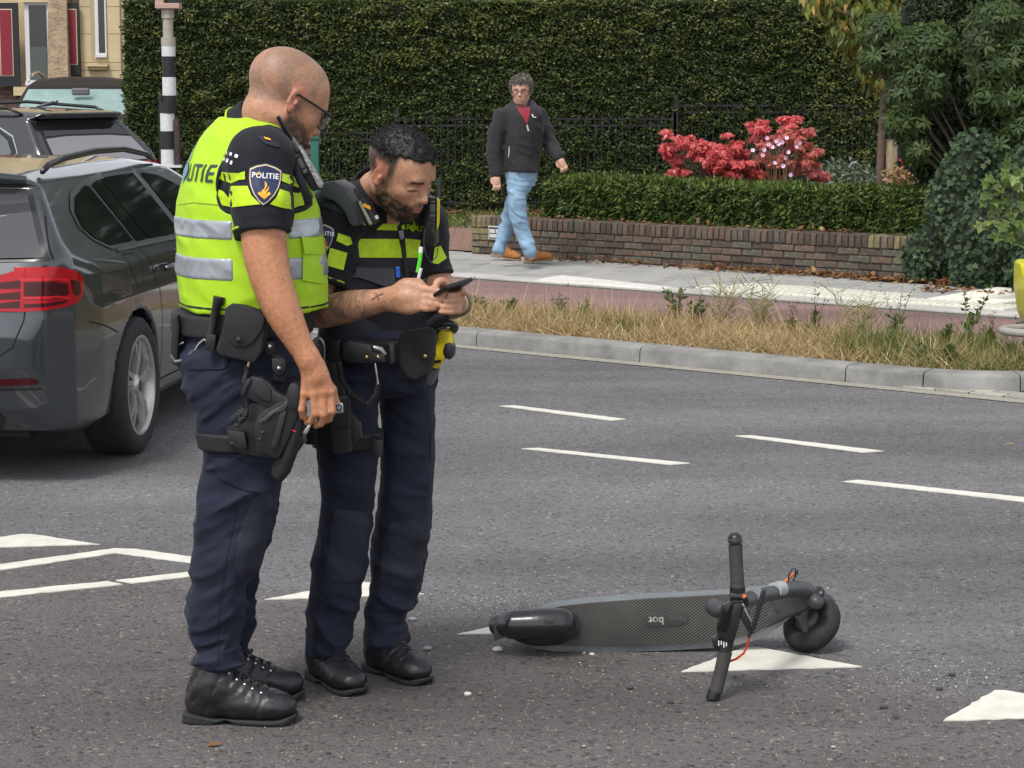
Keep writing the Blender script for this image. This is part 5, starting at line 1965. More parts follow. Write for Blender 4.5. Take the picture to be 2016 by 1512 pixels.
F.chain([kn[2], at(638, 815, 5.69), at(632, 834, 5.708), at(621, 839, 5.725)], [.0118, .0105, .0095, .0082], .004, .006)
F.chain([kn[3], at(654, 809, 5.695), at(648, 825, 5.712), at(638, 831, 5.73)], [.0115, .0102, .0092, .0080], .004, .006)
F.chain([at(632, 742, 5.73), at(653, 768, 5.75), at(661, 796, 5.755), at(655, 812, 5.755)], [.020, .0135, .0115, .009], .008, .02)
for k_ in kn:
 F.ell(k_ + np.array([0, -.004, 0]), (.0105, .009, .0105), None, .006)
# left arm hangs on the far side
AL = [at(486, 330, 6.21), at(500, 440, 6.27), at(520, 530, 6.30), at(545, 620, 6.27), at(575, 690, 6.25)]
F.limb(AL, [.066, .06, .055, .044, .03], .03)
lh = at(590, 715, 6.25)
F.chain([AL[-1], lh], [.028, .03], .02)
for q in range(4):
 a_ = lh + np.array([-.03 + .02 * q, 0, -.03])
 finger(F, [a_, a_ + np.array([.005, .005, -.035]), a_ + np.array([.0, -.015, -.06]), a_ + np.array([-.01, -.02, -.072])])
finger(F, [lh + np.array([.02, -.02, 0]), lh + np.array([.045, -.02, -.03]), lh + np.array([.05, -.02, -.055])])
F.add(*loft_from([(r[0], r[1] + 24, r[2] - 24, r[3] - .03) for r in vest_tab[1:]], Y1, PSI), k=.03)
F.add(*loft_from([(r[0], r[1] + 18, r[2] - 18, r[3] - .02) for r in pelvis_tab], Y1, PSI), k=.03)
for (tb, yy) in ((legR, 5.90), (legL, 6.11)):
 F.chain([at((r[1] + r[2]) / 2, r[0], yy) for r in tb[2::3]], [.058, .05, .042, .036, .03][:len(tb[2::3])], .02, .04)
def col1(V):
 C = np.tile(np.array([.45, .228, .135]), (len(V), 1))
 C *= (1 + .10 * vnoise(V, 30, 3) + .06 * vnoise(V, 110, 4))[:, None]
 L_ = (V - HO1) @ HM1 / HS1
 x, y, z = L_[:, 0], L_[:, 1], L_[:, 2]
 head = (np.linalg.norm(L_, axis=1) < .17).astype(float)
 arm = ((V[:, 2] < 1.38) & (V[:, 1] < 5.9)).astype(float)
 C = lerpc(C, (.47, .205, .105), arm * .8)
 C = lerpc(C, (.38, .15, .08), arm * sstep(.05, .7, vnoise(V, 16, 9)) * .5)
 # shaven scalp: short dark roots, receding at the front
 hl = .062 - .02 * np.cos(y * 40) + .35 * np.maximum(0, .03 - z)
 scalp = head * sstep(.072, .050, x - .25 * (z - .06) + .25 * np.abs(y) + .01 * vnoise(V, 60, 2)) * sstep(-.042, -.012, z - .35 * np.minimum(0, x + .02)) * sstep(-.07, -.03, z)
 rec = sstep(.2, -.1, vnoise(V, 22, 7))
 C = lerpc(C, (.22, .135, .095), scalp * (.5 + .3 * rec))
 C = lerpc(C, (.55, .27, .15), head * sstep(.062, .082, x) * sstep(.02, .05, z) * .6)
 # beard
 line = -.030 - .30 * np.maximum(x - .02, 0) + .006 * vnoise(V, 70, 1)
 beard = head * sstep(line + .006, line - .010, z) * sstep(-.012, .008, x) * sstep(-.135, -.118, z)
 beard *= 1 - .0 * x
 side = head * sstep(.010, .0, np.abs(x - .012)) * sstep(-.04, -.025, z) * sstep(.02, .0, z)
 C = lerpc(C, (.060, .038, .028), np.clip(beard * (.80 + .2 * vnoise(V, 120, 6)), 0, 1))
 C = lerpc(C, (.16, .10, .07), side * .6)
 # lips, ear
 lips = head * sstep(.022, .016, np.abs(y)) * sstep(.0095, .006, np.abs(z + .063)) * sstep(.086, .090, x)
 C = lerpc(C, (.42, .15, .12), lips * .8)
 ear = head * sstep(.070, .078, np.abs(y)) * sstep(.03, .022, np.abs(x + .01)) * sstep(.045, .03, np.abs(z))
 C = lerpc(C, (.56, .20, .13), ear * .6)
 brow = head * sstep(.006, .003, np.abs(z - .022 - .004 * np.cos(y * 60))) * sstep(.010, .014, np.abs(y)) * sstep(.05, .045, np.abs(y)) * (x > .07)
 C = lerpc(C, (.07, .045, .035), brow * .9)
 nail = (V[:, 2] < .86) & (V[:, 1] < 5.9)
 return C
body1, bV, bQ = skin_mesh(F, .0044, P1, col1)
BVB1 = bvh_np(bV, bQ)
bd = lambda L_: (L_[:, 2] < -.040 - .30 * np.maximum(L_[:, 0] - .02, 0)) & (L_[:, 2] > -.125) & (L_[:, 0] > .0)
strands(bV, bQ, HO1, HM1, HS1, 3400, .010, .0012, [(.035, .022, .016), (.055, .036, .026), (.09, .06, .045)], 5, body1, 'beard_hairs', bd, (.1, 0, -.5), HSTR, .35)
strands(bV, bQ, at(565, 610, 5.85), np.eye(3), 1.0, 2600, .010, .0006, [(.09, .05, .03), (.14, .08, .05)], 6, body1, 'arm_hairs', lambda L_: (np.abs(L_[:, 2]) < .15) & (np.abs(L_[:, 0]) < .12) & (L_[:, 1] < -.02), (.2, 0, -.7), HSTR, .25)
# polo shirt
F = Field()
F.add(*loft_from([(r[0], r[1] + 8, r[2] - 8, r[3] - .014) for r in vest_tab] + [(640, 352, 600, .2)], Y1, PSI), k=.02)
slv = [at(512, 318, 5.80), at(516, 400, 5.755), at(517, 470, 5.745)]
d_ = slv[2] - slv[0]
hem = at(516, 462, 5.745)
nn_ = d_ / np.linalg.norm(d_)
def sleeve(P):
 d = smin(d_cone(P, slv[0], slv[1], .084, .079), d_cone(P, slv[1], slv[2] + nn_ * .1, .079, .0735), .02)
 return smax(d, (P - hem) @ nn_, .006)
F.add(sleeve, np.minimum(slv[0], hem) - .1, np.maximum(slv[0], hem) + .1, .035)
F.cone(at(535, 285, 5.93), slv[0], .06, .082, .04)
F.cone(at(500, 285, 6.07), at(486, 325, 6.2), .06, .08, .04)
sl2 = [at(486, 325, 6.2), at(500, 440, 6.26)]
F.cone(sl2[0], sl2[1], .082, .07, .035)
F.add(folds([(0.9, .003), (1.3, .006), (1.36, .007), (1.45, .008), (1.6, .003)], 31, (9, 9, 13), .6), (-9, -9, -9), (9, 9, 9), 0, 'd')
shirt1, BVS1 = cloth(F, .0052, 'shirt', KNIT, P1)
# collar stands round the neck
F = Field()
ncen = at(508, 262, 6.0)
nax = (at(548, 238, 5.975) - at(498, 282, 6.005))
nax /= np.linalg.norm(nax)
def collar(P):
 q = P - at(506, 254, 5.995)
 h = q @ nax
 rr = np.linalg.norm(q - h[..., None] * nax, axis=-1)
 rad = .082 - .10 * h
 return smax(np.abs(rr - rad) - .0045, np.abs(h + .004) - .026, .004)
c0 = at(506, 254, 5.995)
F.add(collar, c0 - .13, c0 + .13)
F.box(c0 + np.array([.12, .06, -.08]), (.06, .09, .09), rotz(PSI), 0, .01, 's')
col_o, _ = cloth(F, .004, 'collar', KNIT, shirt1)
F = Field()
F.add(lambda P: smax(np.abs(np.linalg.norm((P - c0) - ((P - c0) @ nax)[..., None] * nax, axis=-1) - .0885 + .10 * ((P - c0) @ nax)) - .003, np.abs((P - c0) @ nax + .026) - .004, .002), c0 - .13, c0 + .13)
F.box(c0 + np.array([.12, .06, -.08]), (.06, .09, .09), rotz(PSI), 0, .01, 's')
cloth(F, .0035, 'collar_piping', HIVIS, shirt1)
# sleeve hem piping, stripes and badge
hb = basis(-nn_, (0, 1, 0))
hp = [hem - nn_ * .012 + .0765 * (hb[:, 1] * math.cos(a) + hb[:, 2] * math.sin(a)) for a in np.linspace(0, 2 * math.pi, 40, endpoint=False)]
MB().tube(hp, .0035, 6, closed=True).build('sleeve_piping', HIVIS, shirt1, smooth=True)
ppatch('sleeve_stripe', [(427, 337), (448, 340), (470, 341), (482, 337), (482, 353), (470, 354), (455, 361), (440, 356), (425, 350)], 5.72, BVS1, HISTR, shirt1)
ppatch('sleeve_stripe', [(556, 341), (580, 347), (596, 354), (596, 372), (578, 366), (555, 356)], 5.72, BVS1, HISTR, shirt1)
ppatch('sleeve_stripe', [(426, 371), (440, 377), (450, 390), (454, 366), (487, 366), (495, 385), (512, 402), (490, 404), (456, 408), (436, 404), (428, 390)], 5.72, BVS1, HISTR, shirt1)
ppatch('sleeve_stripe', [(551, 372), (570, 378), (588, 380), (598, 376), (600, 404), (588, 406), (575, 412), (556, 409), (532, 402), (545, 388)], 5.72, BVS1, HISTR, shirt1)
shield(shirt1, 521, 363, 62, 80, 5.72, BVS1, -4)
for (x_, y_, w_, h_) in ((446, 300, 5, 6), (453, 302, 5, 6), (463, 306, 7, 6), (441, 312, 3, 5), (446, 315, 5, 7), (454, 319, 5, 7)):
 ppatch('checker_square', [(x_, y_ - h_ / 2), (x_ + w_ - 1, y_ - h_ / 2 + 2), (x_ + w_ - 3, y_ + h_ / 2 + 2), (x_ - 2, y_ + h_ / 2)], 5.80, BVS1, WHITE, shirt1, .003, .006, 0)
# shoulder strap
ppatch('epaulette', [(508, 270), (516, 267), (548, 280), (552, 287), (546, 290), (522, 282)], 5.85, BVS1, mat('epaulette_navy', (.012, .014, .028), .75, bump=.3, bscale=400), shirt1, .004, .008, .003)
ppatch('rank_bar', [(519, 269), (531, 272), (534, 276), (522, 273)], 5.86, BVS1, GOLD, shirt1, .009, .005, .002)
# the reflective vest with its armholes
F = Field()
F.add(*loft_from(vest_tab, Y1, PSI, .001, k=.008), k=.02)
F.cone(at(545, 262, 5.94), at(522, 288, 5.88), .042, .06, .03)
F.cone(at(505, 262, 6.07), at(490, 290, 6.12), .042, .06, .03)
hole = [(516, 263), (486, 271), (462, 285), (445, 307), (434, 332), (430, 360), (431, 388), (438, 406), (455, 417), (490, 419), (560, 419), (592, 414), (605, 404), (610, 390), (604, 370), (592, 345), (575, 315), (556, 288), (540, 270)]
hw = [(at(x, y, 5.80)[0], at(x, y, 5.80)[2]) for x, y in hole]
hw2 = [(a + .0, b - .015) for a, b in [(at(x, y, 6.2)[0] - .03, at(x, y, 6.2)[2]) for x, y in hole]]
F.add(lambda P: smax(d_poly(P[..., 0], P[..., 2], hw), P[..., 1] - 5.97, .01), (-2, 5, 0), (1, 7, 3), .006, 's')
F.add(lambda P: smax(d_poly(P[..., 0], P[..., 2], hw2), 6.05 - P[..., 1], .01), (-2, 5, 0), (1, 7, 3), .006, 's')
F.add(lambda P: d_cone(P, at(545, 235, 5.985), at(505, 275, 6.0), .088, .075), (-2, 5, 0), (1, 7, 3), .01, 's')
F.add(folds([(1.12, .009), (1.25, .005), (1.4, .007), (1.6, .005)], 41, (6, 6, 11), .3), (-9, -9, -9), (9, 9, 9), 0, 'd')
vestF = F
vest1, BVV1 = cloth(F, .0055, 'reflective_vest', HIVIS, P1)
def slab_part(name, base, z0, z1, off, m, parent, h=.005, cut=None, xr=None):
 G = Field()
 G.p = list(base.p)
 G.add(lambda P: np.full(P.shape[:-1], -off), (-9, -9, -9), (9, 9, 9), 0, 'd')
 G.add(lambda P: np.maximum(P[..., 2] - z1(P[..., 0]), z0(P[..., 0]) - P[..., 2]), (-9, -9, -9), (9, 9, 9), .002, 'i')
 if cut is not None:
  G.add(cut, (-9, -9, -9), (9, 9, 9), .002, 'i')
 lo = np.array([-1.2, 5.6, 1.0])
 hi = np.array([-.3, 6.4, 1.7])
 zl = min(z0(-1.0), z0(-.5)) - .02
 zh = max(z1(-1.0), z1(-.5)) + .02
 me, V, Q = G.mesh(name, h, lo=(lo[0], lo[1], zl), hi=(hi[0], hi[1], zh))
 return link(name, me, m, parent)
zz = lambda py: (lambda v: (lambda X: v + 0 * X))(at(480, py, 5.9)[2])
xa, xb = at(462, 480, 5.8)[0], at(566, 480, 5.8)[0]
side = lambda P: np.where(P[..., 1] < 6.0, np.minimum(P[..., 0] - xa, xb - P[..., 0]), -1.0)
slab_part('reflective_strip', vestF, zz(467), zz(428), .0028, REFL, vest1, cut=side)
slab_part('reflective_strip', vestF, zz(546), zz(502), .0028, REFL, vest1, cut=side)
# dark edging round the armhole
pts = []
for i in range(len(hole)):
 a_, b_ = np.array(hole[i], float), np.array(hole[(i + 1) % len(hole)], float)
 for t in np.linspace(0, 1, 5)[:-1]:
  p = a_ + (b_ - a_) * t
  c_ = np.array([518, 345])
  q = c_ + (p - c_) * 1.025
  w = at(q[0], q[1], 5.80)
  n_ = np.array([0, -1.0, 0])
  hit = BVV1.ray_cast(Vector(w + n_ * .5), Vector(-n_), 1.2)
  if hit[0] is not None:
   pts.append(np.array(hit[0]))
P_ = np.array(pts)
for _ in range(2):
 P_ = .5 * P_ + .25 * (np.roll(P_, 1, 0) + np.roll(P_, -1, 0))
MB().tube(list(P_), .0052, 7, closed=True).build('armhole_binding', KNIT, vest1, smooth=True)
# lettering across the back
bk = -np.array([math.cos(PSI), math.sin(PSI), 0])
ur = np.array([math.sin(PSI), -math.cos(PSI), 0])            # reads from his left to his right
tc_ = np.array([at(470, 340, Y1)[0], Y1, at(400, 338, 6.0)[2]]) + ur * .045
text_on('lettering', 'POLITIE', .066, tc_, ur, np.array([.0, 0, 1.0]), bk, BVV1, DKPRINT, vest1, .003, .012, 1.12, 1.0)
for nm, pl in (('flame', FLAME), ('book', BOOK)):
 patch(nm, [(x * .045, y * .085) for x, y in pl], tc_ - ur * .062 + np.array([0, 0, .012]), ur, (0, 0, 1.0), bk, BVV1, mat('print_blue', (.16, .28, .42), .6), vest1, .0035, .006)
ppatch('yoke_seam', [(349, 403), (380, 398), (428, 402), (428, 404), (380, 400), (349, 405)], 5.9, BVV1, mat('seam_dark', (.22, .3, .02), .7), vest1, .0025, .012, 0)
# front pocket and snap, hem binding
ppatch('pocket', [(597, 471), (640, 474), (643, 548), (640, 560), (596, 552)], 5.86, BVV1, HIVIS, vest1, .008, .012, .008)
ppatch('pocket_flap', [(594, 466), (630, 468), (645, 492), (644, 502), (600, 500)], 5.86, BVV1, HIVIS, vest1, .014, .012, .006)
MB().lathe([(0, 0), (.008, 0), (.008, .003), (.005, .005), (0, .005)], at(470, 565, 5.775), rotx(R(90)), 14).build('snap', BLKP, vest1, smooth=True)
slab_part('hem_binding', vestF, zz(604), zz(597), .003, BLK, vest1)
# trousers
F = Field()
F.add(*loft_from(pelvis_tab, Y1, PSI, k=.07), k=.03)
F.add(*loft_from(legR, 5.885, R(4), -.005, sig=.022), k=.04)
F.add(*loft_from(legL, 6.11, R(4), -.006, sig=.022), k=.02)
F.add(folds([(.05, .007), (.12, .019), (.25, .020), (.36, .014), (.5, .012), (.6, .013), (.75, .010), (.86, .016), (.95, .012), (1.05, .005)], 51, (6.5, 6.5, 19), -.35), (-9, -9, -9), (9, 9, 9), 0, 'd')
tr1, BVT1 = cloth(F, .0056, 'trousers', NAVY, P1)
KPAD = mat('knee_panel', (.0100, .0122, .026), .78, bump=.9, bscale=110, bdist=.002, wr=.3, wscale=12)
ppatch('knee_panel', [(497, 985), (530, 962), (538, 985), (538, 1020), (528, 1060), (515, 1110), (492, 1148), (472, 1140), (462, 1110), (470, 1050)], 5.84, BVT1, KPAD, tr1, .003, .012, .002)
ppatch('pocket_flap', [(372, 710), (450, 706), (446, 722), (436, 727), (372, 727)], 5.82, BVT1, NAVY, tr1, .005, .012, .004)
ppatch('leg_seam', [(466, 1000), (468, 1000), (445, 1110), (432, 1200), (430, 1310), (427, 1310), (429, 1200), (442, 1110)], 5.82, BVT1, SEAM, tr1, .002, .012, 0)
ppatch('cargo_pocket', [(418, 900), (470, 905), (520, 930), (545, 960), (530, 972), (480, 965), (428, 940)], 5.82, BVT1, NAVY, tr1, .004, .012, .004)
# boots
hr = gp(363, 1426)
boot(P1, (at(366, 1420, 5.87)[0], 5.868), R(-3), .315, True, 3, w=1.08)
boot(P1, (at(392, 1368, 6.1)[0], 6.08), R(2), .308, True, 8, w=1.08)
# glasses
G1 = empty('glasses', tuple(P1.location * 0), parent=P1)
G1.location = Vector(HO1) - P1.location
gl = lambda p: HO1 + HM1 @ (np.array(p, float) * HS1)
FR = mat('black_acetate', (.012, .012, .013), .3)
for y in (-1, 1):
 MB().tube([gl((-.018, .079 * y, .002)), gl((-.004, .080 * y, .013)), gl((.04, .076 * y, .0135)), gl((.088, .069 * y, .013)), gl((.104, .064 * y, .012))], [.0022, .0027, .003, .0034, .0036], 7).build('temple', FR, G1, smooth=True)
 c_ = gl((.106, .034 * y, -.002))
 rim = [gl((.1075 - .20 * abs(a) * 0 - .012 * ((a) / .03) ** 2 * .35, .034 * y + a, -.003 + b)) for a, b in [(.027 * math.cos(t) * (1.0), .0205 * math.sin(t) + (.003 if math.sin(t) > 0 else 0)) for t in np.linspace(0, 2 * math.pi, 26, endpoint=False)]]
 MB().tube(rim, .0019, 6, closed=True).build('rim', FR, G1, smooth=True)
 mbl = MB()
 mbl.add([np.mean(rim, 0)] + rim, [(0, i + 1, (i + 1) % len(rim) + 1) for i in range(len(rim))])
 mbl.build('lens', LENS, G1, recalc=False)
MB().tube([gl((.107, -.008, .004)), gl((.112, 0, .007)), gl((.107, .008, .004))], .0022, 6).build('bridge', FR, G1, smooth=True)
# shoulder radio with aerial, and its coiled lead
RD = pprism('radio', [(566, 292), (585, 282), (636, 362), (634, 372), (618, 376), (612, 372)], 5.92, .045, BLKP, P1, .005)
pprism('speaker_grille', [(586, 284), (593, 288), (637, 362), (634, 370), (628, 368)], 5.905, .05, mat('grille', (.30, .30, .31), .5, metal=.3, var=.9, vscale=160, bump=1.0, bscale=200, bdist=.003), RD, .003)
ptube('aerial', [(547, 229, 5.845), (553, 240, 5.85), (568, 265, 5.865), (576, 282, 5.88)], [.0055, .0055, .0065, .008], BLKP, RD)
ptube('aerial_base', [(573, 275, 5.875), (586, 294, 5.895)], .011, mat('grey_cap', (.22, .23, .23), .4, metal=.4), RD)
for (a, b) in ((0.02, .12), (.15, .27), (.30, .62), (.66, .78)):
 x0, y0, x1, y1 = 574, 296, 606, 356
 q = lambda t, w: (x0 + (x1 - x0) * t + w * .85, y0 + (y1 - y0) * t - w * .5)
 pprism('key', [q(a, -1), q(a, 9), q(b, 9), q(b, -1)], 5.895, .008, mat('radio_key', (.10, .11, .10), .5), RD, .0015)
ptube('chest_strap', [(556, 290, 5.86), (580, 330, 5.80), (598, 370, 5.80), (606, 395, 5.81)], .011, KNIT, vest1, 8)
# duty belt with its gear
F = Field()
F.add(*loft_from([(r[0], r[1] - 3, r[2] + 3, r[3] + .004) for r in pelvis_tab], Y1, PSI, .010, zbot=at(470, 660, 5.9)[2], ztop=at(470, 617, 5.9)[2], k=.006), k=.01)
belt1, BVBelt1 = cloth(F, .0055, 'duty_belt', BLK, P1)
pprism('belt_keeper', [(432, 612), (447, 612), (447, 668), (432, 668)], 5.80, .03, BLK, belt1, .003, R(-10))
fl = ptube('torch', [(432, 584, 5.775), (430, 597, 5.775), (427, 600, 5.775), (419, 640, 5.775), (412, 676, 5.775)], [.016, .016, .012, .011, .0115], BLKP, belt1, 14)
pprism('torch_holder', [(408, 655), (427, 658), (424, 690), (405, 688)], 5.775, .034, BLKP, belt1, .004)
gp1 = pprism('glove_pouch', [(446, 606), (456, 598), (480, 600), (526, 615), (528, 640), (520, 690), (505, 713), (432, 697), (428, 686), (443, 640)], 5.755, .05, BLK, belt1, .010, R(-8))
pprism('pouch_flap', [(446, 604), (458, 597), (500, 606), (524, 622), (516, 650), (500, 672), (482, 683), (462, 682), (446, 668), (441, 640)], 5.726, .008, BLK, gp1, .003, R(-8))
MB().lathe([(0, 0), (.008, 0), (.008, .002), (.005, .004), (0, .004)], at(470, 669, 5.716), rotx(R(90)), 14).build('snap', BLKP, gp1, smooth=True)
cb = ptube('carabiner', [(342, 690, 5.86), (338, 702, 5.855), (345, 713, 5.85), (360, 710, 5.845), (375, 698, 5.84), (383, 690, 5.835)], .0065, mat('carabiner_grey', (.10, .11, .11), .45, metal=.5), belt1)
ptube('carabiner_gate', [(342, 690, 5.86), (352, 678, 5.86), (362, 674, 5.855)], .0022, STEEL, cb, 6)
ptube('cord_loop', [(383, 690, 5.835), (392, 676, 5.82), (402, 668, 5.81), (408, 672, 5.80)], .0022, mat('cord_white', (.45, .42, .36), .7), cb, 6)
pprism('rear_pouch', [(342, 624), (352, 618), (356, 640), (352, 716), (344, 718), (338, 700)], 5.88, .06, BLK, belt1, .006)
pprism('belt_tab', [(522, 672), (540, 672), (542, 692), (535, 699), (526, 698), (519, 690)], 5.77, .012, LEATH, belt1, .004)
pprism('drop_strap', [(535, 695), (560, 702), (562, 752), (540, 748)], 5.77, .010, BLK, belt1, .003)
sn_ = pprism('holster_tab', [(535, 705), (562, 705), (563, 724), (556, 738), (545, 739), (536, 726)], 5.755, .010, LEATH, belt1, .004)
for (x_, y_) in ((531, 682), (549, 725)):
 MB().lathe([(0, 0), (.006, 0), (.006, .002), (.003, .004), (0, .004)], at(x_, y_, 5.746), rotx(R(90)), 12).build('rivet', STEEL, sn_, smooth=True)
ptube('lanyard_strap', [(487, 718, 5.765), (485, 735, 5.755), (480, 755, 5.75)], .007, BLK, belt1)
ptube('lanyard_clip', [(489, 705, 5.76), (491, 712, 5.76), (488, 722, 5.76)], .004, BRASS, belt1)
HS = empty('thigh_holster', (0, 0, 0), parent=P1)
pprism('platform', [(445, 848), (452, 822), (470, 806), (500, 792), (560, 800), (596, 830), (600, 872), (585, 893), (540, 902), (480, 895), (444, 878)], 5.775, .012, BLKP, HS, .004, R(-6))
hb_ = pprism('holster_body', [(500, 838), (511, 815), (541, 788), (566, 776), (572, 760), (588, 752), (598, 770), (592, 812), (572, 862), (551, 902), (506, 888)], 5.742, .044, BLKP, HS, .009, R(-6))
pprism('holster_lip', [(508, 828), (520, 822), (534, 808), (556, 798), (570, 778), (578, 768), (582, 772), (572, 790), (560, 808), (538, 815), (524, 830), (510, 834)], 5.714, .006, mat('holster_edge', (.05, .05, .055), .3), hb_, .002, R(-6))
pprism('holster_rib', [(552, 812), (566, 806), (548, 878), (536, 886), (534, 876)], 5.716, .010, BLKP, hb_, .004, R(-6))
gun = pprism('pistol_grip', [(476, 772), (484, 752), (496, 739), (516, 742), (532, 752), (546, 770), (562, 776), (566, 788), (548, 800), (530, 806), (516, 796), (498, 788), (482, 780)], 5.74, .030, GUNM, HS, .007, R(-6))
pprism('grip_panel', [(502, 752), (516, 748), (534, 764), (534, 790), (520, 788), (504, 778)], 5.722, .006, RUBB, gun, .002, R(-6))
pprism('magazine_base', [(475, 773), (484, 752), (491, 742), (500, 744), (490, 764), (482, 782)], 5.74, .036, BLKP, gun, .004, R(-6))
pprism('retention_hood', [(566, 776), (573, 754), (582, 750), (594, 760), (590, 800), (584, 806), (570, 800)], 5.73, .05, BLKP, HS, .006, R(-6))
for (x_, y_) in ((572, 803), (517, 852), (512, 865), (467, 838), (457, 874)):
 MB().lathe([(0, 0), (.0055, 0), (.0055, .002), (.0025, .0035), (0, .0035)], at(x_, y_, 5.712 if x_ > 500 else 5.764), rotx(R(90)), 12).build('screw', GUNM, HS, smooth=True)
coil('coiled_lanyard', [(484, 786, 5.74), (486, 805, 5.735), (482, 822, 5.735), (472, 830, 5.74), (470, 815, 5.745)], .0075, .0018, 17, BLKP, HS)
F = Field()
sz = [at(470, 878, 5.9)[2], at(470, 843, 5.9)[2]]
F.add(*loft_from(legR, 5.885, R(4), .009, zbot=sz[0], ztop=sz[1], k=.004), k=.01)
cloth(F, .0055, 'thigh_strap', BLK, HS)
pprism('strap_buckle', [(450, 846), (483, 850), (488, 880), (482, 886), (452, 878)], 5.768, .016, BLKP, HS, .004, R(-6))
bt = ptube('baton_sleeve', [(590, 800, 5.74), (585, 838, 5.745), (570, 885, 5.75), (556, 925, 5.755), (548, 940, 5.76)], [.020, .0225, .0235, .0225, .016], BLK, HS, 14)
ptube('red_mark', [(573, 846, 5.722), (577, 848, 5.722), (582, 850, 5.724)], .0022, mat('red_thread', (.6, .02, .03), .7), bt, 6)
pprism('baton_clip', [(536, 918), (548, 900), (552, 918), (544, 938), (534, 936)], 5.76, .02, BLK, HS, .004)
# keys in his hand: a thing of its own
KY = empty('key_fob', tuple(at(640, 820, 5.71)), label='grey key fob and keys held in the vested officer\'s hand', cat='keys')
fob = pprism('fob', [(655, 794), (675, 793), (676, 812), (656, 814)], 5.735, .010, mat('fob_grey', (.42, .44, .42), .5), KY, .003)
ptext('fob_mark', 'Q', 667, 803, 12, 5.73, None, DKPRINT, fob, 0, .0075, .03)
pprism('key_blade', [(609, 833), (613, 836), (606, 853), (599, 856), (597, 851)], 5.712, .004, STEEL, KY, .001)
pprism('key_head', [(597, 852), (602, 855), (605, 868), (601, 876), (597, 866)], 5.712, .006, BLKP, KY, .002)
ptube('key_ring', [(600, 822, 5.715), (606, 826, 5.70), (612, 834, 5.712)], .0016, STEEL, KY, 6)
# ---------------------------------------------------------------- officer reading a phone (faces right, half towards the camera)
Y2 = 6.36
PH = R(-52)
P2 = empty('person', (at(735, 1320, Y2)[0], 6.3, 0), label='police officer with dark beard and tattooed forearm looking down at a phone', cat='person')
tv = [(362, 716, 800, .10), (385, 690, 836, .15), (410, 676, 852, .185), (450, 669, 862, .20), (500, 665, 868, .205), (550, 658, 870, .205), (600, 648, 871, .20), (650, 640, 870, .195), (672, 638, 868, .195)]
pv = [(640, 640, 868, .175), (690, 632, 866, .185), (740, 628, 858, .185), (775, 630, 852, .17)]
lr = [(730, 624, 742, .085), (790, 621, 748, .088), (850, 621, 749, .09), (910, 622, 748, .09), (960, 626, 744, .09), (1000, 631, 740, .088), (1050, 623, 735, .088), (1100, 613, 728, .085), (1150, 607, 718, .082), (1200, 604, 704, .08), (1245, 604, 692, .078), (1284, 602, 688, .078)]
ll = [(740, 738, 856, .085), (790, 744, 857, .088), (850, 748, 858, .09), (910, 747, 859, .09), (960, 744, 858, .09), (1010, 739, 853, .088), (1050, 733, 847, .088), (1100, 728, 841, .085), (1150, 726, 831, .082), (1190, 723, 818, .08), (1225, 720, 803, .078), (1268, 716, 807, .078)]
YR, YL = 6.25, 6.36
F = Field()
HO2, HM2, HS2 = at(787, 341, 6.22), rotz(R(-38)) @ roty(R(26)) @ rotx(R(3)), 1.015
head_parts(F, HO2, HM2, HS2, nose=1.08)
F.limb([HO2 + HM2 @ (np.array([-.028, 0, -.05]) * HS2), at(738, 380, 6.32), at(745, 420, 6.36)], [.057, .058, .068], .03)
F.add(*loft_from([(r[0], r[1] + 30, r[2] - 30, r[3] - .05) for r in tv[1:]], Y2, PH), k=.03)
F.add(*loft_from([(r[0], r[1] + 30, r[2] - 30, r[3] - .045) for r in pv], Y2, PH), k=.03)
for tb, yy in ((lr, YR), (ll, YL)):
 F.limb([at((r[1] + r[2]) / 2, r[0], yy) for r in tb[2::3]], [.045, .042, .036, .028][:len(tb[2::3])], .03)
# right arm: elbow behind the other officer, forearm across the front
AR = [at(668, 430, 6.26), at(640, 520, 6.24), at(614, 596, 6.21), at(628, 614, 6.17), at(690, 603, 6.10), at(738, 594, 6.06), at(764, 588, 6.04)]
F.limb(AR, [.062, .055, .047, .047, .045, .035, .028], .03)
wr = at(766, 588, 6.04)
F.limb([wr, at(796, 586, 6.01), at(820, 588, 6.0)], [.027, .030, .024], .02)
F.limb([at(770, 585, 6.03), at(800, 562, 6.015), at(832, 568, 6.0)], [.020, .021, .013], .015)       # index side of the hand
F.limb([at(775, 600, 6.03), at(805, 606, 6.0), at(824, 604, 5.99)], [.020, .020, .013], .015)
finger(F, [at(828, 568, 6.0), at(852, 572, 5.985), at(870, 576, 5.98), at(881, 579, 5.98)], .0108, .0084, .006)
finger(F, [at(828, 583, 5.995), at(850, 586, 5.98), at(868, 588, 5.975), at(876, 587, 5.985)], .0108, .0084, .006)
finger(F, [at(826, 596, 5.99), at(846, 598, 5.975), at(862, 600, 5.975), at(872, 599, 5.985)], .0102, .0080, .006)
finger(F, [at(820, 606, 5.99), at(838, 608, 5.975), at(852, 607, 5.975), at(860, 605, 5.985)], .0095, .0074, .006)
F.limb([at(800, 566, 6.02), at(822, 556, 6.03), at(834, 566, 6.03), at(846, 572, 6.03)], [.018, .013, .0115, .0095], .012)   # thumb
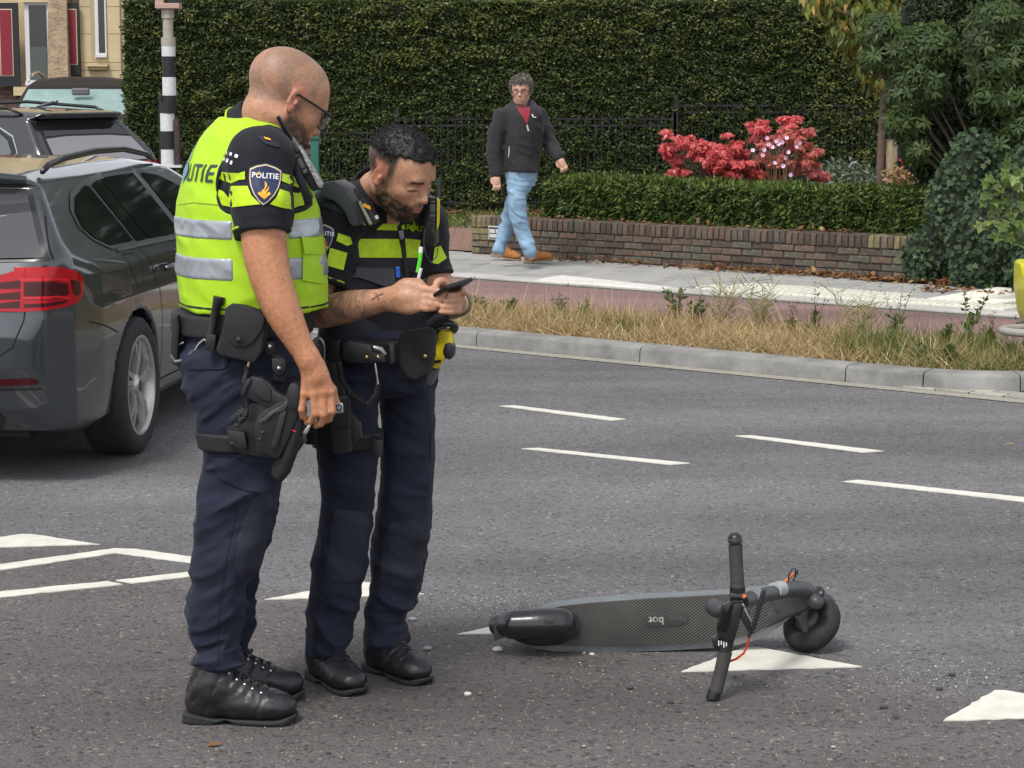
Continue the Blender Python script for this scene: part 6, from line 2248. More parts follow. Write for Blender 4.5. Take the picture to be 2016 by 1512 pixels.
# left arm: upper arm down, forearm towards the camera
ALs = [at(832, 440, 6.46), at(846, 520, 6.44), at(872, 585, 6.38), at(888, 600, 6.28), at(894, 597, 6.17), at(893, 590, 6.08)]
F.limb(ALs, [.058, .053, .045, .043, .035, .028], .03)
F.limb([at(893, 590, 6.08), at(888, 592, 6.03)], [.029, .034], .02)
for q, (y0, x1) in enumerate(((578, 884), (589, 878), (600, 872), (610, 868))):
 finger(F, [at(898, y0, 6.03), at(904, y0 + 2, 5.995), at(890, y0 + 4, 5.97), at(x1, y0 + 4, 5.968)], .0102, .0078, .006)
finger(F, [at(905, 575, 6.03), at(911, 577, 6.0), at(912, 573, 5.985)], .0105, .0085, .012)
F.limb([at(882, 575, 6.05), at(872, 556, 6.03), at(862, 556, 6.01), at(858, 563, 6.0)], [.02, .0135, .012, .0098], .012)   # left thumb over the screen
def col2(V):
 C = np.tile(np.array([.45, .235, .145]), (len(V), 1))
 C *= (1 + .09 * vnoise(V, 30, 13) + .06 * vnoise(V, 110, 14))[:, None]
 L_ = (V - HO2) @ HM2 / HS2
 x, y, z = L_[:, 0], L_[:, 1], L_[:, 2]
 head = (np.linalg.norm(L_, axis=1) < .17).astype(float)
 # shaved fade at the sides below the longer hair
 fade = head * sstep(.048, .03, x + .4 * np.minimum(z, 0)) * sstep(-.035, .03, z - .35 * np.minimum(0, x + .02)) * sstep(-.075, -.03, z)
 C = lerpc(C, (.03, .024, .022), np.clip(fade, 0, 1) * .9)
 line = -.034 - .22 * np.maximum(x - .02, 0) + .006 * vnoise(V, 70, 21)
 beard = head * sstep(line + .006, line - .012, z) * sstep(-.016, .004, x) * sstep(-.135, -.12, z)
 must = head * sstep(.026, .022, np.abs(y)) * sstep(.008, .004, np.abs(z + .0495 + .12 * np.abs(y))) * (x > .08)
 chin = 1.0
 side = head * sstep(.016, .008, np.abs(x - .014)) * sstep(-.05, -.035, z) * sstep(.04, .02, z)
 C = lerpc(C, (.013, .009, .0075), np.clip(np.maximum(beard, must * .75) * (.88 + .3 * vnoise(V, 130, 16)), 0, 1))
 C = lerpc(C, (.07, .045, .035), side * .75)
 lips = head * sstep(.021, .016, np.abs(y)) * sstep(.0085, .0055, np.abs(z + .0635)) * sstep(.086, .090, x)
 C = lerpc(C, (.40, .15, .12), lips * .9)
 brow = head * sstep(.0065, .003, np.abs(z - .021 - .002 * np.cos(y * 60))) * sstep(.010, .014, np.abs(y)) * sstep(.052, .045, np.abs(y)) * (x > .06)
 C = lerpc(C, (.03, .02, .016), brow * .92)
 lash = head * sstep(.0022, .001, np.abs(z + .0075 + 2.2 * (np.abs(y) - .0315) ** 2)) * sstep(.018, .015, np.abs(np.abs(y) - .0315)) * (x > .07)
 C = lerpc(C, (.03, .02, .018), lash)
 ear = head * sstep(.068, .076, np.abs(y)) * sstep(.03, .022, np.abs(x + .01)) * sstep(.045, .03, np.abs(z))
 C = lerpc(C, (.52, .20, .13), ear * .7)
 # tattooed forearm
 A0, A1 = at(614, 596, 6.21), at(752, 590, 6.05)
 t = ((V - A0) @ (A1 - A0)) / ((A1 - A0) @ (A1 - A0))
 fore = ((t > -.2) & (t < .97) & (V[:, 2] < 1.26) & (V[:, 1] < 6.26) & (V[:, 0] < at(752, 590, 6.05)[0])).astype(float)
 Q = np.stack([t * 22, V[:, 2] * 60, V[:, 1] * 60], 1)
 ink = np.maximum(sstep(.12, .02, np.abs(vnoise(Q, 1.0, 33))), sstep(.25, .45, vnoise(Q, .55, 37)) * .8)
 cx, cz = at(742, 585, 6.0)[0], at(742, 585, 6.0)[2]
 a_, b_ = V[:, 0] - cx, V[:, 2] - cz
 cross = np.maximum(sstep(.003, .0015, np.abs(a_ * .5 - b_ * .87)) * (np.hypot(a_, b_) < .02), sstep(.003, .0015, np.abs(a_ * .87 + b_ * .5)) * (np.hypot(a_, b_) < .011))
 C = lerpc(C, (.13, .095, .085), fore * np.clip(ink * .72 * sstep(.97, .85, t), 0, 1))
 C = lerpc(C, (.06, .05, .05), cross * (V[:, 1] < 6.1) * .9)
 return C
body2, bV, bQ = skin_mesh(F, .0042, P2, col2)
# hair: close cap and thousands of short strands
F = Field()
hg = lambda p: HO2 + HM2 @ (np.array(p, float) * HS2)
F.ell(hg((-.014, 0, .043)), tuple(x * HS2 for x in (.1015, .0780, .0842)), HM2, .01)
F.ell(hg((.030, 0, .044)), tuple(x * HS2 for x in (.0645, .0645, .067)), HM2, .03)
def hairline(P):
 L_ = (P - HO2) @ HM2 / HS2
 x, y, z = L_[..., 0], L_[..., 1], L_[..., 2]
 front = .066 + .004 * np.cos(y * 90) - (x - .086) * .9 - z         # below this at the front is forehead
 front = np.where(x > .03, .077 - z + .25 * np.minimum(0, .086 - x), -.05)
 sidecut = .012 + .10 * np.clip(.03 - x, -.05, .06) - z
 return np.maximum(front, sidecut) * .8 - .004 * vnoise(P, 60, 3)
F.add(hairline, (-9, -9, -9), (9, 9, 9), .006, 'i')
F.add(lambda P: .0105 * sstep(.075, .018, ((P - HO2) @ HM2 / HS2)[..., 2]) * sstep(.075, .03, ((P - HO2) @ HM2 / HS2)[..., 0]) - .0032 * (1 - 2 * np.abs(vnoise(P, 62, 8))) - .0018 * vnoise(P, 130, 9), (-9, -9, -9), (9, 9, 9), 0, 'd')
me, hV, hQ = F.mesh('hair', .0042)
hair2 = link('hair', me, HAIR, P2)
strands(hV, hQ, HO2, HM2, HS2, 13000, .0085, .0014, [(.010, .009, .009), (.014, .013, .013), (.022, .020, .020)], 4, hair2, 'hair_strands', sel=lambda L_: L_[:, 2] > .045, m=HSTR)
bd = lambda L_: (L_[:, 2] < -.045 - .22 * np.maximum(L_[:, 0] - .02, 0)) & (L_[:, 2] > -.125) & (L_[:, 0] > .004)
strands(bV, bQ, HO2, HM2, HS2, 3200, .008, .0011, [(.02, .014, .011), (.035, .024, .018), (.06, .04, .03)], 5, body2, 'beard_hairs', bd, (.15, 0, -.5), HSTR, .35)
# shirt under the vest
F = Field()
F.add(*loft_from([(r[0], r[1] + 6, r[2] - 6, r[3] - .012) for r in tv] + [(700, 640, 864, .18)], Y2, PH), k=.02)
def mk_sleeve(a, b, c, ra, rb):
 n_ = (c - b) / np.linalg.norm(c - b)
 def fn(P):
  d = smin(d_cone(P, a, b, ra, (ra + rb) / 2), d_cone(P, b, c + n_ * .1, (ra + rb) / 2, rb), .02)
  return smax(d, (P - c) @ n_, .005)
 return fn, np.minimum(np.minimum(a, b), c) - .1, np.maximum(np.maximum(a, b), c) + .1, n_
s1 = (at(668, 425, 6.26), at(650, 490, 6.23), at(633, 555, 6.21))
f_, l_, h_, n1_ = mk_sleeve(*s1, .079, .072)
F.add(f_, l_, h_, .035)
s2 = (at(828, 442, 6.46), at(838, 492, 6.44), at(850, 545, 6.42))
f_, l_, h_, n2_ = mk_sleeve(*s2, .068, .062)
F.add(f_, l_, h_, .035)
F.cone(at(738, 392, 6.33), s1[0], .06, .078, .04)
F.cone(at(770, 395, 6.38), s2[0], .055, .068, .04)
F.add(folds([(1.0, .004), (1.3, .007), (1.45, .007), (1.6, .003)], 61, (9, 9, 14), .5), (-9, -9, -9), (9, 9, 9), 0, 'd')
shirt2, BVS2 = cloth(F, .005, 'shirt', KNIT, P2)
F = Field()
c2 = at(741, 384, 6.335)
nx2 = (HO2 + HM2 @ np.array([-.03, 0, -.06])) - at(745, 410, 6.36)
nx2 /= np.linalg.norm(nx2)
def collar2(P):
 q = P - c2
 h = q @ nx2
 rr = np.linalg.norm(q - h[..., None] * nx2, axis=-1)
 return smax(np.abs(rr - .075 + .02 * h) - .0042, np.abs(h - .004) - .034, .004)
F.add(collar2, c2 - .13, c2 + .13)
fw2 = np.array([math.cos(PH), math.sin(PH), 0])
F.box(c2 + fw2 * .10 + np.array([0, 0, -.0]), (.045, .045, .12), rotz(PH), 0, .008, 's')
cloth(F, .004, 'collar', KNIT, shirt2)
for (s_, n_, r_) in ((s1, n1_, .073), (s2, n2_, .063)):
 hb = basis(-n_, (0, 1, 0))
 hp = [s_[2] - n_ * .010 + r_ * (hb[:, 1] * math.cos(a) + hb[:, 2] * math.sin(a)) for a in np.linspace(0, 2 * math.pi, 36, endpoint=False)]
 MB().tube(hp, .0033, 6, closed=True).build('sleeve_piping', HIVIS, shirt2, smooth=True)
ppatch('sleeve_stripe', [(666, 459), (690, 467), (694, 480), (684, 484), (662, 474)], 6.16, BVS2, HISTR, shirt2)
ppatch('sleeve_stripe', [(650, 488), (684, 498), (676, 532), (642, 522)], 6.16, BVS2, HISTR, shirt2)
ppatch('sleeve_stripe', [(856, 487), (868, 484), (880, 508), (862, 520), (852, 518)], 6.34, BVS2, HISTR, shirt2)
shield(shirt2, 637, 472, 36, 60, 6.16, BVS2, -6, sx=1.0)
ppatch('epaulette', [(630, 404), (648, 396), (690, 412), (686, 420), (672, 420)], 6.25, BVS2, MATS['epaulette_navy'], shirt2, .005, .008, .004)
# ballistic vest
F = Field()
F.add(*loft_from([(r[0], r[1] - 1, r[2] + 1, r[3] + .006) for r in tv[1:]], Y2, PH, .004, 2.5), k=.02)
F.cone(at(706, 392, 6.24), at(690, 420, 6.24), .045, .06, .03)
F.cone(at(800, 392, 6.36), at(828, 415, 6.36), .045, .055, .03)
rt2 = np.array([math.sin(PH), -math.cos(PH), 0])          # his right
for sg, ctr in ((1, s1[0]), (-1, s2[0])):
 F.cone(ctr + rt2 * sg * .05 + np.array([0, 0, .04]), ctr + rt2 * sg * .05 + np.array([0, 0, -.12]), .088, .088, .012, 's')
F.add(lambda P: d_cone(P, c2 - nx2 * .03, c2 + nx2 * .2, .082, .09), (-3, 4, 0), (3, 8, 3), .01, 's')
F.add(folds([(1.0, .006), (1.15, .003), (1.3, .002), (1.5, .002)], 71, (7, 7, 9), .2), (-9, -9, -9), (9, 9, 9), 0, 'd')
vest2, BVV2 = cloth(F, .0052, 'protective_vest', mat('vest_navy', (.013, .0145, .022), .8, var=.2, vscale=10, bump=.4, bscale=420, bdist=.0006, sheen=.05), P2)
YP = 6.15
ppatch('hivis_panel', [(704, 439), (716, 438), (722, 446), (730, 448), (740, 440), (782, 441), (784, 454), (705, 452)], YP, BVV2, HISTR, vest2)
ppatch('hivis_panel', [(697, 470), (786, 470), (796, 508), (684, 507)], YP, BVV2, HISTR, vest2)
ppatch('hivis_panel', [(790, 444), (797, 442), (798, 451), (791, 452)], YP, BVV2, HISTR, vest2, step=.006)
ppatch('hivis_panel', [(797, 469), (838, 473), (842, 508), (800, 508)], YP, BVV2, HISTR, vest2)
ptext('lettering', 'POLITIE', 826, 450, 11, YP, BVV2, HIVIS, vest2, -6, .004, .02, 1.0)
emblem(vest2, 813, 444, 26, YP, BVV2, HIVIS, .005, -4)
pprism('shoulder_pad', [(638, 376), (648, 358), (668, 354), (688, 366), (708, 396), (720, 436), (708, 444), (700, 438), (688, 412), (668, 394), (648, 388)], 6.20, .10, GREYV, vest2, .022, R(-15))
zp = ppatch('zip', [(785, 452), (793, 452), (805, 545), (797, 545)], YP, BVV2, BLKP, vest2, .006, .01, .004)
ppatch('zip_teeth', [(788, 452), (790, 452), (802, 545), (800, 545)], YP, BVV2, GUNM, zp, .008, .008, 0)
pprism('zip_pull', [(785, 455), (794, 454), (796, 470), (788, 472)], 6.10, .008, GREYV, zp, .002)
pk = ppatch('chest_pocket', [(674, 532), (700, 526), (776, 528), (780, 556), (764, 566), (706, 546), (672, 548)], YP, BVV2, GREYV, vest2, .010, .012, .010)
ppatch('chest_pocket', [(812, 534), (846, 532), (852, 548), (848, 562), (836, 564), (826, 542)], YP, BVV2, GREYV, vest2, .010, .012, .010)
ppatch('pen_sleeve', [(812, 541), (828, 540), (830, 566), (814, 566)], YP, BVV2, BLK, vest2, .012, .008, .010)
ptube('green_pen', [(829, 486, 6.10), (827, 510, 6.095), (822, 536, 6.095)], [.0055, .0058, .0055], mat('pen_green', (.10, .62, .03), .4), vest2)
ptube('pen_cap', [(829, 486, 6.10), (828, 498, 6.098)], .0062, mat('pen_white', (.7, .7, .7), .4), vest2)
ptube('white_pen', [(829, 528, 6.09), (824, 548, 6.09)], .005, MATS['pen_white'], vest2)
ptube('blue_pen', [(783, 526, 6.09), (784, 545, 6.095)], .0058, mat('pen_blue', (.02, .12, .55), .4), vest2)
# body camera on the right strap, radio on the left
bc_ = pprism('body_camera', [(703, 396), (722, 390), (748, 434), (730, 444), (722, 440)], 6.13, .035, BLKP, vest2, .004, R(-20))
pprism('camera_edge', [(704, 398), (709, 395), (734, 440), (729, 443)], 6.108, .006, mat('alloy', (.4, .41, .42), .4, metal=.7), bc_, .001, R(-20))
for k in range(4):
 pprism('contact', [(715 + 3.6 * k, 401 + 1.6 * k), (717.5 + 3.6 * k, 400 + 1.6 * k), (719 + 3.6 * k, 407 + 1.6 * k), (716.5 + 3.6 * k, 408 + 1.6 * k)], 6.108, .004, GOLD, bc_, 0, R(-20))
pprism('camera_lamp', [(738, 425), (743, 423), (746, 430), (740, 432)], 6.108, .004, mat('lamp_grey', (.5, .52, .55), .3), bc_, 0, R(-20))
rd2 = pprism('radio', [(838, 386), (860, 388), (862, 476), (856, 484), (840, 482), (836, 470)], 6.30, .05, BLKP, vest2, .005, R(-10))
pprism('radio_side', [(860, 388), (866, 394), (865, 440), (860, 455)], 6.29, .04, mat('radio_yellow', (.68, .55, .02), .5), rd2, .003)
for (a, b) in ((388, 392), (395, 399), (402, 418), (421, 427), (440, 441), (452, 453)):
 pprism('radio_key', [(846, a), (857, a), (857, b), (846, b)], 6.271, .006, mat('key_grey', (.11, .12, .12), .5), rd2, .001)
ptube('aerial', [(861, 390, 6.33), (863, 365, 6.34), (864, 350, 6.345)], [.008, .006, .005], BLKP, rd2)
ptube('radio_lead', [(836, 452, 6.12), (835, 462, 6.10), (834, 478, 6.09), (838, 500, 6.08), (848, 518, 6.09), (860, 505, 6.14), (862, 488, 6.2)], .0018, BLKP, rd2, 5)
# trousers
F = Field()
F.add(*loft_from(pv, Y2, PH, k=.07), k=.03)
F.add(*loft_from(lr, YR, R(-10), -.007, sig=.022), k=.03)
F.add(*loft_from(ll, YL, R(-10), -.007, sig=.022), k=.012)
F.add(folds([(.03, .006), (.12, .017), (.22, .017), (.32, .012), (.5, .010), (.65, .008), (.8, .008), (.92, .011), (1.05, .004)], 81, (6.5, 6.5, 17), .4), (-9, -9, -9), (9, 9, 9), 0, 'd')
tr2, BVT2 = cloth(F, .0055, 'trousers', NAVY, P2)
ppatch('knee_panel', [(660, 1004), (728, 1006), (736, 1030), (724, 1070), (712, 1140), (690, 1148), (648, 1142), (640, 1120), (650, 1080), (648, 1040)], 6.15, BVT2, KPAD, tr2, .003, .012, .002)
ppatch('knee_panel', [(770, 1026), (846, 1024), (846, 1060), (838, 1130), (815, 1158), (768, 1156), (748, 1140), (752, 1080)], 6.27, BVT2, KPAD, tr2, .003, .012, .002)
ppatch('leg_seam', [(657, 1000), (659, 1000), (633, 1100), (622, 1280), (620, 1280), (630, 1100)], 6.15, BVT2, SEAM, tr2, .002, .012, 0)
ppatch('leg_seam', [(750, 1100), (752, 1100), (742, 1200), (735, 1265), (733, 1265), (740, 1200)], 6.27, BVT2, SEAM, tr2, .002, .012, 0)
ppatch('fly_seam', [(775, 715), (777, 715), (786, 780), (784, 822), (782, 822), (783, 780)], 6.2, BVT2, SEAM, tr2, .002, .012, 0)
ppatch('cargo_pocket', [(848, 855), (859, 850), (861, 890), (858, 910), (848, 905)], 6.3, BVT2, NAVY, tr2, .006, .01, .005)
boot(P2, (at(618, 1330, 6.33)[0], 6.325), R(-56), .272, False, 13, w=1.12)
boot(P2, (at(727, 1315, 6.42)[0], 6.415), R(-47), .272, False, 17, w=1.12)
# belt and gear
F = Field()
F.add(*loft_from([(r[0], r[1] - 2, r[2] + 2, r[3] + .004) for r in pv], Y2, PH, .009, zbot=at(745, 716, 6.2)[2], ztop=at(745, 672, 6.2)[2], k=.006), k=.01)
belt2, _ = cloth(F, .0055, 'duty_belt', BLK, P2)
cuf = pprism('cuff_case', [(676, 674), (690, 668), (736, 676), (742, 700), (736, 714), (690, 712), (676, 706)], 6.085, .05, LEATH, belt2, .008, R(-12))
pprism('case_strap', [(718, 692), (758, 697), (760, 712), (720, 710)], 6.05, .008, LEATH, cuf, .002, R(-12))
for x_ in (722, 744):
 MB().lathe([(0, 0), (.0055, 0), (.0055, .002), (.003, .004), (0, .004)], at(x_, 703, 6.043), rotx(R(90)), 12).build('stud', BRASS, cuf, smooth=True)
ptube('silver_clip', [(736, 684, 6.06), (750, 688, 6.055), (758, 698, 6.06)], [.007, .008, .006], mat('dull_steel', (.32, .33, .33), .4, metal=.8), belt2)
pprism('belt_clip', [(642, 668), (672, 668), (672, 712), (642, 710)], 6.10, .02, BLKP, belt2, .004, R(-20))
pprism('belt_buckle', [(766, 676), (776, 674), (778, 714), (768, 716)], 6.08, .02, BLKP, belt2, .003)
rg = MB().tube([at(627 + 13 * math.cos(t), 694 + 28 * math.sin(t), 6.11) for t in np.linspace(0, 2 * math.pi, 20, endpoint=False)], .006, 6, closed=True).build('cuff_ring', mat('dull_steel', (.3, .3, .3), .4, metal=.8), belt2, smooth=True)
coil('coiled_lead', [(668, 715, 6.07), (672, 745, 6.05), (690, 775, 6.04), (722, 797, 6.04), (738, 780, 6.05), (744, 756, 6.06)], .0085, .0022, 34, BLKP, belt2)
ptube('lead_clip', [(744, 756, 6.06), (742, 742, 6.06), (740, 728, 6.06), (738, 715, 6.06)], [.0035, .003, .004, .003], STEEL, belt2)
pou = pprism('belt_pouch', [(785, 668), (792, 654), (848, 644), (858, 652), (856, 700), (848, 732), (822, 746), (808, 742), (787, 716)], 6.115, .05, BLK, belt2, .008, R(-15))
pprism('pouch_flap', [(800, 658), (850, 646), (857, 660), (850, 700), (842, 716), (834, 716), (812, 690), (806, 664)], 6.085, .008, BLK, pou, .003, R(-15))
MB().lathe([(0, 0), (.006, 0), (.006, .002), (.003, .004), (0, .004)], at(837, 701, 6.073), rotx(R(90)), 12).build('snap', BRASS, pou, smooth=True)
TZM = mat('stun_yellow', (.70, .56, .01), .42, var=.08)
tz = pprism('stun_gun', [(866, 650), (890, 650), (894, 672), (892, 690), (876, 708), (862, 726), (848, 722), (850, 700), (862, 676)], 6.20, .04, TZM, belt2, .007, R(-10))
pprism('stun_grip', [(878, 676), (888, 672), (896, 680), (895, 700), (888, 708), (878, 704), (873, 692)], 6.185, .044, BLKP, tz, .008, R(-10))
pprism('stun_label', [(849, 710), (869, 708), (868, 714), (850, 716)], 6.178, .004, BLKP, tz, 0, R(-10))
MB().tube([at(876 + 20 * math.cos(t), 645 + 9 * math.sin(t), 6.20 + .03 * math.sin(t)) for t in np.linspace(0, 2 * math.pi, 20, endpoint=False)], .011, 8, closed=True).build('holster_band', BLKP, belt2, smooth=True)
pprism('stun_holster', [(844, 724), (866, 728), (850, 758), (840, 752)], 6.21, .035, mat('holster_grey', (.10, .105, .11), .45), belt2, .004, R(-10))
ptube('pouch_strap', [(846, 640, 6.16), (862, 628, 6.15), (872, 622, 6.16), (878, 632, 6.18)], [.012, .016, .014, .010], KNIT, belt2)
# thigh rig
TH = empty('thigh_rig', (0, 0, 0), parent=P2)
pprism('drop_panel', [(642, 712), (672, 712), (682, 790), (690, 808), (712, 830), (716, 860), (690, 888), (625, 882), (622, 800), (640, 770)], 6.10, .014, BLKP, TH, .004, R(-12))
po2 = pprism('magazine_pouch', [(652, 792), (688, 786), (692, 840), (694, 888), (660, 894), (652, 840)], 6.075, .04, BLK, TH, .006, R(-12))
pprism('pouch_flap', [(650, 786), (690, 782), (690, 838), (652, 842)], 6.05, .008, BLK, po2, .003, R(-12))
pprism('holster_rear', [(604, 830), (636, 838), (637, 874), (604, 874)], 6.13, .04, BLKP, TH, .005, R(-12))
pprism('torch_pouch', [(668, 780), (684, 778), (686, 800), (670, 802)], 6.06, .03, mat('grey_cloth', (.05, .05, .055), .7), TH, .004, R(-12))
F = Field()
sz = [at(690, 884, 6.2)[2], at(690, 852, 6.2)[2]]
F.add(*loft_from(lr, YR, R(-10), .009, zbot=sz[0], ztop=sz[1], k=.004), k=.01)
cloth(F, .0055, 'thigh_strap', BLK, TH)
pprism('strap_buckle', [(732, 858), (752, 866), (752, 898), (742, 902), (730, 888)], 6.14, .03, BLKP, TH, .004, R(-20))
# phone, held: a thing of its own
PHN = empty('phone', tuple(at(885, 568, 6.0)), label='black smartphone held level in the bearded officer\'s hands', cat='phone')
pc = at(892, 566, 5.985)
lx = (at(918, 558, 6.02) - at(866, 574, 5.95))
MBp = basis(lx, (-.30, .40, 1))
MB().box(pc, (.052, .034, .0048), MBp, bev=.004).build('phone_body', BLKP, PHN)
MB().box(pc + MBp @ np.array([0, 0, .0052]), (.049, .031, .0006), MBp).build('screen', mat('screen_glass', (.02, .022, .025), .06), PHN)
# steel bracelet watch
wc = at(902, 597, 6.15)
wd = at(893, 590, 6.08) - at(905, 600, 6.28)
ring('watch_band', wc, basis(wd), .035, .0045, mat('watch_steel', (.16, .14, .12), .35, metal=.8), P2)
# ---------------------------------------------------------------- man walking on the pavement
YW = 19.45
P3 = empty('person', tuple(np.append(gp(1025, 515, .1)[:2], .1)), label='walking man in black fleece jacket, pale jeans and tan boots', cat='person')
F = Field()
HO3, HM3, HS3 = at(1026, 180, YW), rotz(R(-97)) @ roty(R(2)), 1.04
head_parts(F, HO3, HM3, HS3)
F.limb([HO3 + HM3 @ np.array([-.025, 0, -.05]), at(1028, 212, YW), at(1028, 225, YW)], [.058, .06, .07], .03)
aR = [at(985, 228, YW - .05), at(972, 290, YW - .08), at(977, 342, YW - .12)]
aL = [at(1064, 226, YW + .05), at(1084, 282, YW + .02), at(1100, 308, YW - .12)]
F.limb(aR, [.042, .04, .03], .03)
F.limb(aL, [.042, .04, .03], .03)
for (w, d) in ((aR[2], np.array([.05, -.3, -1])), (aL[2], np.array([.45, -.3, -1]))):
 d = d / np.linalg.norm(d)
 sd = np.cross(d, np.array([0, 1.0, 0]))
 F.limb([w, w + d * .05, w + d * .085], [.029, .036, .03], .02)
 for q in range(4):
  b = w + d * .085 + sd * (-.026 + .0175 * q)
  finger(F, [b, b + d * .035 + np.array([0, -.008, 0]), b + d * .055 + np.array([-.01, .006, 0]), b + d * .06 + np.array([-.014, .018, 0])], .0105, .0085, .008)
 finger(F, [w + d * .03 - sd * .03, w + d * .06 - sd * .047, w + d * .085 - sd * .045], .012, .009, .01)
F.add(*loft_from([(215, 1006, 1050, .08), (250, 998, 1056, .10), (330, 996, 1050, .11), (350, 1000, 1050, .1)], YW, R(-60)), k=.03)
legA = [at(1022, 345, YW - .05), at(1018, 405, YW - .1), at(1027, 452, YW - .08), at(1045, 505, YW - .1)]
legB = [at(1032, 345, YW + .05), at(1009, 412, YW + .1), at(995, 452, YW + .13), at(984, 500, YW + .12)]
F.limb(legA, [.07, .055, .045, .035], .03)
F.limb(legB, [.07, .055, .045, .035], .03)
def col3(V):
 C = np.tile(np.array([.50, .29, .21]), (len(V), 1))
 L_ = (V - HO3) @ HM3 / HS3
 x, y, z = L_[:, 0], L_[:, 1], L_[:, 2]
 head = (np.linalg.norm(L_, axis=1) < .17).astype(float)
 st = head * sstep(-.045, -.06, z) * (x > .0)
 C = lerpc(C, (.30, .19, .15), st * .35)
 lips = head * sstep(.021, .016, np.abs(y)) * sstep(.0085, .0055, np.abs(z + .0635)) * sstep(.086, .090, x)
 C = lerpc(C, (.40, .15, .12), lips * .8)
 brow = head * sstep(.0065, .003, np.abs(z - .024)) * sstep(.010, .014, np.abs(y)) * sstep(.052, .045, np.abs(y)) * (x > .06)
 C = lerpc(C, (.14, .11, .09), brow * .8)
 eye = head * sstep(.006, .004, np.abs(z + .001)) * sstep(.011, .008, np.abs(np.abs(y) - .0315)) * (x > .07)
 C = lerpc(C, (.05, .04, .035), eye * .8)
 return C
body3, bV, bQ = skin_mesh(F, .0062, P3, col3)
F = Field()
h3 = lambda p: HO3 + HM3 @ (np.array(p, float) * HS3)
F.ell(h3((-.018, 0, .048)), (.106, .086, .091), HM3, .01)
F.ell(h3((.03, 0, .07)), (.062, .078, .05), HM3, .02)
F.add(lambda P: np.maximum(.040 - ((P - HO3) @ HM3)[..., 2] + 2.0 * np.minimum(0, .03 - ((P - HO3) @ HM3)[..., 0]) * -1 * (((P - HO3) @ HM3)[..., 0] > .03) * .0, (((P - HO3) @ HM3)[..., 0] - .035) * .8 - np.maximum(0, ((P - HO3) @ HM3)[..., 2] - .055) * 2.0) * 1.0 if False else
  np.minimum(np.maximum(-.02 - ((P - HO3) @ HM3)[..., 2], ((P - HO3) @ HM3)[..., 0] - .028), .062 - ((P - HO3) @ HM3)[..., 2]), (-99, -99, -99), (99, 99, 99), .008, 'i')
F.add(lambda P: -.010 * (1 - 2 * np.abs(vnoise(P, 26, 18))) - .004 * vnoise(P, 60, 19), (-99, -99, -99), (99, 99, 99), 0, 'd')
me, hV, hQ = F.mesh('hair', .0062)
GH = mat('grey_hair', (.16, .14, .12), .6, var=.5, vscale=40)
hair3 = link('hair', me, GH, P3)
strands(hV, hQ, HO3, HM3, HS3, 3500, .03, .004, [(.20, .18, .16), (.12, .10, .085), (.28, .25, .22)], 24, hair3, 'hair_strands', m=HSTR)
G3 = empty('glasses', (0, 0, 0), parent=P3)
for y in (-1, 1):
 MB().tube([h3((.1065 - .006 * abs(math.cos(t)), .033 * y + .024 * math.cos(t), -.001 + .017 * math.sin(t))) for t in np.linspace(0, 2 * math.pi, 16, endpoint=False)], .003, 5, closed=True).build('rim', mat('dark_red_frame', (.06, .015, .015), .35), G3)
 MB().tube([h3((.10, .058 * y, .004)), h3((.03, .078 * y, .006)), h3((-.01, .08 * y, .004))], .0025, 5).build('temple', MATS['dark_red_frame'], G3)
MB().tube([h3((.107, -.010, .003)), h3((.112, 0, .005)), h3((.107, .010, .003))], .0025, 5).build('bridge', MATS['dark_red_frame'], G3)
# jacket
FLC = mat('black_fleece', (.016, .016, .0185), .9, var=.35, vscale=45, bump=.7, bscale=160, bdist=.003, sheen=.06)
F = Field()
F.add(*loft_from([(203, 1006, 1050, .08), (212, 992, 1062, .13), (228, 984, 1068, .16), (260, 984, 1068, .165), (300, 985, 1062, .16), (338, 986, 1060, .15)], YW, R(-60)), k=.02)
F.limb([aR[0] + np.array([.015, 0, 0])] + aR[1:], [.078, .068, .053], .05)
F.limb([aL[0] + np.array([-.015, 0, 0])] + aL[1:], [.076, .066, .051], .05)
F.cone(at(1016, 208, YW), at(1042, 209, YW), .062, .062, .03)
fw3 = np.array([math.cos(R(-75)), math.sin(R(-75)), 0])
F.add(lambda P: d_cone(P, at(1027, 200, YW) + fw3 * .10, at(1037, 246, YW) + fw3 * .165, .068, .034), (-99, -99, -99), (99, 99, 99), .012, 's')
F.add(folds([(.9, .008), (1.1, .009), (1.3, .01), (1.6, .005)], 91, (7, 7, 12), .5), (-9, -9, -9), (99, 99, 99), 0, 'd')
jk, BVJ = cloth(F, .008, 'jacket', FLC, P3)
ppatch('zip', [(1036, 246), (1039, 246), (1042, 258), (1039, 258)], YW - .2, BVJ, mat('zip_pale', (.5, .5, .45), .5), jk, .006, .02, 0)
ppatch('logo', [(1047, 224), (1049, 225), (1050, 229), (1055, 230), (1056, 232), (1050, 231), (1048, 229)], YW - .2, BVJ, WHITE, jk, .006, .02, 0)
ppatch('pocket_zip', [(1002, 288), (1003.5, 288), (1003, 300), (1001.5, 310), (1000.5, 310)], YW - .2, BVJ, MATS['zip_pale'], jk, .006, .02, 0)
ppatch('jumper_front', [(1016, 209), (1030, 213), (1044, 211), (1042, 228), (1038, 246), (1030, 232), (1021, 219)], YW - .2, BVJ, mat('maroon_knit', (.20, .012, .025), .85, var=.15, vscale=40), jk, .006, .02, .006)
# red jumper in the open neck
F = Field()
F.add(*loft_from([(208, 1012, 1046, .085), (215, 1000, 1055, .125), (230, 990, 1063, .152), (270, 989, 1063, .157)], YW, R(-60)), k=.02)
cloth(F, .008, 'jumper', mat('maroon_knit', (.20, .012, .025), .85, var=.15, vscale=40), P3)
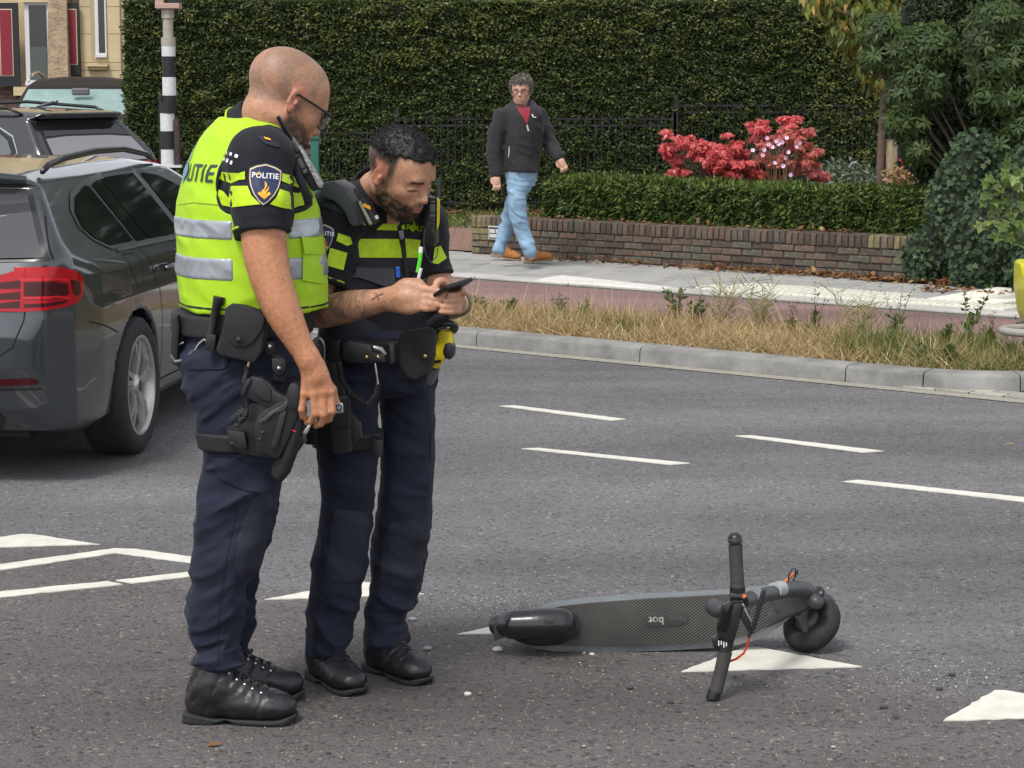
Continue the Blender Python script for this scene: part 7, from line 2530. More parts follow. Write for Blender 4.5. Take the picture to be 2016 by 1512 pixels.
# jeans
DEN = mat('pale_denim', (.20, .32, .45), .85, color2=(.235, .36, .485), vscale=12, vdetail=6, var=.1, bump=.5, bscale=140, bdist=.003, wr=.25, wscale=9)
F = Field()
F.add(*loft_from([(328, 994, 1056, .13), (350, 996, 1056, .13), (368, 1000, 1052, .11)], YW, R(-60), k=.05), k=.03)
F.limb([legA[0], legA[1], legA[2], at(1044, 495, YW - .1)], [.096, .077, .062, .057], .05)
F.limb([legB[0], legB[1], legB[2], at(984, 490, YW + .12)], [.096, .076, .060, .055], .02)
F.box((0, YW, .20 - 1), (9, 9, 1.0), None, 0, .01, 's')
F.add(folds([(.1, .012), (.35, .018), (.55, .013), (.8, .014), (1.0, .006)], 95, (6, 6, 16), .4), (-9, -9, -9), (99, 99, 99), 0, 'd')
cloth(F, .008, 'jeans', DEN, P3)
TAN = mat('tan_suede', (.34, .135, .035), .85, var=.2, vscale=20, bump=.4, bscale=120)
TSO = mat('crepe_sole', (.24, .19, .13), .8)
hA = gp(1033, 518, .1)
boot(P3, (hA[0], hA[1]), R(-22), .29, False, 31, mats=(TAN, TSO), z0=.1, pitch=R(-6))
hB = gp(967, 512, .1)
boot(P3, (hB[0], hB[1]), R(-14), .29, False, 33, mats=(TAN, TSO), z0=.135, pitch=R(9))
# ================================================================== the fallen e-scooter
SCO = empty('electric_scooter', tuple(gp(1300, 1278)), label='dark grey electric kick scooter fallen on its side on the asphalt', cat='scooter')
YS = 6.60
GREY = mat('scooter_grey', (.060, .063, .067), .48, metal=.25, var=.2, vscale=12, bump=.2, bscale=160)
EDGE = mat('scooter_edge', (.19, .205, .215), .42, metal=.4, var=.2, vscale=14)
def rib_mat():
 m = bpy.data.materials.new('ribbed_grip')
 m.use_nodes = True
 nt = m.node_tree
 b = nt.nodes['Principled BSDF']
 b.inputs['Roughness'].default_value = .6
 tc = nt.nodes.new('ShaderNodeTexCoord')
 mp = nt.nodes.new('ShaderNodeMapping')
 mp.inputs['Rotation'].default_value = (0, R(-52), 0)
 w = nt.nodes.new('ShaderNodeTexWave')
 w.inputs['Scale'].default_value = 42.0
 w.inputs['Distortion'].default_value = 0.0
 n = nt.nodes.new('ShaderNodeTexNoise')
 n.inputs['Scale'].default_value = 9
 n.inputs['Detail'].default_value = 8
 r = nt.nodes.new('ShaderNodeValToRGB')
 r.color_ramp.elements[0].position, r.color_ramp.elements[0].color = .32, (.042, .041, .040, 1)
 r.color_ramp.elements[1].position, r.color_ramp.elements[1].color = .62, (.070, .068, .064, 1)
 mx = nt.nodes.new('ShaderNodeMix')
 mx.data_type = 'RGBA'
 mx.blend_type = 'MULTIPLY'
 mx.inputs[0].default_value = .8
 r2 = nt.nodes.new('ShaderNodeValToRGB')
 r2.color_ramp.elements[0].position, r2.color_ramp.elements[0].color = .3, (.7, .68, .66, 1)
 r2.color_ramp.elements[1].position, r2.color_ramp.elements[1].color = .7, (1.3, 1.25, 1.18, 1)
 bp = nt.nodes.new('ShaderNodeBump')
 bp.inputs['Strength'].default_value = .8
 bp.inputs['Distance'].default_value = .003
 L = nt.links.new
 L(tc.outputs['Object'], mp.inputs['Vector'])
 L(mp.outputs[0], w.inputs['Vector'])
 L(tc.outputs['Object'], n.inputs['Vector'])
 L(w.outputs[1], r.inputs[0])
 L(n.outputs[0], r2.inputs[0])
 L(r.outputs[0], mx.inputs[6])
 L(r2.outputs[0], mx.inputs[7])
 L(mx.outputs[2], b.inputs['Base Color'])
 L(w.outputs[1], bp.inputs['Height'])
 L(bp.outputs[0], b.inputs['Normal'])
 return m
deck = [(1046, 1268), (1058, 1275), (1090, 1279), (1200, 1281), (1320, 1277), (1400, 1272), (1450, 1266), (1492, 1255), (1530, 1232), (1562, 1206), (1590, 1184), (1585, 1162), (1560, 1150), (1480, 1159), (1400, 1165), (1280, 1171), (1160, 1179), (1100, 1185), (1070, 1193), (1050, 1206), (1044, 1222)]
dk = pprism('deck', deck, YS + .03, .065, EDGE, SCO, .010)
mtm = rib_mat()
inner = [(1062, 1266), (1092, 1270), (1200, 1272), (1320, 1268), (1400, 1263), (1446, 1257), (1486, 1246), (1520, 1226), (1546, 1204), (1552, 1170), (1540, 1164), (1480, 1167), (1400, 1172), (1280, 1178), (1160, 1187), (1104, 1193), (1074, 1202), (1060, 1216)]
pprism('grip_mat', inner, YS - .006, .012, mtm, dk, .003)
pprism('rear_channel', [(1046, 1268), (1100, 1268), (1140, 1254), (1146, 1230), (1136, 1208), (1110, 1199), (1050, 1204)], YS - .006, .016, mat('channel_dark', (.02, .02, .021), .6), dk, .003)
pl = pprism('badge_plate', [(1268, 1212), (1282, 1206), (1346, 1203), (1356, 1208), (1352, 1226), (1338, 1232), (1276, 1236), (1266, 1230)], YS - .012, .004, mat('plate_dark', (.045, .043, .04), .6), dk, .001)
v_, s_ = at(1310, 1219, YS - .016), .0
for (tx, px_, py_, m_) in (('bot', 1292, 1221, mat('worn_white', (.55, .55, .52), .6, color2=(.2, .2, .19), vscale=60)), ('nine', 1334, 1218, mat('worn_grey', (.085, .082, .078), .6))):
 c_ = at(px_, py_, YS - .0145)
 text_on('lettering', tx, .034, c_, np.array([-1.0, 0, .03]), np.array([0, 0, -1.0]), np.array([0, -1.0, 0]), None, m_, dk, .0008, .01, 1.0)
# rear mudguard with tail flap and cable
F = Field()
F.limb([at(1012, 1229, YS - .06), at(1060, 1228, YS - .065), at(1105, 1227, YS - .06)], [.043, .047, .046], .02)
F.limb([at(985, 1231, YS - .03), at(1015, 1230, YS - .045)], [.036, .04], .02)
F.box(at(1050, 1238, YS + .06), (.2, .06, .2), None, 0, .006, 's')
me, _, _ = F.mesh('rear_mudguard', .004)
mg = link('rear_mudguard', me, mat('gloss_black', (.013, .013, .0145), .3, coat=.3, var=.2, vscale=20), SCO)
pprism('release_button', [(1072, 1219), (1090, 1218), (1090, 1227), (1074, 1228)], YS - .112, .008, mat('button_grey', (.05, .05, .052), .5), mg, .002)
pprism('tail_flap', [(971, 1224), (988, 1216), (992, 1252), (973, 1259)], YS - .04, .05, mat('flap', (.035, .033, .032), .7), mg, .004)
ptube('brake_cable', [(1024, 1206, YS - .03), (1030, 1201, YS - .05), (1048, 1202, YS - .04), (1058, 1204, YS)], .0022, BLKP, SCO, 6)
ptube('brake_cable', [(1014, 1256, YS - .05), (1030, 1264, YS - .05), (1052, 1268, YS - .03), (1062, 1262, YS)], .0025, BLKP, SCO, 6)
# the rear tyre below the guard lies flat, its axle upright
F = Field()
def torus(c, ax, Rr, r):
 ax = np.array(ax, float) / np.linalg.norm(ax)
 def fn(P):
  q = P - c
  h = q @ ax
  rad = np.linalg.norm(q - h[..., None] * ax, axis=-1) - Rr
  return np.sqrt(rad * rad + h * h) - r
 return fn, c - (Rr + r), c + (Rr + r)
rc = at(1062, 1236, YS + .045)
F.add(*torus(rc, (.05, -.1, 1), .075, .03), k=.001)
me, _, _ = F.mesh('tyre', .005)
rw = link('rear_wheel', me, RUBB, SCO)
MB().lathe([(0, -.025), (.05, -.025), (.06, -.01), (.06, .01), (.05, .025), (0, .025)], rc, None, 24).build('rim', GREY, rw, smooth=True)
# neck, fork and front wheel
F = Field()
F.limb([at(1520, 1190, YS + .02), at(1560, 1166, YS - .02), at(1586, 1166, YS - .03)], [.03, .034, .032], .02)
F.limb([at(1500, 1222, YS + .02), at(1545, 1200, YS), at(1585, 1186, YS - .01), at(1612, 1180, YS)], [.03, .028, .026, .022], .02)
me, _, _ = F.mesh('neck', .0042)
nk = link('neck', me, GREY, SCO)
pprism('latch_cover', [(1524, 1180), (1538, 1178), (1544, 1190), (1542, 1204), (1526, 1203), (1522, 1192)], YS - .018, .02, GREY, nk, .003)
stem = ptube('stem', [(1590, 1168, YS - .03), (1575, 1160, YS - .07), (1545, 1162, YS - .16), (1505, 1172, YS - .32), (1460, 1186, 6.13)], [.027, .025, .0235, .023, .023], GREY, SCO, 16)
ptube('stem_sticker', [(1538, 1159, YS - .205), (1524, 1162, YS - .255)], .0238, mat('sticker', (.34, .35, .36), .5), stem, 16)
ptube('stem_sticker', [(1492, 1174, YS - .36), (1478, 1179, YS - .41)], .0236, mat('sticker_grey', (.2, .21, .22), .5), stem, 16)
fc = at(1598, 1231, YS + .04)
axl = np.array([-.60, -.50, .62])
axl /= np.linalg.norm(axl)
Rr, rt = .064, .034
fc[2] = Rr * math.sqrt(1 - axl[2] ** 2) + rt - .002
F = Field()
F.add(*torus(fc, axl, Rr, rt), k=.001)
F.add(lambda P: .0012 * np.sin(np.arctan2((P - fc) @ np.cross(axl, [0, 0, 1.0]), (P - fc) @ np.cross(axl, np.cross(axl, [0, 0, 1.0]))) * 60), (-9, -9, -9), (9, 9, 9), 0, 'd')
me, _, _ = F.mesh('front_wheel', .0045)
fwl = link('front_wheel', me, RUBB, SCO)
MB().lathe([(0, -.044), (.034, -.042), (.042, -.03), (.045, 0), (.042, .03), (.034, .042), (0, .044)], fc, basis(axl)[:, [1, 2, 0]], 28).build('rim', GREY, fwl, smooth=True)
F = Field()
ax1 = fc + axl * .062
F.limb([at(1590, 1176, YS - .03), at(1608, 1186, YS - .06), ax1 + np.array([.02, 0, .05]), ax1], [.024, .022, .020, .022], .01)
F.limb([at(1598, 1178, YS + .03), at(1632, 1184, YS + .05), fc - axl * .06 + np.array([.03, .02, .03]), fc - axl * .06], [.022, .018, .017, .016], .01)
F.limb([ax1, ax1 + np.array([.015, -.01, -.05])], [.02, .014], .01)
me, _, _ = F.mesh('fork', .0042)
fk = link('fork', me, GREY, SCO)
Bx = basis(axl)[:, [1, 2, 0]]
MB().lathe([(0, 0), (.018, 0), (.018, .006), (.011, .010), (.009, .006), (0, .006)], ax1 + axl * .018, Bx, 18).build('axle_cap', GUNM, fk, smooth=True)
bl = at(1611, 1167, YS - .02)
MB().lathe([(0, -.02), (.017, -.02), (.018, .012), (.012, .018), (.007, .014), (0, .014)], bl, basis(vdir(1611, 1167) + np.array([.2, 0, .3]))[:, [1, 2, 0]], 18).build('pivot_bolt', GUNM, fk, smooth=True)
ptube('orange_lead', [(1546, 1146, YS - .02), (1556, 1136, YS - .02), (1562, 1128, YS - .02)], .0045, mat('orange', (.75, .16, .02), .5), SCO, 8)
ptube('cable_loop', [(1552, 1148, YS - .02), (1553, 1132, YS - .03), (1560, 1119, YS - .02), (1566, 1120, YS - .02), (1566, 1134, YS - .01), (1560, 1146, YS)], .0022, BLKP, SCO, 6)
ptube('cable_loop', [(1560, 1146, YS), (1567, 1132, YS), (1571, 1121, YS), (1570, 1130, YS)], .0022, BLKP, SCO, 6)
# handlebar, upright with the lower grip on the ground
HB = empty('handlebar', (0, 0, 0), parent=SCO)
GRIP = mat('grip_rubber', (.038, .037, .035), .8, var=.25, vscale=60, bump=.7, bscale=300, bdist=.001)
YB = 6.10
ptube('bar', [(1449, 1070, YB + .01), (1452, 1165, YB), (1443, 1215, YB - .005), (1428, 1275, YB - .01), (1408, 1362, YB - .03)], .0125, BLKP, HB, 14)
ptube('grip', [(1448, 1072, YB + .01), (1449, 1100, YB + .008), (1451, 1135, YB + .004), (1452, 1158, YB)], [.0205, .0195, .0198, .021], GRIP, HB, 18)
ptube('grip', [(1428, 1282, YB - .01), (1421, 1314, YB - .018), (1412, 1350, YB - .026), (1408, 1362, YB - .03)], [.0205, .0195, .0195, .0205], GRIP, HB, 18)
ptube('collar', [(1452, 1155, YB), (1452, 1166, YB)], .0225, BLKP, HB, 18)
ptube('end_cap', [(1447, 1050, YB + .012), (1447, 1056, YB + .012), (1448, 1068, YB + .011)], [.012, .0195, .0205], BLKP, HB, 18)
ptube('end_ring', [(1447, 1060, YB + .008), (1447, 1064, YB + .008)], .0212, GREY, HB, 18)
ptube('end_cap', [(1408, 1360, YB - .03), (1403, 1374, YB - .033), (1402, 1378, YB - .034)], [.0195, .020, .0185], BLKP, HB, 18)
ptube('clamp', [(1437, 1174, YB - .01), (1462, 1174, YB - .01)], .014, BLKP, HB, 10)
ptube('clamp', [(1438, 1184, YB - .01), (1462, 1184, YB - .01)], .011, BLKP, HB, 10)
ds = pprism('display_housing', [(1422, 1190), (1452, 1182), (1461, 1188), (1452, 1235), (1444, 1262), (1416, 1254), (1410, 1243)], YB - .012, .05, BLKP, HB, .009)
pprism('display', [(1424, 1192), (1440, 1184), (1444, 1190), (1436, 1230), (1428, 1244), (1414, 1242), (1413, 1236)], YB - .038, .006, mat('display_glass', (.006, .006, .008), .08), ds, .002)
ptube('lower_collar', [(1430, 1258, YB - .008), (1427, 1280, YB - .01)], .0225, BLKP, HB, 18)
pprism('bell', [(1402, 1255), (1414, 1250), (1414, 1275), (1404, 1273)], YB - .01, .03, BLKP, HB, .004)
for k, (a_, b_) in enumerate(((1414, 1265), (1419, 1266), (1424, 1268), (1429, 1269))):
 pprism('white_mark', [(a_, b_ - 4), (a_ + 2, b_ - 4), (a_ + 2, b_ + 7 - 3 * (k % 2)), (a_, b_ + 6 - 3 * (k % 2))], YB - .0335, .002, WHITE, HB, 0)
F = Field()
F.limb([at(1405, 1195, YB + .09), at(1414, 1200, YB + .05), at(1424, 1200, YB + .03)], [.026, .026, .02], .01)
me, _, _ = F.mesh('headlamp', .005)
link('headlamp', me, GREY, HB)
lv = pprism('brake_lever', [(1478, 1238), (1484, 1218), (1492, 1190), (1499, 1162), (1508, 1160), (1506, 1172), (1497, 1205), (1488, 1236), (1480, 1250)], YB - .03, .014, BLKP, HB, .004)
pprism('lever_bracket', [(1458, 1200), (1466, 1192), (1476, 1202), (1478, 1238), (1474, 1248), (1464, 1228), (1456, 1214)], YB - .02, .02, BLKP, HB, .003)
ptube('lever_spring', [(1462, 1188, YB - .02), (1470, 1206, YB - .035), (1478, 1222, YB - .035)], .0028, mat('dull_steel', (.3, .3, .3), .4, metal=.8), HB, 6)
ptube('orange_joint', [(1462, 1172, YB - .02), (1466, 1176, YB - .02)], .007, MATS['orange'], HB, 8)
ptube('cable_boot', [(1478, 1240, YB - .03), (1474, 1254, YB - .03)], .0055, BLKP, HB, 8)
ptube('brake_hose', [(1474, 1252, YB - .03), (1472, 1270, YB - .02), (1464, 1286, YB - .01), (1450, 1297, YB), (1434, 1303, YB + .01)], .0034, mat('red_orange', (.62, .06, .02), .5), HB, 8)
# ================================================================== CARS
TYRE = mat('tyre', (.018, .018, .019), .8, var=.25, vscale=20, bump=.3, bscale=80)
ALLOY = mat('alloy_silver', (.50, .49, .47), .34, metal=.85, var=.12, vscale=20)
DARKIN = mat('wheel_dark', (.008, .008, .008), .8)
CGLASS = mat('car_glass', (.010, .011, .012), .04, spec=.6, coat=.3)
TRIMB = mat('gloss_trim', (.008, .008, .009), .25)
GAP = mat('panel_gap', (.003, .003, .003), .9)
REDL = mat('lamp_red', (.38, .003, .010), .12, spec=.4)
REDD = mat('lamp_dark_red', (.045, .001, .003), .15, spec=.4)
CHROME = mat('chrome', (.6, .6, .6), .15, metal=1.0)
def wheel(parent, c, side, Rw=.328, rim=.235, w=.225, nsp=5, steer=0.0):
 M = np.array([[1, 0, 0], [0, 0, side], [0, 1, 0]], float)       # lathe z -> side*y
 M = np.stack([np.array([1.0, 0, 0]), np.array([0, 0, 1.0]), np.array([0, side, 0.0])], 1)
 c = np.array(c, float)
 h = w / 2
 ty = MB().lathe([(rim - .01, -h * .9), (rim + .02, -h), (Rw - .03, -h * .98), (Rw - .006, -h * .8), (Rw, -h * .5), (Rw, h * .5), (Rw - .006, h * .8), (Rw - .03, h * .98), (rim + .02, h), (rim - .004, h * .9)], c, M, 56).build('wheel', TYRE, parent, world=False)
 shade_auto(ty, 50)
 rm = MB().lathe([(rim + .004, h * .93), (rim - .008, h * .97), (rim - .016, h * .8), (rim - .03, h * .2), (rim - .03, -h)], c, M, 56).build('rim', ALLOY, ty, world=False, smooth=True)
 MB().lathe([(0, -h * .3), (rim - .03, -h * .3)], c, M, 32).build('brake_disc', DARKIN, ty, world=False)
 for k in range(nsp):
  a0 = 2 * math.pi * k / nsp + .3
  for da in (-.13, .13):
   e = MB()
   for (r0, r1, w0, w1, z0, z1) in ((.035, rim - .012, .017, .013, h * .72, h * .80),):
    ra, rb = a0 + da * .5, a0 + da * 1.25
    d0 = np.array([math.cos(ra), math.sin(ra)])
    d1 = np.array([math.cos(rb), math.sin(rb)])
    p0 = np.array([-d0[1], d0[0]])
    V = []
    for (d, r, ww, zz_) in ((d0, r0, w0, z0), ((d0 + d1) / 2, (r0 + r1) / 2, (w0 + w1) / 2, (z0 + z1) / 2 + .012), (d1, r1, w1, z1)):
     d = d / np.linalg.norm(d)
     p = np.array([-d[1], d[0]])
     for (sx, dz) in ((-1, -.03), (-.8, 0), (.8, 0), (1, -.03)):
      q = d * r + p * ww * sx
      V.append(c + M @ np.array([q[0], q[1], zz_ + dz]))
    Fs = []
    for i in range(2):
     for j in range(3):
      Fs.append((i * 4 + j, i * 4 + j + 1, (i + 1) * 4 + j + 1, (i + 1) * 4 + j))
     Fs.append((i * 4 + 3, i * 4, (i + 1) * 4, (i + 1) * 4 + 3))
    e.add(V, Fs)
   shade_auto(e.build('spoke', ALLOY, ty, world=False), 50)
 MB().lathe([(0, h * .86), (.028, h * .86), (.034, h * .82), (.055, h * .74), (.06, h * .5), (.06, 0)], c, M, 28).build('hub_cap', ALLOY, ty, world=False, smooth=True)
 MB().lathe([(0, h * .885), (.024, h * .885), (.026, h * .86)], c, M, 20).build('hub_badge', mat('hub_dark', (.03, .035, .05), .3), ty, world=False, smooth=True)
 return ty
class Car:
 def __init__(self, name, loc, heading, label, paint, side, sec, top, axles, Rw=.328, h=.022, k=.07, arch=.36, trackw=.80, group=None):
  self.root = empty(name, loc, math.atan2(heading[1], heading[0]), label, 'car', group)
  self.top, self.side_prof = top, side
  F = Field()
  sidep, topp = side, [(x, y) for x, y in top] + [(x, -y) for x, y in top[::-1]]
  secp = [(y, z) for y, z in sec] + [(-y, z) for y, z in sec[::-1]]
  lo = (min(p[0] for p in side) - .03, -max(p[1] for p in top) - .04, min(p[1] for p in side) - .03)
  hi = (max(p[0] for p in side) + .03, max(p[1] for p in top) + .04, max(p[1] for p in side) + .03)
  def body(P):
   a = d_poly(P[..., 0], P[..., 2], sidep)
   b = d_poly(P[..., 0], P[..., 1], topp)
   c = d_poly(P[..., 1], P[..., 2], secp)
   return smax(smax(a, b, k), c, k * .6)
  F.add(body, lo, hi)
  for ax in axles:
   F.add(lambda P, ax=ax: np.maximum(np.hypot(P[..., 0] - ax, P[..., 2] - Rw) - arch, (trackw - .16) - np.abs(P[..., 1])), lo, hi, .012, 's')
  me, V, Q = F.mesh('body', h, smooth=1, newton=2)
  g = F.grad(V, 2e-3)
  self.body = link('body', me, paint, self.root, True, world=False)
  me.normals_split_custom_set_from_vertices([tuple(x) for x in g])
  self.bvh = bvh_np(V, Q)
  self.wheels = []
  for ax in axles:
   for sd in (-1, 1):
    self.wheels.append(wheel(self.root, (ax, sd * trackw, Rw), sd, Rw, Rw * .715))
 def patch(self, name, poly, view, m, off=.003, step=.03, thick=.0, parent=None, c=None, u=None, v=None, n=None):
  if n is None:
   if view in 'RL':
    s = -1 if view == 'R' else 1
    c, u, v, n = (0, s * .8, 0), (1, 0, 0), (0, 0, 1), (0, s, 0)
   elif view == 'B':
    c, u, v, n = (.2, 0, 0), (0, 1, 0), (0, 0, 1), (-1, 0, 0)
   elif view == 'F':
    c, u, v, n = (4.2, 0, 0), (0, 1, 0), (0, 0, 1), (1, 0, 0)
  o = patch(name, poly, c, u, v, n, self.bvh, m, None, off, step, thick, maxd=2.0)
  if o is not None:
   o.parent = parent or self.root
  return o
 def line(self, name, pts, view, m=None, w=.006, off=.0022, **kw):
  P = [np.array(p, float) for p in pts]
  L, Rr = [], []
  for i, p in enumerate(P):
   t = P[min(i + 1, len(P) - 1)] - P[max(i - 1, 0)]
   t /= np.linalg.norm(t)
   q = np.array([-t[1], t[0]]) * w / 2
   L.append(tuple(p + q))
   Rr.append(tuple(p - q))
  return self.patch(name, L + Rr[::-1], view, m or GAP, off, .03, 0, **kw)
def mir(poly):
 return poly
# ---- the grey estate
th = R(6.5)
hd = np.array([math.sin(th), math.cos(th)])
lf = np.array([-hd[1], hd[0]])
wp = gp(284, 893)[:2]
O_ = wp - hd * 1.0 - lf * (-.90)
PAINT_G = mat('grey_metallic', (.050, .058, .065), .22, metal=.6, coat=1.0, var=.05, vscale=30)
sideG = [(.14, .24), (.05, .34), (.015, .52), (.02, .66), (.06, .78), (.085, .93), (.12, 1.0), (.40, 1.285), (.36, 1.325), (.42, 1.348), (.9, 1.373), (1.5, 1.385), (2.1, 1.375), (2.55, 1.32), (3.0, 1.16), (3.42, 1.0), (3.6, .955), (4.2, .84), (4.45, .74), (4.58, .60), (4.62, .40), (4.55, .22), (4.3, .19), (.5, .19)]
secG = [(.78, .16), (.855, .25), (.885, .45), (.905, .66), (.903, .76), (.885, .80), (.872, .91), (.845, .955), (.61, 1.305), (.51, 1.36), (.3, 1.388), (0, 1.40)]
topG = [(0, 0), (.0, .45), (.02, .60), (.09, .74), (.24, .825), (.5, .875), (.9, .905), (3.5, .905), (4.0, .885), (4.35, .80), (4.52, .62), (4.60, .40), (4.63, 0)]
car = Car('estate_car', (O_[0], O_[1], 0), hd, 'dark grey estate car with red tail lamps behind the vested officer', PAINT_G, sideG, secG, topG, (1.0, 3.81), h=.02, k=.07, trackw=.79)
DLO = [(.80, .985), (.63, 1.04), (.56, 1.10), (.60, 1.175), (.74, 1.245), (1.0, 1.29), (1.4, 1.312), (1.9, 1.315), (2.3, 1.28), (2.7, 1.17), (3.05, 1.05), (3.15, .965), (2.0, .968)]
for vw in 'RL':
 ft = car.patch('window_trim', DLO, vw, TRIMB, .004, .05)
 car.patch('window_pane', [(.82, 1.005), (.67, 1.05), (.605, 1.10), (.64, 1.165), (.77, 1.225), (1.0, 1.268), (1.06, 1.262), (1.17, 1.0)], vw, CGLASS, .008, .05, 0, ft)
 car.patch('window_pane', [(1.22, .995), (1.115, 1.265), (1.18, 1.278), (1.25, 1.282), (1.40, .993)], vw, CGLASS, .008, .05, 0, ft)
 car.patch('window_pane', [(1.42, .993), (1.28, 1.285), (1.5, 1.292), (1.86, 1.293), (1.98, .985)], vw, CGLASS, .008, .05, 0, ft)
 car.patch('window_pane', [(2.10, .985), (1.99, 1.29), (2.25, 1.265), (2.64, 1.165), (2.95, 1.06), (3.02, .985)], vw, CGLASS, .008, .05, 0, ft)
 car.line('window_rail', [(.86, .978), (1.4, .972), (2.2, .962), (3.1, .958)], vw, CHROME, .012, .009)
 car.line('door_gap', [(1.20, .965), (1.30, .86), (1.36, .74), (1.40, .60), (1.42, .30)], vw)
 car.line('door_gap', [(2.05, .96), (2.08, .75), (2.05, .30)], vw)
 car.line('sill_gap', [(1.40, .30), (3.2, .29)], vw)
 car.line('bumper_gap', [(.36, .70), (.55, .655), (.68, .615)], vw)
 for pl in ([(.90, .945), (.92, .955), (1.05, .95), (1.08, .945)], [(1.08, .945), (1.12, .90), (1.13, .80)], [(1.13, .80), (1.02, .795), (.96, .86), (.90, .945)]):
  car.line('fuel_flap_gap', pl, vw, w=.005)
 sg = -1 if vw == 'R' else 1
 MB().tube([(1.42, sg * .905, .845), (1.46, sg * .925, .85), (1.58, sg * .925, .852), (1.64, sg * .903, .85)], [.012, .016, .016, .011], 10).build('door_handle', PAINT_G, car.root, world=False, smooth=True)
 MB().tube([(2.26, sg * .905, .85), (2.3, sg * .925, .855), (2.42, sg * .925, .857), (2.48, sg * .903, .855)], [.012, .016, .016, .011], 10).build('door_handle', PAINT_G, car.root, world=False, smooth=True)
 MB().tube([(.60, sg * .575, 1.345), (.68, sg * .575, 1.372), (.9, sg * .572, 1.397), (1.4, sg * .568, 1.415), (1.9, sg * .566, 1.411), (2.3, sg * .568, 1.373), (2.42, sg * .575, 1.335)], [.012, .016, .017, .017, .017, .016, .012], 8).build('roof_rail', TRIMB, car.root, world=False, smooth=True)
 # mirror
 MB().box((2.9, sg * 1.0, 1.02), (.06, .09, .06), rotz(sg * .2), bev=.03).build('door_mirror', PAINT_G, car.root, world=False)
 # lamps wrap round the corner
 uu = np.array([.75, sg * .66, 0])
 uu /= np.linalg.norm(uu)
 nn_ = np.array([-uu[1] * sg, -uu[0] * sg * -1 * sg if False else 0, 0])
 nn_ = np.array([-.66, sg * .75, 0]) / math.hypot(.66, .785)
 c0 = np.array([.10, sg * .74, 0])
 lamp = [(-.09, .960), (.06, .960), (.17, .935), (.225, .900), (.228, .835), (.20, .800), (.10, .780), (-.10, .770), (-.105, .835)]
 lm = car.patch('tail_lamp', lamp, None, REDL, .008, .02, .008, c=c0, u=uu, v=(0, 0, 1), n=nn_)
 if lm is not None:
  for (pl, m_) in (([(-.085, .895), (.03, .897), (.12, .880), (.125, .835), (.06, .820), (-.085, .835)], REDD), ([(-.08, .803), (.12, .810), (.10, .797), (-.08, .787)], REDD), ([(.135, .897), (.20, .885), (.205, .835), (.175, .820), (.15, .835)], REDD)):
   car.patch('lamp_inset', pl, None, m_, .010, .02, 0, lm, c=c0, u=uu, v=(0, 0, 1), n=nn_)
  for zl in (.907, .83):
   car.line('light_bar', [(-.085, zl), (.05, zl), (.13, zl - .012)], None, mat('lamp_bright', (.55, .008, .015), .15), .010, .012, parent=lm, c=c0, u=uu, v=(0, 0, 1), n=nn_)
 li = car.patch('tail_lamp', [(sg * .655, .958), (sg * .655, .770), (sg * .36, .777), (sg * .36, .870), (sg * .5, .910)], 'B', REDL, .008, .02, .008)
 if li is not None:
  for (z0, z1) in ((.87, .895), (.825, .847), (.787, .807)):
   car.patch('lamp_inset', [(sg * .64, z1 + .01), (sg * .64, z0), (sg * .38, z0 - .003), (sg * .38, z1 - .02)], 'B', REDD, .010, .02, 0, li)
  car.patch('reversing_lamp', [(sg * .50, .797), (sg * .50, .783), (sg * .37, .783), (sg * .37, .795)], 'B', mat('lamp_clear', (.6, .6, .58), .2), .012, .02, 0, li)
 car.patch('rear_reflector', [(sg * .44, .478), (sg * .44, .452), (sg * .70, .455), (sg * .71, .475), (sg * .68, .485)], 'B', REDD, .006, .02, .004)
 car.line('bumper_crease', [(sg * .30, .432), (sg * .72, .436)], 'B', TRIMB, .008)
rw_ = car.patch('window_trim', [(-.755, .985), (-.735, 1.03), (-.60, 1.275), (.60, 1.275), (.735, 1.03), (.755, .985), (0, .965)], 'B', TRIMB, .004, .04)
car.patch('window_pane', [(-.725, 1.0), (-.71, 1.03), (-.585, 1.255), (.585, 1.255), (.71, 1.03), (.725, 1.0), (0, .985)], 'B', mat('rear_glass', (.05, .052, .056), .06, spec=.6), .008, .04, 0, rw_)
MB().tube([(.31, -.60, 1.322), (.27, -.3, 1.348), (.265, 0, 1.352), (.27, .3, 1.348), (.31, .60, 1.322)], [.02, .03, .03, .03, .02], 10).build('roof_spoiler', PAINT_G, car.root, world=False, smooth=True)
for sg in (-1, 1):
 car.line('tailgate_gap', [(sg * .745, .965), (sg * .675, .945), (sg * .655, .735), (sg * .61, .62), (sg * .53, .565), (0, .555)], 'B')
 car.line('tailgate_gap', [(sg * .615, 1.30), (sg * .68, 1.18), (sg * .765, .99)], 'B', w=.008)
car.patch('lower_valance', [(-.55, .30), (-.50, .38), (.50, .38), (.55, .30), (.5, .2), (-.5, .2)], 'B', mat('valance', (.02, .02, .021), .6), .006, .03, .004)
car.patch('windscreen', [(-.66, 1.02), (-.56, 1.34), (.56, 1.34), (.66, 1.02)], 'F', CGLASS, .006, .05)
for sg in (-1, 1):
 car.patch('head_lamp', [(sg * .42, .64), (sg * .78, .68), (sg * .80, .60), (sg * .45, .56)], 'F', MATS['lamp_clear'], .006, .03)
# black underside hides the light under the car
MB().box((2.3, 0, .245), (2.1, .62, .04)).build('underbody', DARKIN, car.root, world=False)
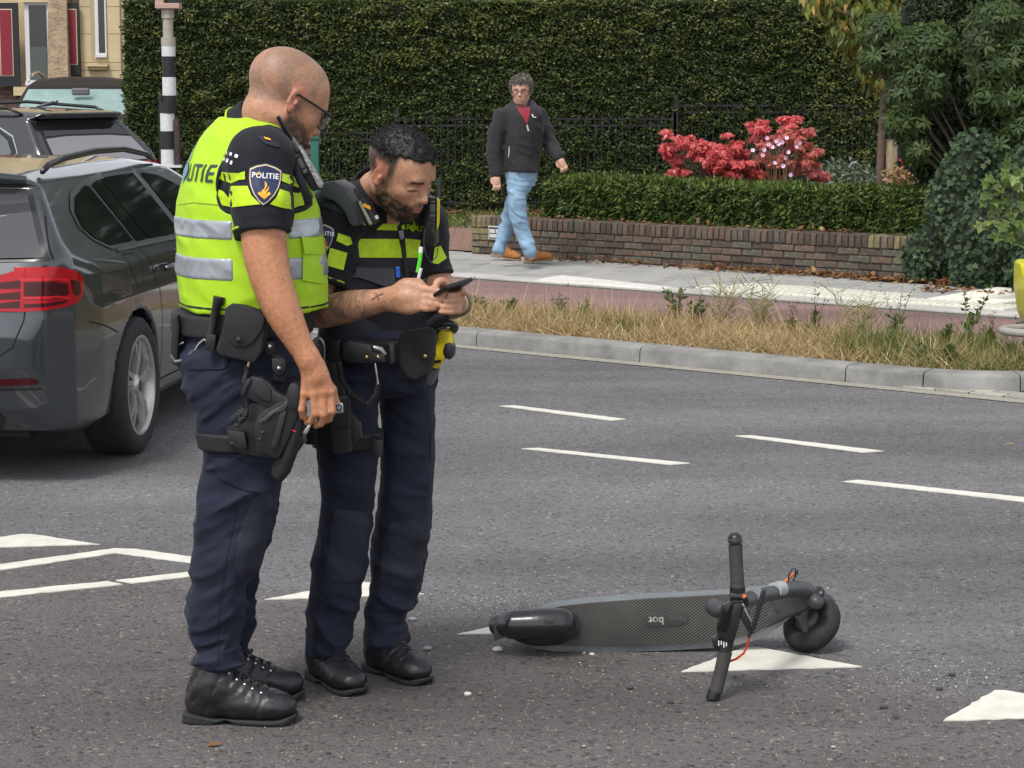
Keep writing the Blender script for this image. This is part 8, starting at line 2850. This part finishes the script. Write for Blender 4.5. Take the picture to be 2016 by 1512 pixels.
# ---- the black sport utility car seen from behind its left corner
PAINT_B = mat('black_paint', (.010, .010, .012), .22, coat=1.0)
sideS = [(.12, .30), (.03, .45), (.0, .62), (.03, .80), (.08, .98), (.13, 1.06), (.48, 1.46), (.34, 1.525), (.45, 1.55), (1.0, 1.585), (1.8, 1.598), (2.3, 1.575), (2.7, 1.47), (3.35, 1.10), (3.5, 1.06), (4.1, .96), (4.35, .84), (4.45, .62), (4.44, .40), (4.3, .25), (.4, .25)]
secS = [(.78, .22), (.87, .33), (.905, .60), (.91, .82), (.885, .98), (.855, 1.05), (.64, 1.48), (.55, 1.55), (.3, 1.59), (0, 1.605)]
topS = [(0, 0), (.0, .45), (.03, .62), (.12, .77), (.30, .85), (.7, .905), (3.3, .91), (3.9, .87), (4.25, .76), (4.4, .55), (4.46, 0)]
hdS = np.array([-.87, .49])
hdS /= np.linalg.norm(hdS)
lfS = np.array([-hdS[1], hdS[0]])
cr = at(338, 330, 21.0)[:2]
OS = cr + lfS * .80
suv = Car('sport_utility_car', (OS[0], OS[1], 0), hdS, 'black sport utility car showing its rear window beyond the grey estate', PAINT_B, sideS, secS, topS, (.92, 3.6), Rw=.35, h=.026, k=.08, arch=.385)
suv.root.scale = (1, 1, .955)
GLB = mat('suv_glass', (.10, .105, .115), .08, spec=.6)
for vw in 'RL':
 ft = suv.patch('window_trim', [(.62, 1.09), (.50, 1.16), (.62, 1.30), (.9, 1.43), (1.5, 1.50), (2.1, 1.50), (2.5, 1.40), (3.0, 1.15), (3.05, 1.08), (1.8, 1.07)], vw, TRIMB, .004, .06)
 suv.line('window_rail', [(.60, 1.08), (1.5, 1.062), (3.05, 1.065)], vw, CHROME, .014, .008)
 suv.line('window_rail', [(.60, 1.08), (.48, 1.16), (.60, 1.315), (.9, 1.44)], vw, CHROME, .012, .008)
 for pl in ([(.64, 1.105), (.55, 1.16), (.65, 1.28), (.90, 1.405), (1.0, 1.10)], [(1.05, 1.10), (.98, 1.42), (1.5, 1.475), (1.75, 1.48), (1.85, 1.09)], [(1.92, 1.09), (1.84, 1.48), (2.1, 1.475), (2.45, 1.38), (2.9, 1.15), (2.92, 1.09)]):
  suv.patch('window_pane', pl, vw, GLB, .008, .06, 0, ft)
 sg = -1 if vw == 'R' else 1
 MB().tube([(.6, sg * .60, 1.52), (.75, sg * .60, 1.575), (1.6, sg * .59, 1.625), (2.2, sg * .59, 1.60), (2.4, sg * .60, 1.545)], [.012, .017, .017, .017, .012], 8).build('roof_rail', TRIMB, suv.root, world=False, smooth=True)
 suv.patch('tail_lamp', [(sg * .40, 1.02), (sg * .62, 1.06), (sg * .80, 1.06), (sg * .84, .93), (sg * .70, .88), (sg * .42, .93)], 'B', REDL, .008, .03, .006)
 suv.line('light_bar', [(sg * .44, .99), (sg * .60, 1.0), (sg * .78, .98)], 'B', mat('lamp_pale', (.75, .35, .35), .2), .018, .012)
rt = suv.patch('window_trim', [(-.72, 1.055), (-.55, 1.46), (.55, 1.46), (.72, 1.055), (0, 1.03)], 'B', TRIMB, .004, .05)
suv.patch('window_pane', [(-.68, 1.075), (-.60, 1.29), (-.3, 1.31), (.3, 1.31), (.60, 1.29), (.68, 1.075), (0, 1.05)], 'B', mat('hazy_glass', (.22, .21, .225), .12, spec=.6), .009, .05, 0, rt)
suv.patch('window_pane', [(-.59, 1.31), (-.53, 1.44), (.53, 1.44), (.59, 1.31), (.3, 1.325), (-.3, 1.325)], 'B', CGLASS, .009, .05, 0, rt)
MB().lathe([(0, 0), (.04, 0), (.04, .008), (0, .012)], (.075, 0, .975), np.stack([np.array([0, 1.0, 0]), np.array([0, 0, 1.0]), np.array([-1.0, 0, 0])], 1), 20).build('tailgate_emblem', mat('emblem_chrome', (.5, .52, .55), .25, metal=.8), suv.root, world=False, smooth=True)
MB().tube([(.95, 0, 1.585), (.78, 0, 1.615), (.70, 0, 1.64), (.70, 0, 1.60)], [.008, .022, .012, .006], 8).build('aerial_fin', PAINT_B, suv.root, world=False, smooth=True)
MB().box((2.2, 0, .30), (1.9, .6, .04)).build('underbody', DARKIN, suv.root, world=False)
# ---- the car parked by the house, nose towards the street
hdP = np.array([.12, -.99])
hdP /= np.linalg.norm(hdP)
cP = at(160, 160, 30.4)[:2]
OP = cP - hdP * 2.5
prk = Car('parked_car', (OP[0], OP[1], .18), hdP, 'dark parked car with silver roof rails facing out from the house', mat('dark_brown_paint', (.014, .013, .014), .5, spec=.3), sideS, secS, topS, (.92, 3.6), Rw=.35, h=.035, k=.08, arch=.385)
prk.root.scale = (1.08, 1.08, 1.08)
prk.root.location.z = .1
prk.patch('windscreen', [(-.74, 1.12), (-.62, 1.43), (.62, 1.43), (.74, 1.12)], 'F', mat('pale_glass', (.27, .37, .35), .1, spec=.6, color2=(.20, .29, .28), vscale=3), .006, .05)
MB().box((3.02, .04, 1.40), (.03, .11, .045), bev=.02).build('rear_view_mirror', mat('mirror_grey', (.12, .11, .14), .4), prk.root, world=False)
for sg, vw in ((-1, 'R'), (1, 'L')):
 MB().tube([(.6, sg * .62, 1.53), (.8, sg * .62, 1.60), (1.6, sg * .61, 1.65), (2.3, sg * .615, 1.61), (2.6, sg * .63, 1.53)], [.014, .022, .022, .022, .014], 8).build('roof_rail', CHROME, prk.root, world=False, smooth=True)
 prk.patch('window_pane', [(.64, 1.105), (.65, 1.28), (.90, 1.405), (1.5, 1.475), (2.1, 1.475), (2.45, 1.38), (2.95, 1.12)], vw, MATS['pale_glass'], .006, .06)
 prk.line('window_rail', [(.90, 1.425), (1.5, 1.495), (2.12, 1.492), (2.47, 1.40), (3.05, 1.12)], vw, CHROME, .03, .008)
 MB().box((2.95, sg * 1.02, 1.16), (.07, .11, .075), bev=.04).build('door_mirror', mat('mirror_shell', (.10, .10, .105), .4), prk.root, world=False)
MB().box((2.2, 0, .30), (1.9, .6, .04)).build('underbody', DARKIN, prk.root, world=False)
# ================================================================== HOUSE, SIGNAL POST, YELLOW VEHICLE
HYH = 35.0
HSE = empty('house', (at(100, 200, HYH)[0], HYH, .1), label='cream and brick house with dark red shutters', cat='house')
CREAMW = mat('cream_render', (.52, .42, .25), .9, var=.14, vscale=2.5, vdetail=8, bump=.4, bscale=60)
STONE = mat('rough_stone', (.33, .25, .165), .95, var=.35, vscale=7, vdetail=9, bump=1.0, bscale=30, bdist=.02)
hx = lambda px: at(px, 150, HYH)[0]
hz = lambda py: at(100, py, HYH)[2]
def hbox(name, x0, x1, y0, y1, d0, d1, m, parent=HSE, bev=0.):
 a, b, c, d = hx(x0), hx(x1), hz(y1), hz(y0)
 return MB().box(((a + b) / 2, HYH - (d0 + d1) / 2, (c + d) / 2), ((b - a) / 2, abs(d1 - d0) / 2, (d - c) / 2), bev=bev).build(name, m, parent)
hbox('wall', -260, 330, -420, 420, -.6, -.30, CREAMW)
hbox('wall', 160, 330, -420, 420, -.30, .0, CREAMW)
hbox('wall', -260, -40, -420, 164, -.30, -.05, CREAMW)
hbox('brick_plinth', -260, 150, 168, 420, -.30, -.012, mat('house_mortar', (.34, .27, .22), .95))
bmx = [mat('house_brick%d' % i, c, .9, var=.25, vscale=20, bump=.5, bscale=60) for i, c in enumerate(((.085, .04, .035), (.11, .05, .042), (.07, .035, .032)))]
rnd = random.Random(4)
bw, bh = .21, .052
store = {}
base_parent = HSE.children[-1]
for r in range(12):
 z = hz(171) - .03 - r * .064
 for i in range(22):
  x = hx(-30) + i * .222 + (.111 if r % 2 else 0)
  if x > hx(125):
   continue
  m_ = rnd.choice(bmx)
  if m_.name not in store:
   t = MB().box((0, 0, 0), (.105, .03, .026), bev=.005).build('brick', m_, None)
   store[m_.name] = t.data
   bpy.data.objects.remove(t)
  b = bpy.data.objects.new('brick', store[m_.name])
  COL.objects.link(b)
  b.parent = base_parent
  off = origin_of(base_parent)
  b.location = Vector((x - off[0], HYH - .0 - off[1], z - off[2]))
# shutters
SHB = mat('shutter_black', (.008, .010, .014), .5)
SHR = mat('shutter_red', (.20, .006, .022), .5, var=.08)
SHC = mat('shutter_line', (.58, .44, .30), .6)
for (x0, x1, y0, y1, a, b) in ((-6, 42, 6, 170, 5, 31), (134, 160, 6, 148, 130, 157)):
 s_ = hbox('shutter', x0, x1, y0 - 60 if False else y0, y1, .06, .12, SHB)
 hbox('panel_border', a, b, 18, y1 - 20, .12, .13, SHC, s_)
 hbox('panel', a + 2, b - 2, 20, y1 - 22, .13, .14, SHR, s_)
# the window between shutter and stone pier
w_ = hbox('window', 52, 106, 4, 166, -.10, .02, mat('window_paint', (.62, .60, .62), .6))
hbox('reveal', 42, 108, -20, 5, -.05, .08, CREAMW, w_)
hbox('pane', 61, 95, 10, 157, .02, .03, mat('house_glass', (.02, .025, .025), .05, spec=.6), w_)
hbox('curtain', 61, 94, 92, 156, .03, .034, mat('frosted', (.07, .085, .08), .25), w_)
hbox('sill', 52, 104, 160, 168, .0, .10, MATS['window_paint'], w_)
hbox('stone_sill', 30, 104, 171, 188, .0, .16, CREAMW, w_)
# rough stone pier leaning outwards at its foot
mb = MB()
a, b = hx(107), hx(138)
mb.add([(a, HYH - .10, hz(-200)), (b, HYH - .10, hz(-200)), (b + .04, HYH - .36, hz(190)), (a - .04, HYH - .36, hz(190)), (a, HYH + .2, hz(-200)), (b, HYH + .2, hz(-200)), (b + .04, HYH + .2, hz(190)), (a - .04, HYH + .2, hz(190))],
  [(0, 1, 2, 3), (4, 7, 6, 5), (0, 3, 7, 4), (1, 5, 6, 2), (0, 4, 5, 1), (3, 2, 6, 7)])
mb.build('stone_pier', STONE, HSE)
# slim window in the cream wing with joints in the render
w2 = hbox('window', 190, 212, -60, 112, .002, .03, MATS['window_paint'])
hbox('reveal', 181, 191, -60, 122, .0, .008, mat('cream_shade', (.40, .32, .20), .9), w2)
hbox('pane', 197, 209, -60, 104, .03, .036, MATS['house_glass'], w2)
hbox('sill', 190, 212, 107, 113, .03, .07, MATS['window_paint'], w2)
hbox('stone_sill', 172, 215, 127, 131, .0, .14, CREAMW, w2)
hbox('stone_sill', 177, 212, 131, 137, .0, .09, CREAMW, w2)
JN = mat('render_joint', (.26, .20, .12), .9)
for yy in (12, 66, 122, 138):
 hbox('joint', 161, 250, yy, yy + .9, .0, .004, JN)
for xx in (239,):
 hbox('downpipe', xx, xx + 1.6, -60, 140, .0, .03, JN)
MB().box((hx(30), HYH + 2.2, hz(-600)), (3.6, 2.8, .1)).build('roof_slab', mat('roof_dark', (.05, .045, .045), .8), HSE)
# ---- pole with black and white bands
PX, PYY = 335.5, 18.4
pz = lambda py: at(PX, py, PYY)[2]
p0 = at(PX, 300, PYY)
SP = empty('signal_post', (p0[0], PYY, .1), label='signal pole with black and white bands beside the black car', cat='pole')
BANDW = mat('band_white', (.55, .56, .56), .6, var=.1, vscale=30)
BANDB = mat('band_black', (.010, .010, .012), .5)
BEIGE = mat('pole_beige', (.33, .30, .25), .6, var=.12, vscale=20)
def cyl(name, ya, yb, r, m, x=PX, n=24, cap=True):
 c = at(x, 300, PYY)
 o = MB().lathe([(r, pz(yb) if yb < 600 else .1), (r, pz(ya))], (c[0], PYY, 0), None, n, True).build(name, m, SP)
 return shade_auto(o, 40)
cyl('base', 330, 900, .062, BANDB, 332)
cyl('black_band', 331, 296 + 38, .0605, BANDB, 332) if False else None
for (ya, yb, m_, r, x_) in ((223, 258, BANDW, .060, 331), (258, 294, BANDB, .0605, 331), (294, 330, BANDW, .060, 331), (200, 223, BANDB, .064, 333), (188, 200, BANDB, .055, 336), (152, 188, BANDW, .0575, 336), (111, 152, BANDB, .052, 336), (90, 111, BANDW, .0575, 336), (74, 90, BEIGE, .060, 336), (36, 74, BEIGE, .043, 336), (18, 36, BEIGE, .052, 336)):
 cyl({'band_white': 'white_band', 'band_black': 'black_band', 'pole_beige': 'pole_section'}[m_.name], ya, yb, r, m_, x_)
MB().box((p0[0] + .01, PYY, pz(12)), (.10, .08, .022), bev=.004).build('signal_bracket', mat('bracket_pink', (.42, .27, .22), .6), SP)
MB().box((p0[0] + .05, PYY + .03, pz(-40)), (.05, .07, .20), bev=.01).build('signal_housing', BANDB, SP)
MB().box((p0[0] - .055, PYY, pz(0)), (.035, .07, .05), bev=.004).build('bracket_arm', MATS['bracket_pink'], SP)
MB().box((at(317, 300, PYY)[0], PYY + .04, (pz(186) + .1) / 2), (.016, .03, (pz(186) - .1) / 2), bev=.004).build('back_plate', BANDB, SP)
MB().box((at(349, 300, PYY)[0], PYY, (pz(235) + pz(325)) / 2), (.022, .04, (pz(235) - pz(325)) / 2), bev=.006).build('push_button_box', mat('box_dark', (.03, .022, .022), .6, var=.5, vscale=30, color2=(.05, .02, .02)), SP)
MB().box((at(344, 300, PYY)[0], PYY - .02, pz(327)), (.06, .05, .010)).build('white_foot', BANDW, SP)
# ---- yellow vehicle at the frame's edge
YV = 12.9
_at, _gx = at, 12.0
at = lambda px, py, Y: _at(px + _gx, py, Y)
v0 = at(2075, 700, YV)
VH = empty('yellow_utility_vehicle', (v0[0], YV, 0), label='yellow vehicle corner with grey bumper loop beside the verge weeds', cat='vehicle')
YEL = mat('vehicle_yellow', (.56, .55, .01), .42, var=.1, vscale=12, coat=.2)
bd_ = pprism('body_panel', [(2002, 522), (2010, 516), (2150, 516), (2150, 640), (2016, 640), (2008, 618), (2001, 570)], YV + .18, .50, YEL, VH, .02)
pprism('panel_gap', [(2012, 578), (2016, 577), (2017, 612), (2014, 612)], YV - .072, .01, GAP, bd_, 0)
pprism('hinge', [(1996, 522), (2004, 518), (2004, 545), (1998, 546)], YV + .0, .05, YEL, bd_, .006)
pprism('side_lamp', [(2012, 556), (2022, 556), (2022, 570), (2012, 570)], YV - .07, .02, mat('amber', (.6, .16, .02), .3), bd_, .004)
ptube('red_post', [(2012, 522, YV), (2011, 440, YV), (2014, 385, YV), (2022, 370, YV)], .010, mat('dark_red_post', (.09, .015, .02), .5), VH, 10)
cc = at(2030, 651, YV - .1)
MB().tube([cc + np.array([.20 * math.cos(t), .16 * math.sin(t), .0]) for t in np.linspace(0, 2 * math.pi, 40, endpoint=False)], .024, 10, closed=True).build('bumper_loop', mat('grey_rubber', (.27, .26, .24), .7, var=.1, vscale=20), VH, smooth=True)
pprism('step_plate', [(2000, 642), (2030, 636), (2150, 636), (2150, 650), (2010, 650)], YV + .1, .4, GREY, VH, .006)
ptube('roller', [(1992, 706, YV), (2100, 706, YV)], .03, RUBB, VH, 16)
for yy in (YV - .1, YV + .36):
 MB().lathe([(.10, -.04), (.17, -.05), (.19, -.02), (.19, .02), (.17, .05), (.10, .04), (.10, -.04)], (at(2110, 700, yy)[0], yy, .19), np.stack([np.array([1.0, 0, 0]), np.array([0, 0, 1.0]), np.array([0, 1.0, 0])], 1), 32).build('wheel', TYRE, VH, smooth=True)
pprism('chassis', [(2040, 640), (2150, 640), (2150, 715), (2060, 715)], YV + .15, .42, DARKIN, VH, .01)
at = _at
# ================================================================== BEYOND THE HEDGE: unseen house and trees added for the car windows to mirror
BH = empty('reflection_house', (13, 52, .1), label='unseen red brick house with tiled roof added beyond the hedge for reflections', cat='house')
hw_ = mat('far_brick', (.13, .065, .048), .9, var=.2, vscale=4)
MB().box((13, 52, 3.1), (5.5, 4, 3.0)).build('wall', hw_, BH)
mb = MB()
mb.add([(7.2, 47.4, 6.0), (18.8, 47.4, 6.0), (18.8, 56.6, 6.0), (7.2, 56.6, 6.0), (9.2, 52, 9.6), (16.8, 52, 9.6)], [(0, 1, 5, 4), (1, 2, 5), (2, 3, 4, 5), (3, 0, 4), (0, 3, 2, 1)])
mb.build('roof', mat('far_tiles', (.045, .035, .035), .8, var=.2, vscale=6), BH)
wf = mat('far_frame', (.6, .6, .57), .6)
for zz_ in (1.6, 4.4):
 for i in range(4):
  x = 9.0 + 2.65 * i
  w_ = MB().box((x, 47.98, zz_), (.75, .06, .8)).build('window', wf, BH)
  MB().box((x, 47.9, zz_), (.64, .04, .69)).build('pane', MATS['house_glass'], w_)
  w_ = MB().box((7.48, 49.2 + 1.9 * i, zz_), (.06, .6, .8)).build('window', wf, BH)
  MB().box((7.41, 49.2 + 1.9 * i, zz_), (.04, .5, .69)).build('pane', MATS['house_glass'], w_)
rs = np.random.RandomState(123)  # unseen trees, added and sized to darken the car window reflections
for i, (x, y, h_, lb) in enumerate(((2.5, 36, 13.5, 'unseen broad green tree added for reflections between tall hedge and brick house'), (8.5, 38, 11.0, 'unseen smaller green tree added for reflections in front of the brick house'), (25, 46, 13.0, 'unseen tall green tree added for reflections past the brick house'))):
 e = empty('reflection_tree', (x, y, .1), label=lb, cat='tree', group='unseen trees added for reflections')
 mb = MB()
 mb.tube([(x, y, .1), (x + .1, y, h_ * .4), (x, y + .1, h_ * .8)], [.16, .12, .04], 8)
 mb.build('trunk', BARK, e, smooth=True)
 bl_ = [(np.array([x, y, h_ * .68]) + rdir(rs, 1)[0] * np.array([2.6, 2.4, h_ * .2]), (2.2, 2.0, 1.9)) for _ in range(7)]
 n = 9000
 q = rdir(rs, n)
 b_ = rs.randint(0, 7, n)
 P = np.array([b[0] for b in bl_])[b_] + q * rs.rand(n, 1) ** .4 * np.array([2.2, 2.0, 1.9])
 me = leaf_mesh('crown', P, rdir(rs, n) + np.array([0, 0, -.4]), q + rdir(rs, n) * .5, rs.uniform(.2, .4, n), .17, pal(rs, n, [(.05, .085, .02), (.07, .11, .025), (.035, .06, .015)], .25), 'leaf')
 link('crown', me, LEAF, e)
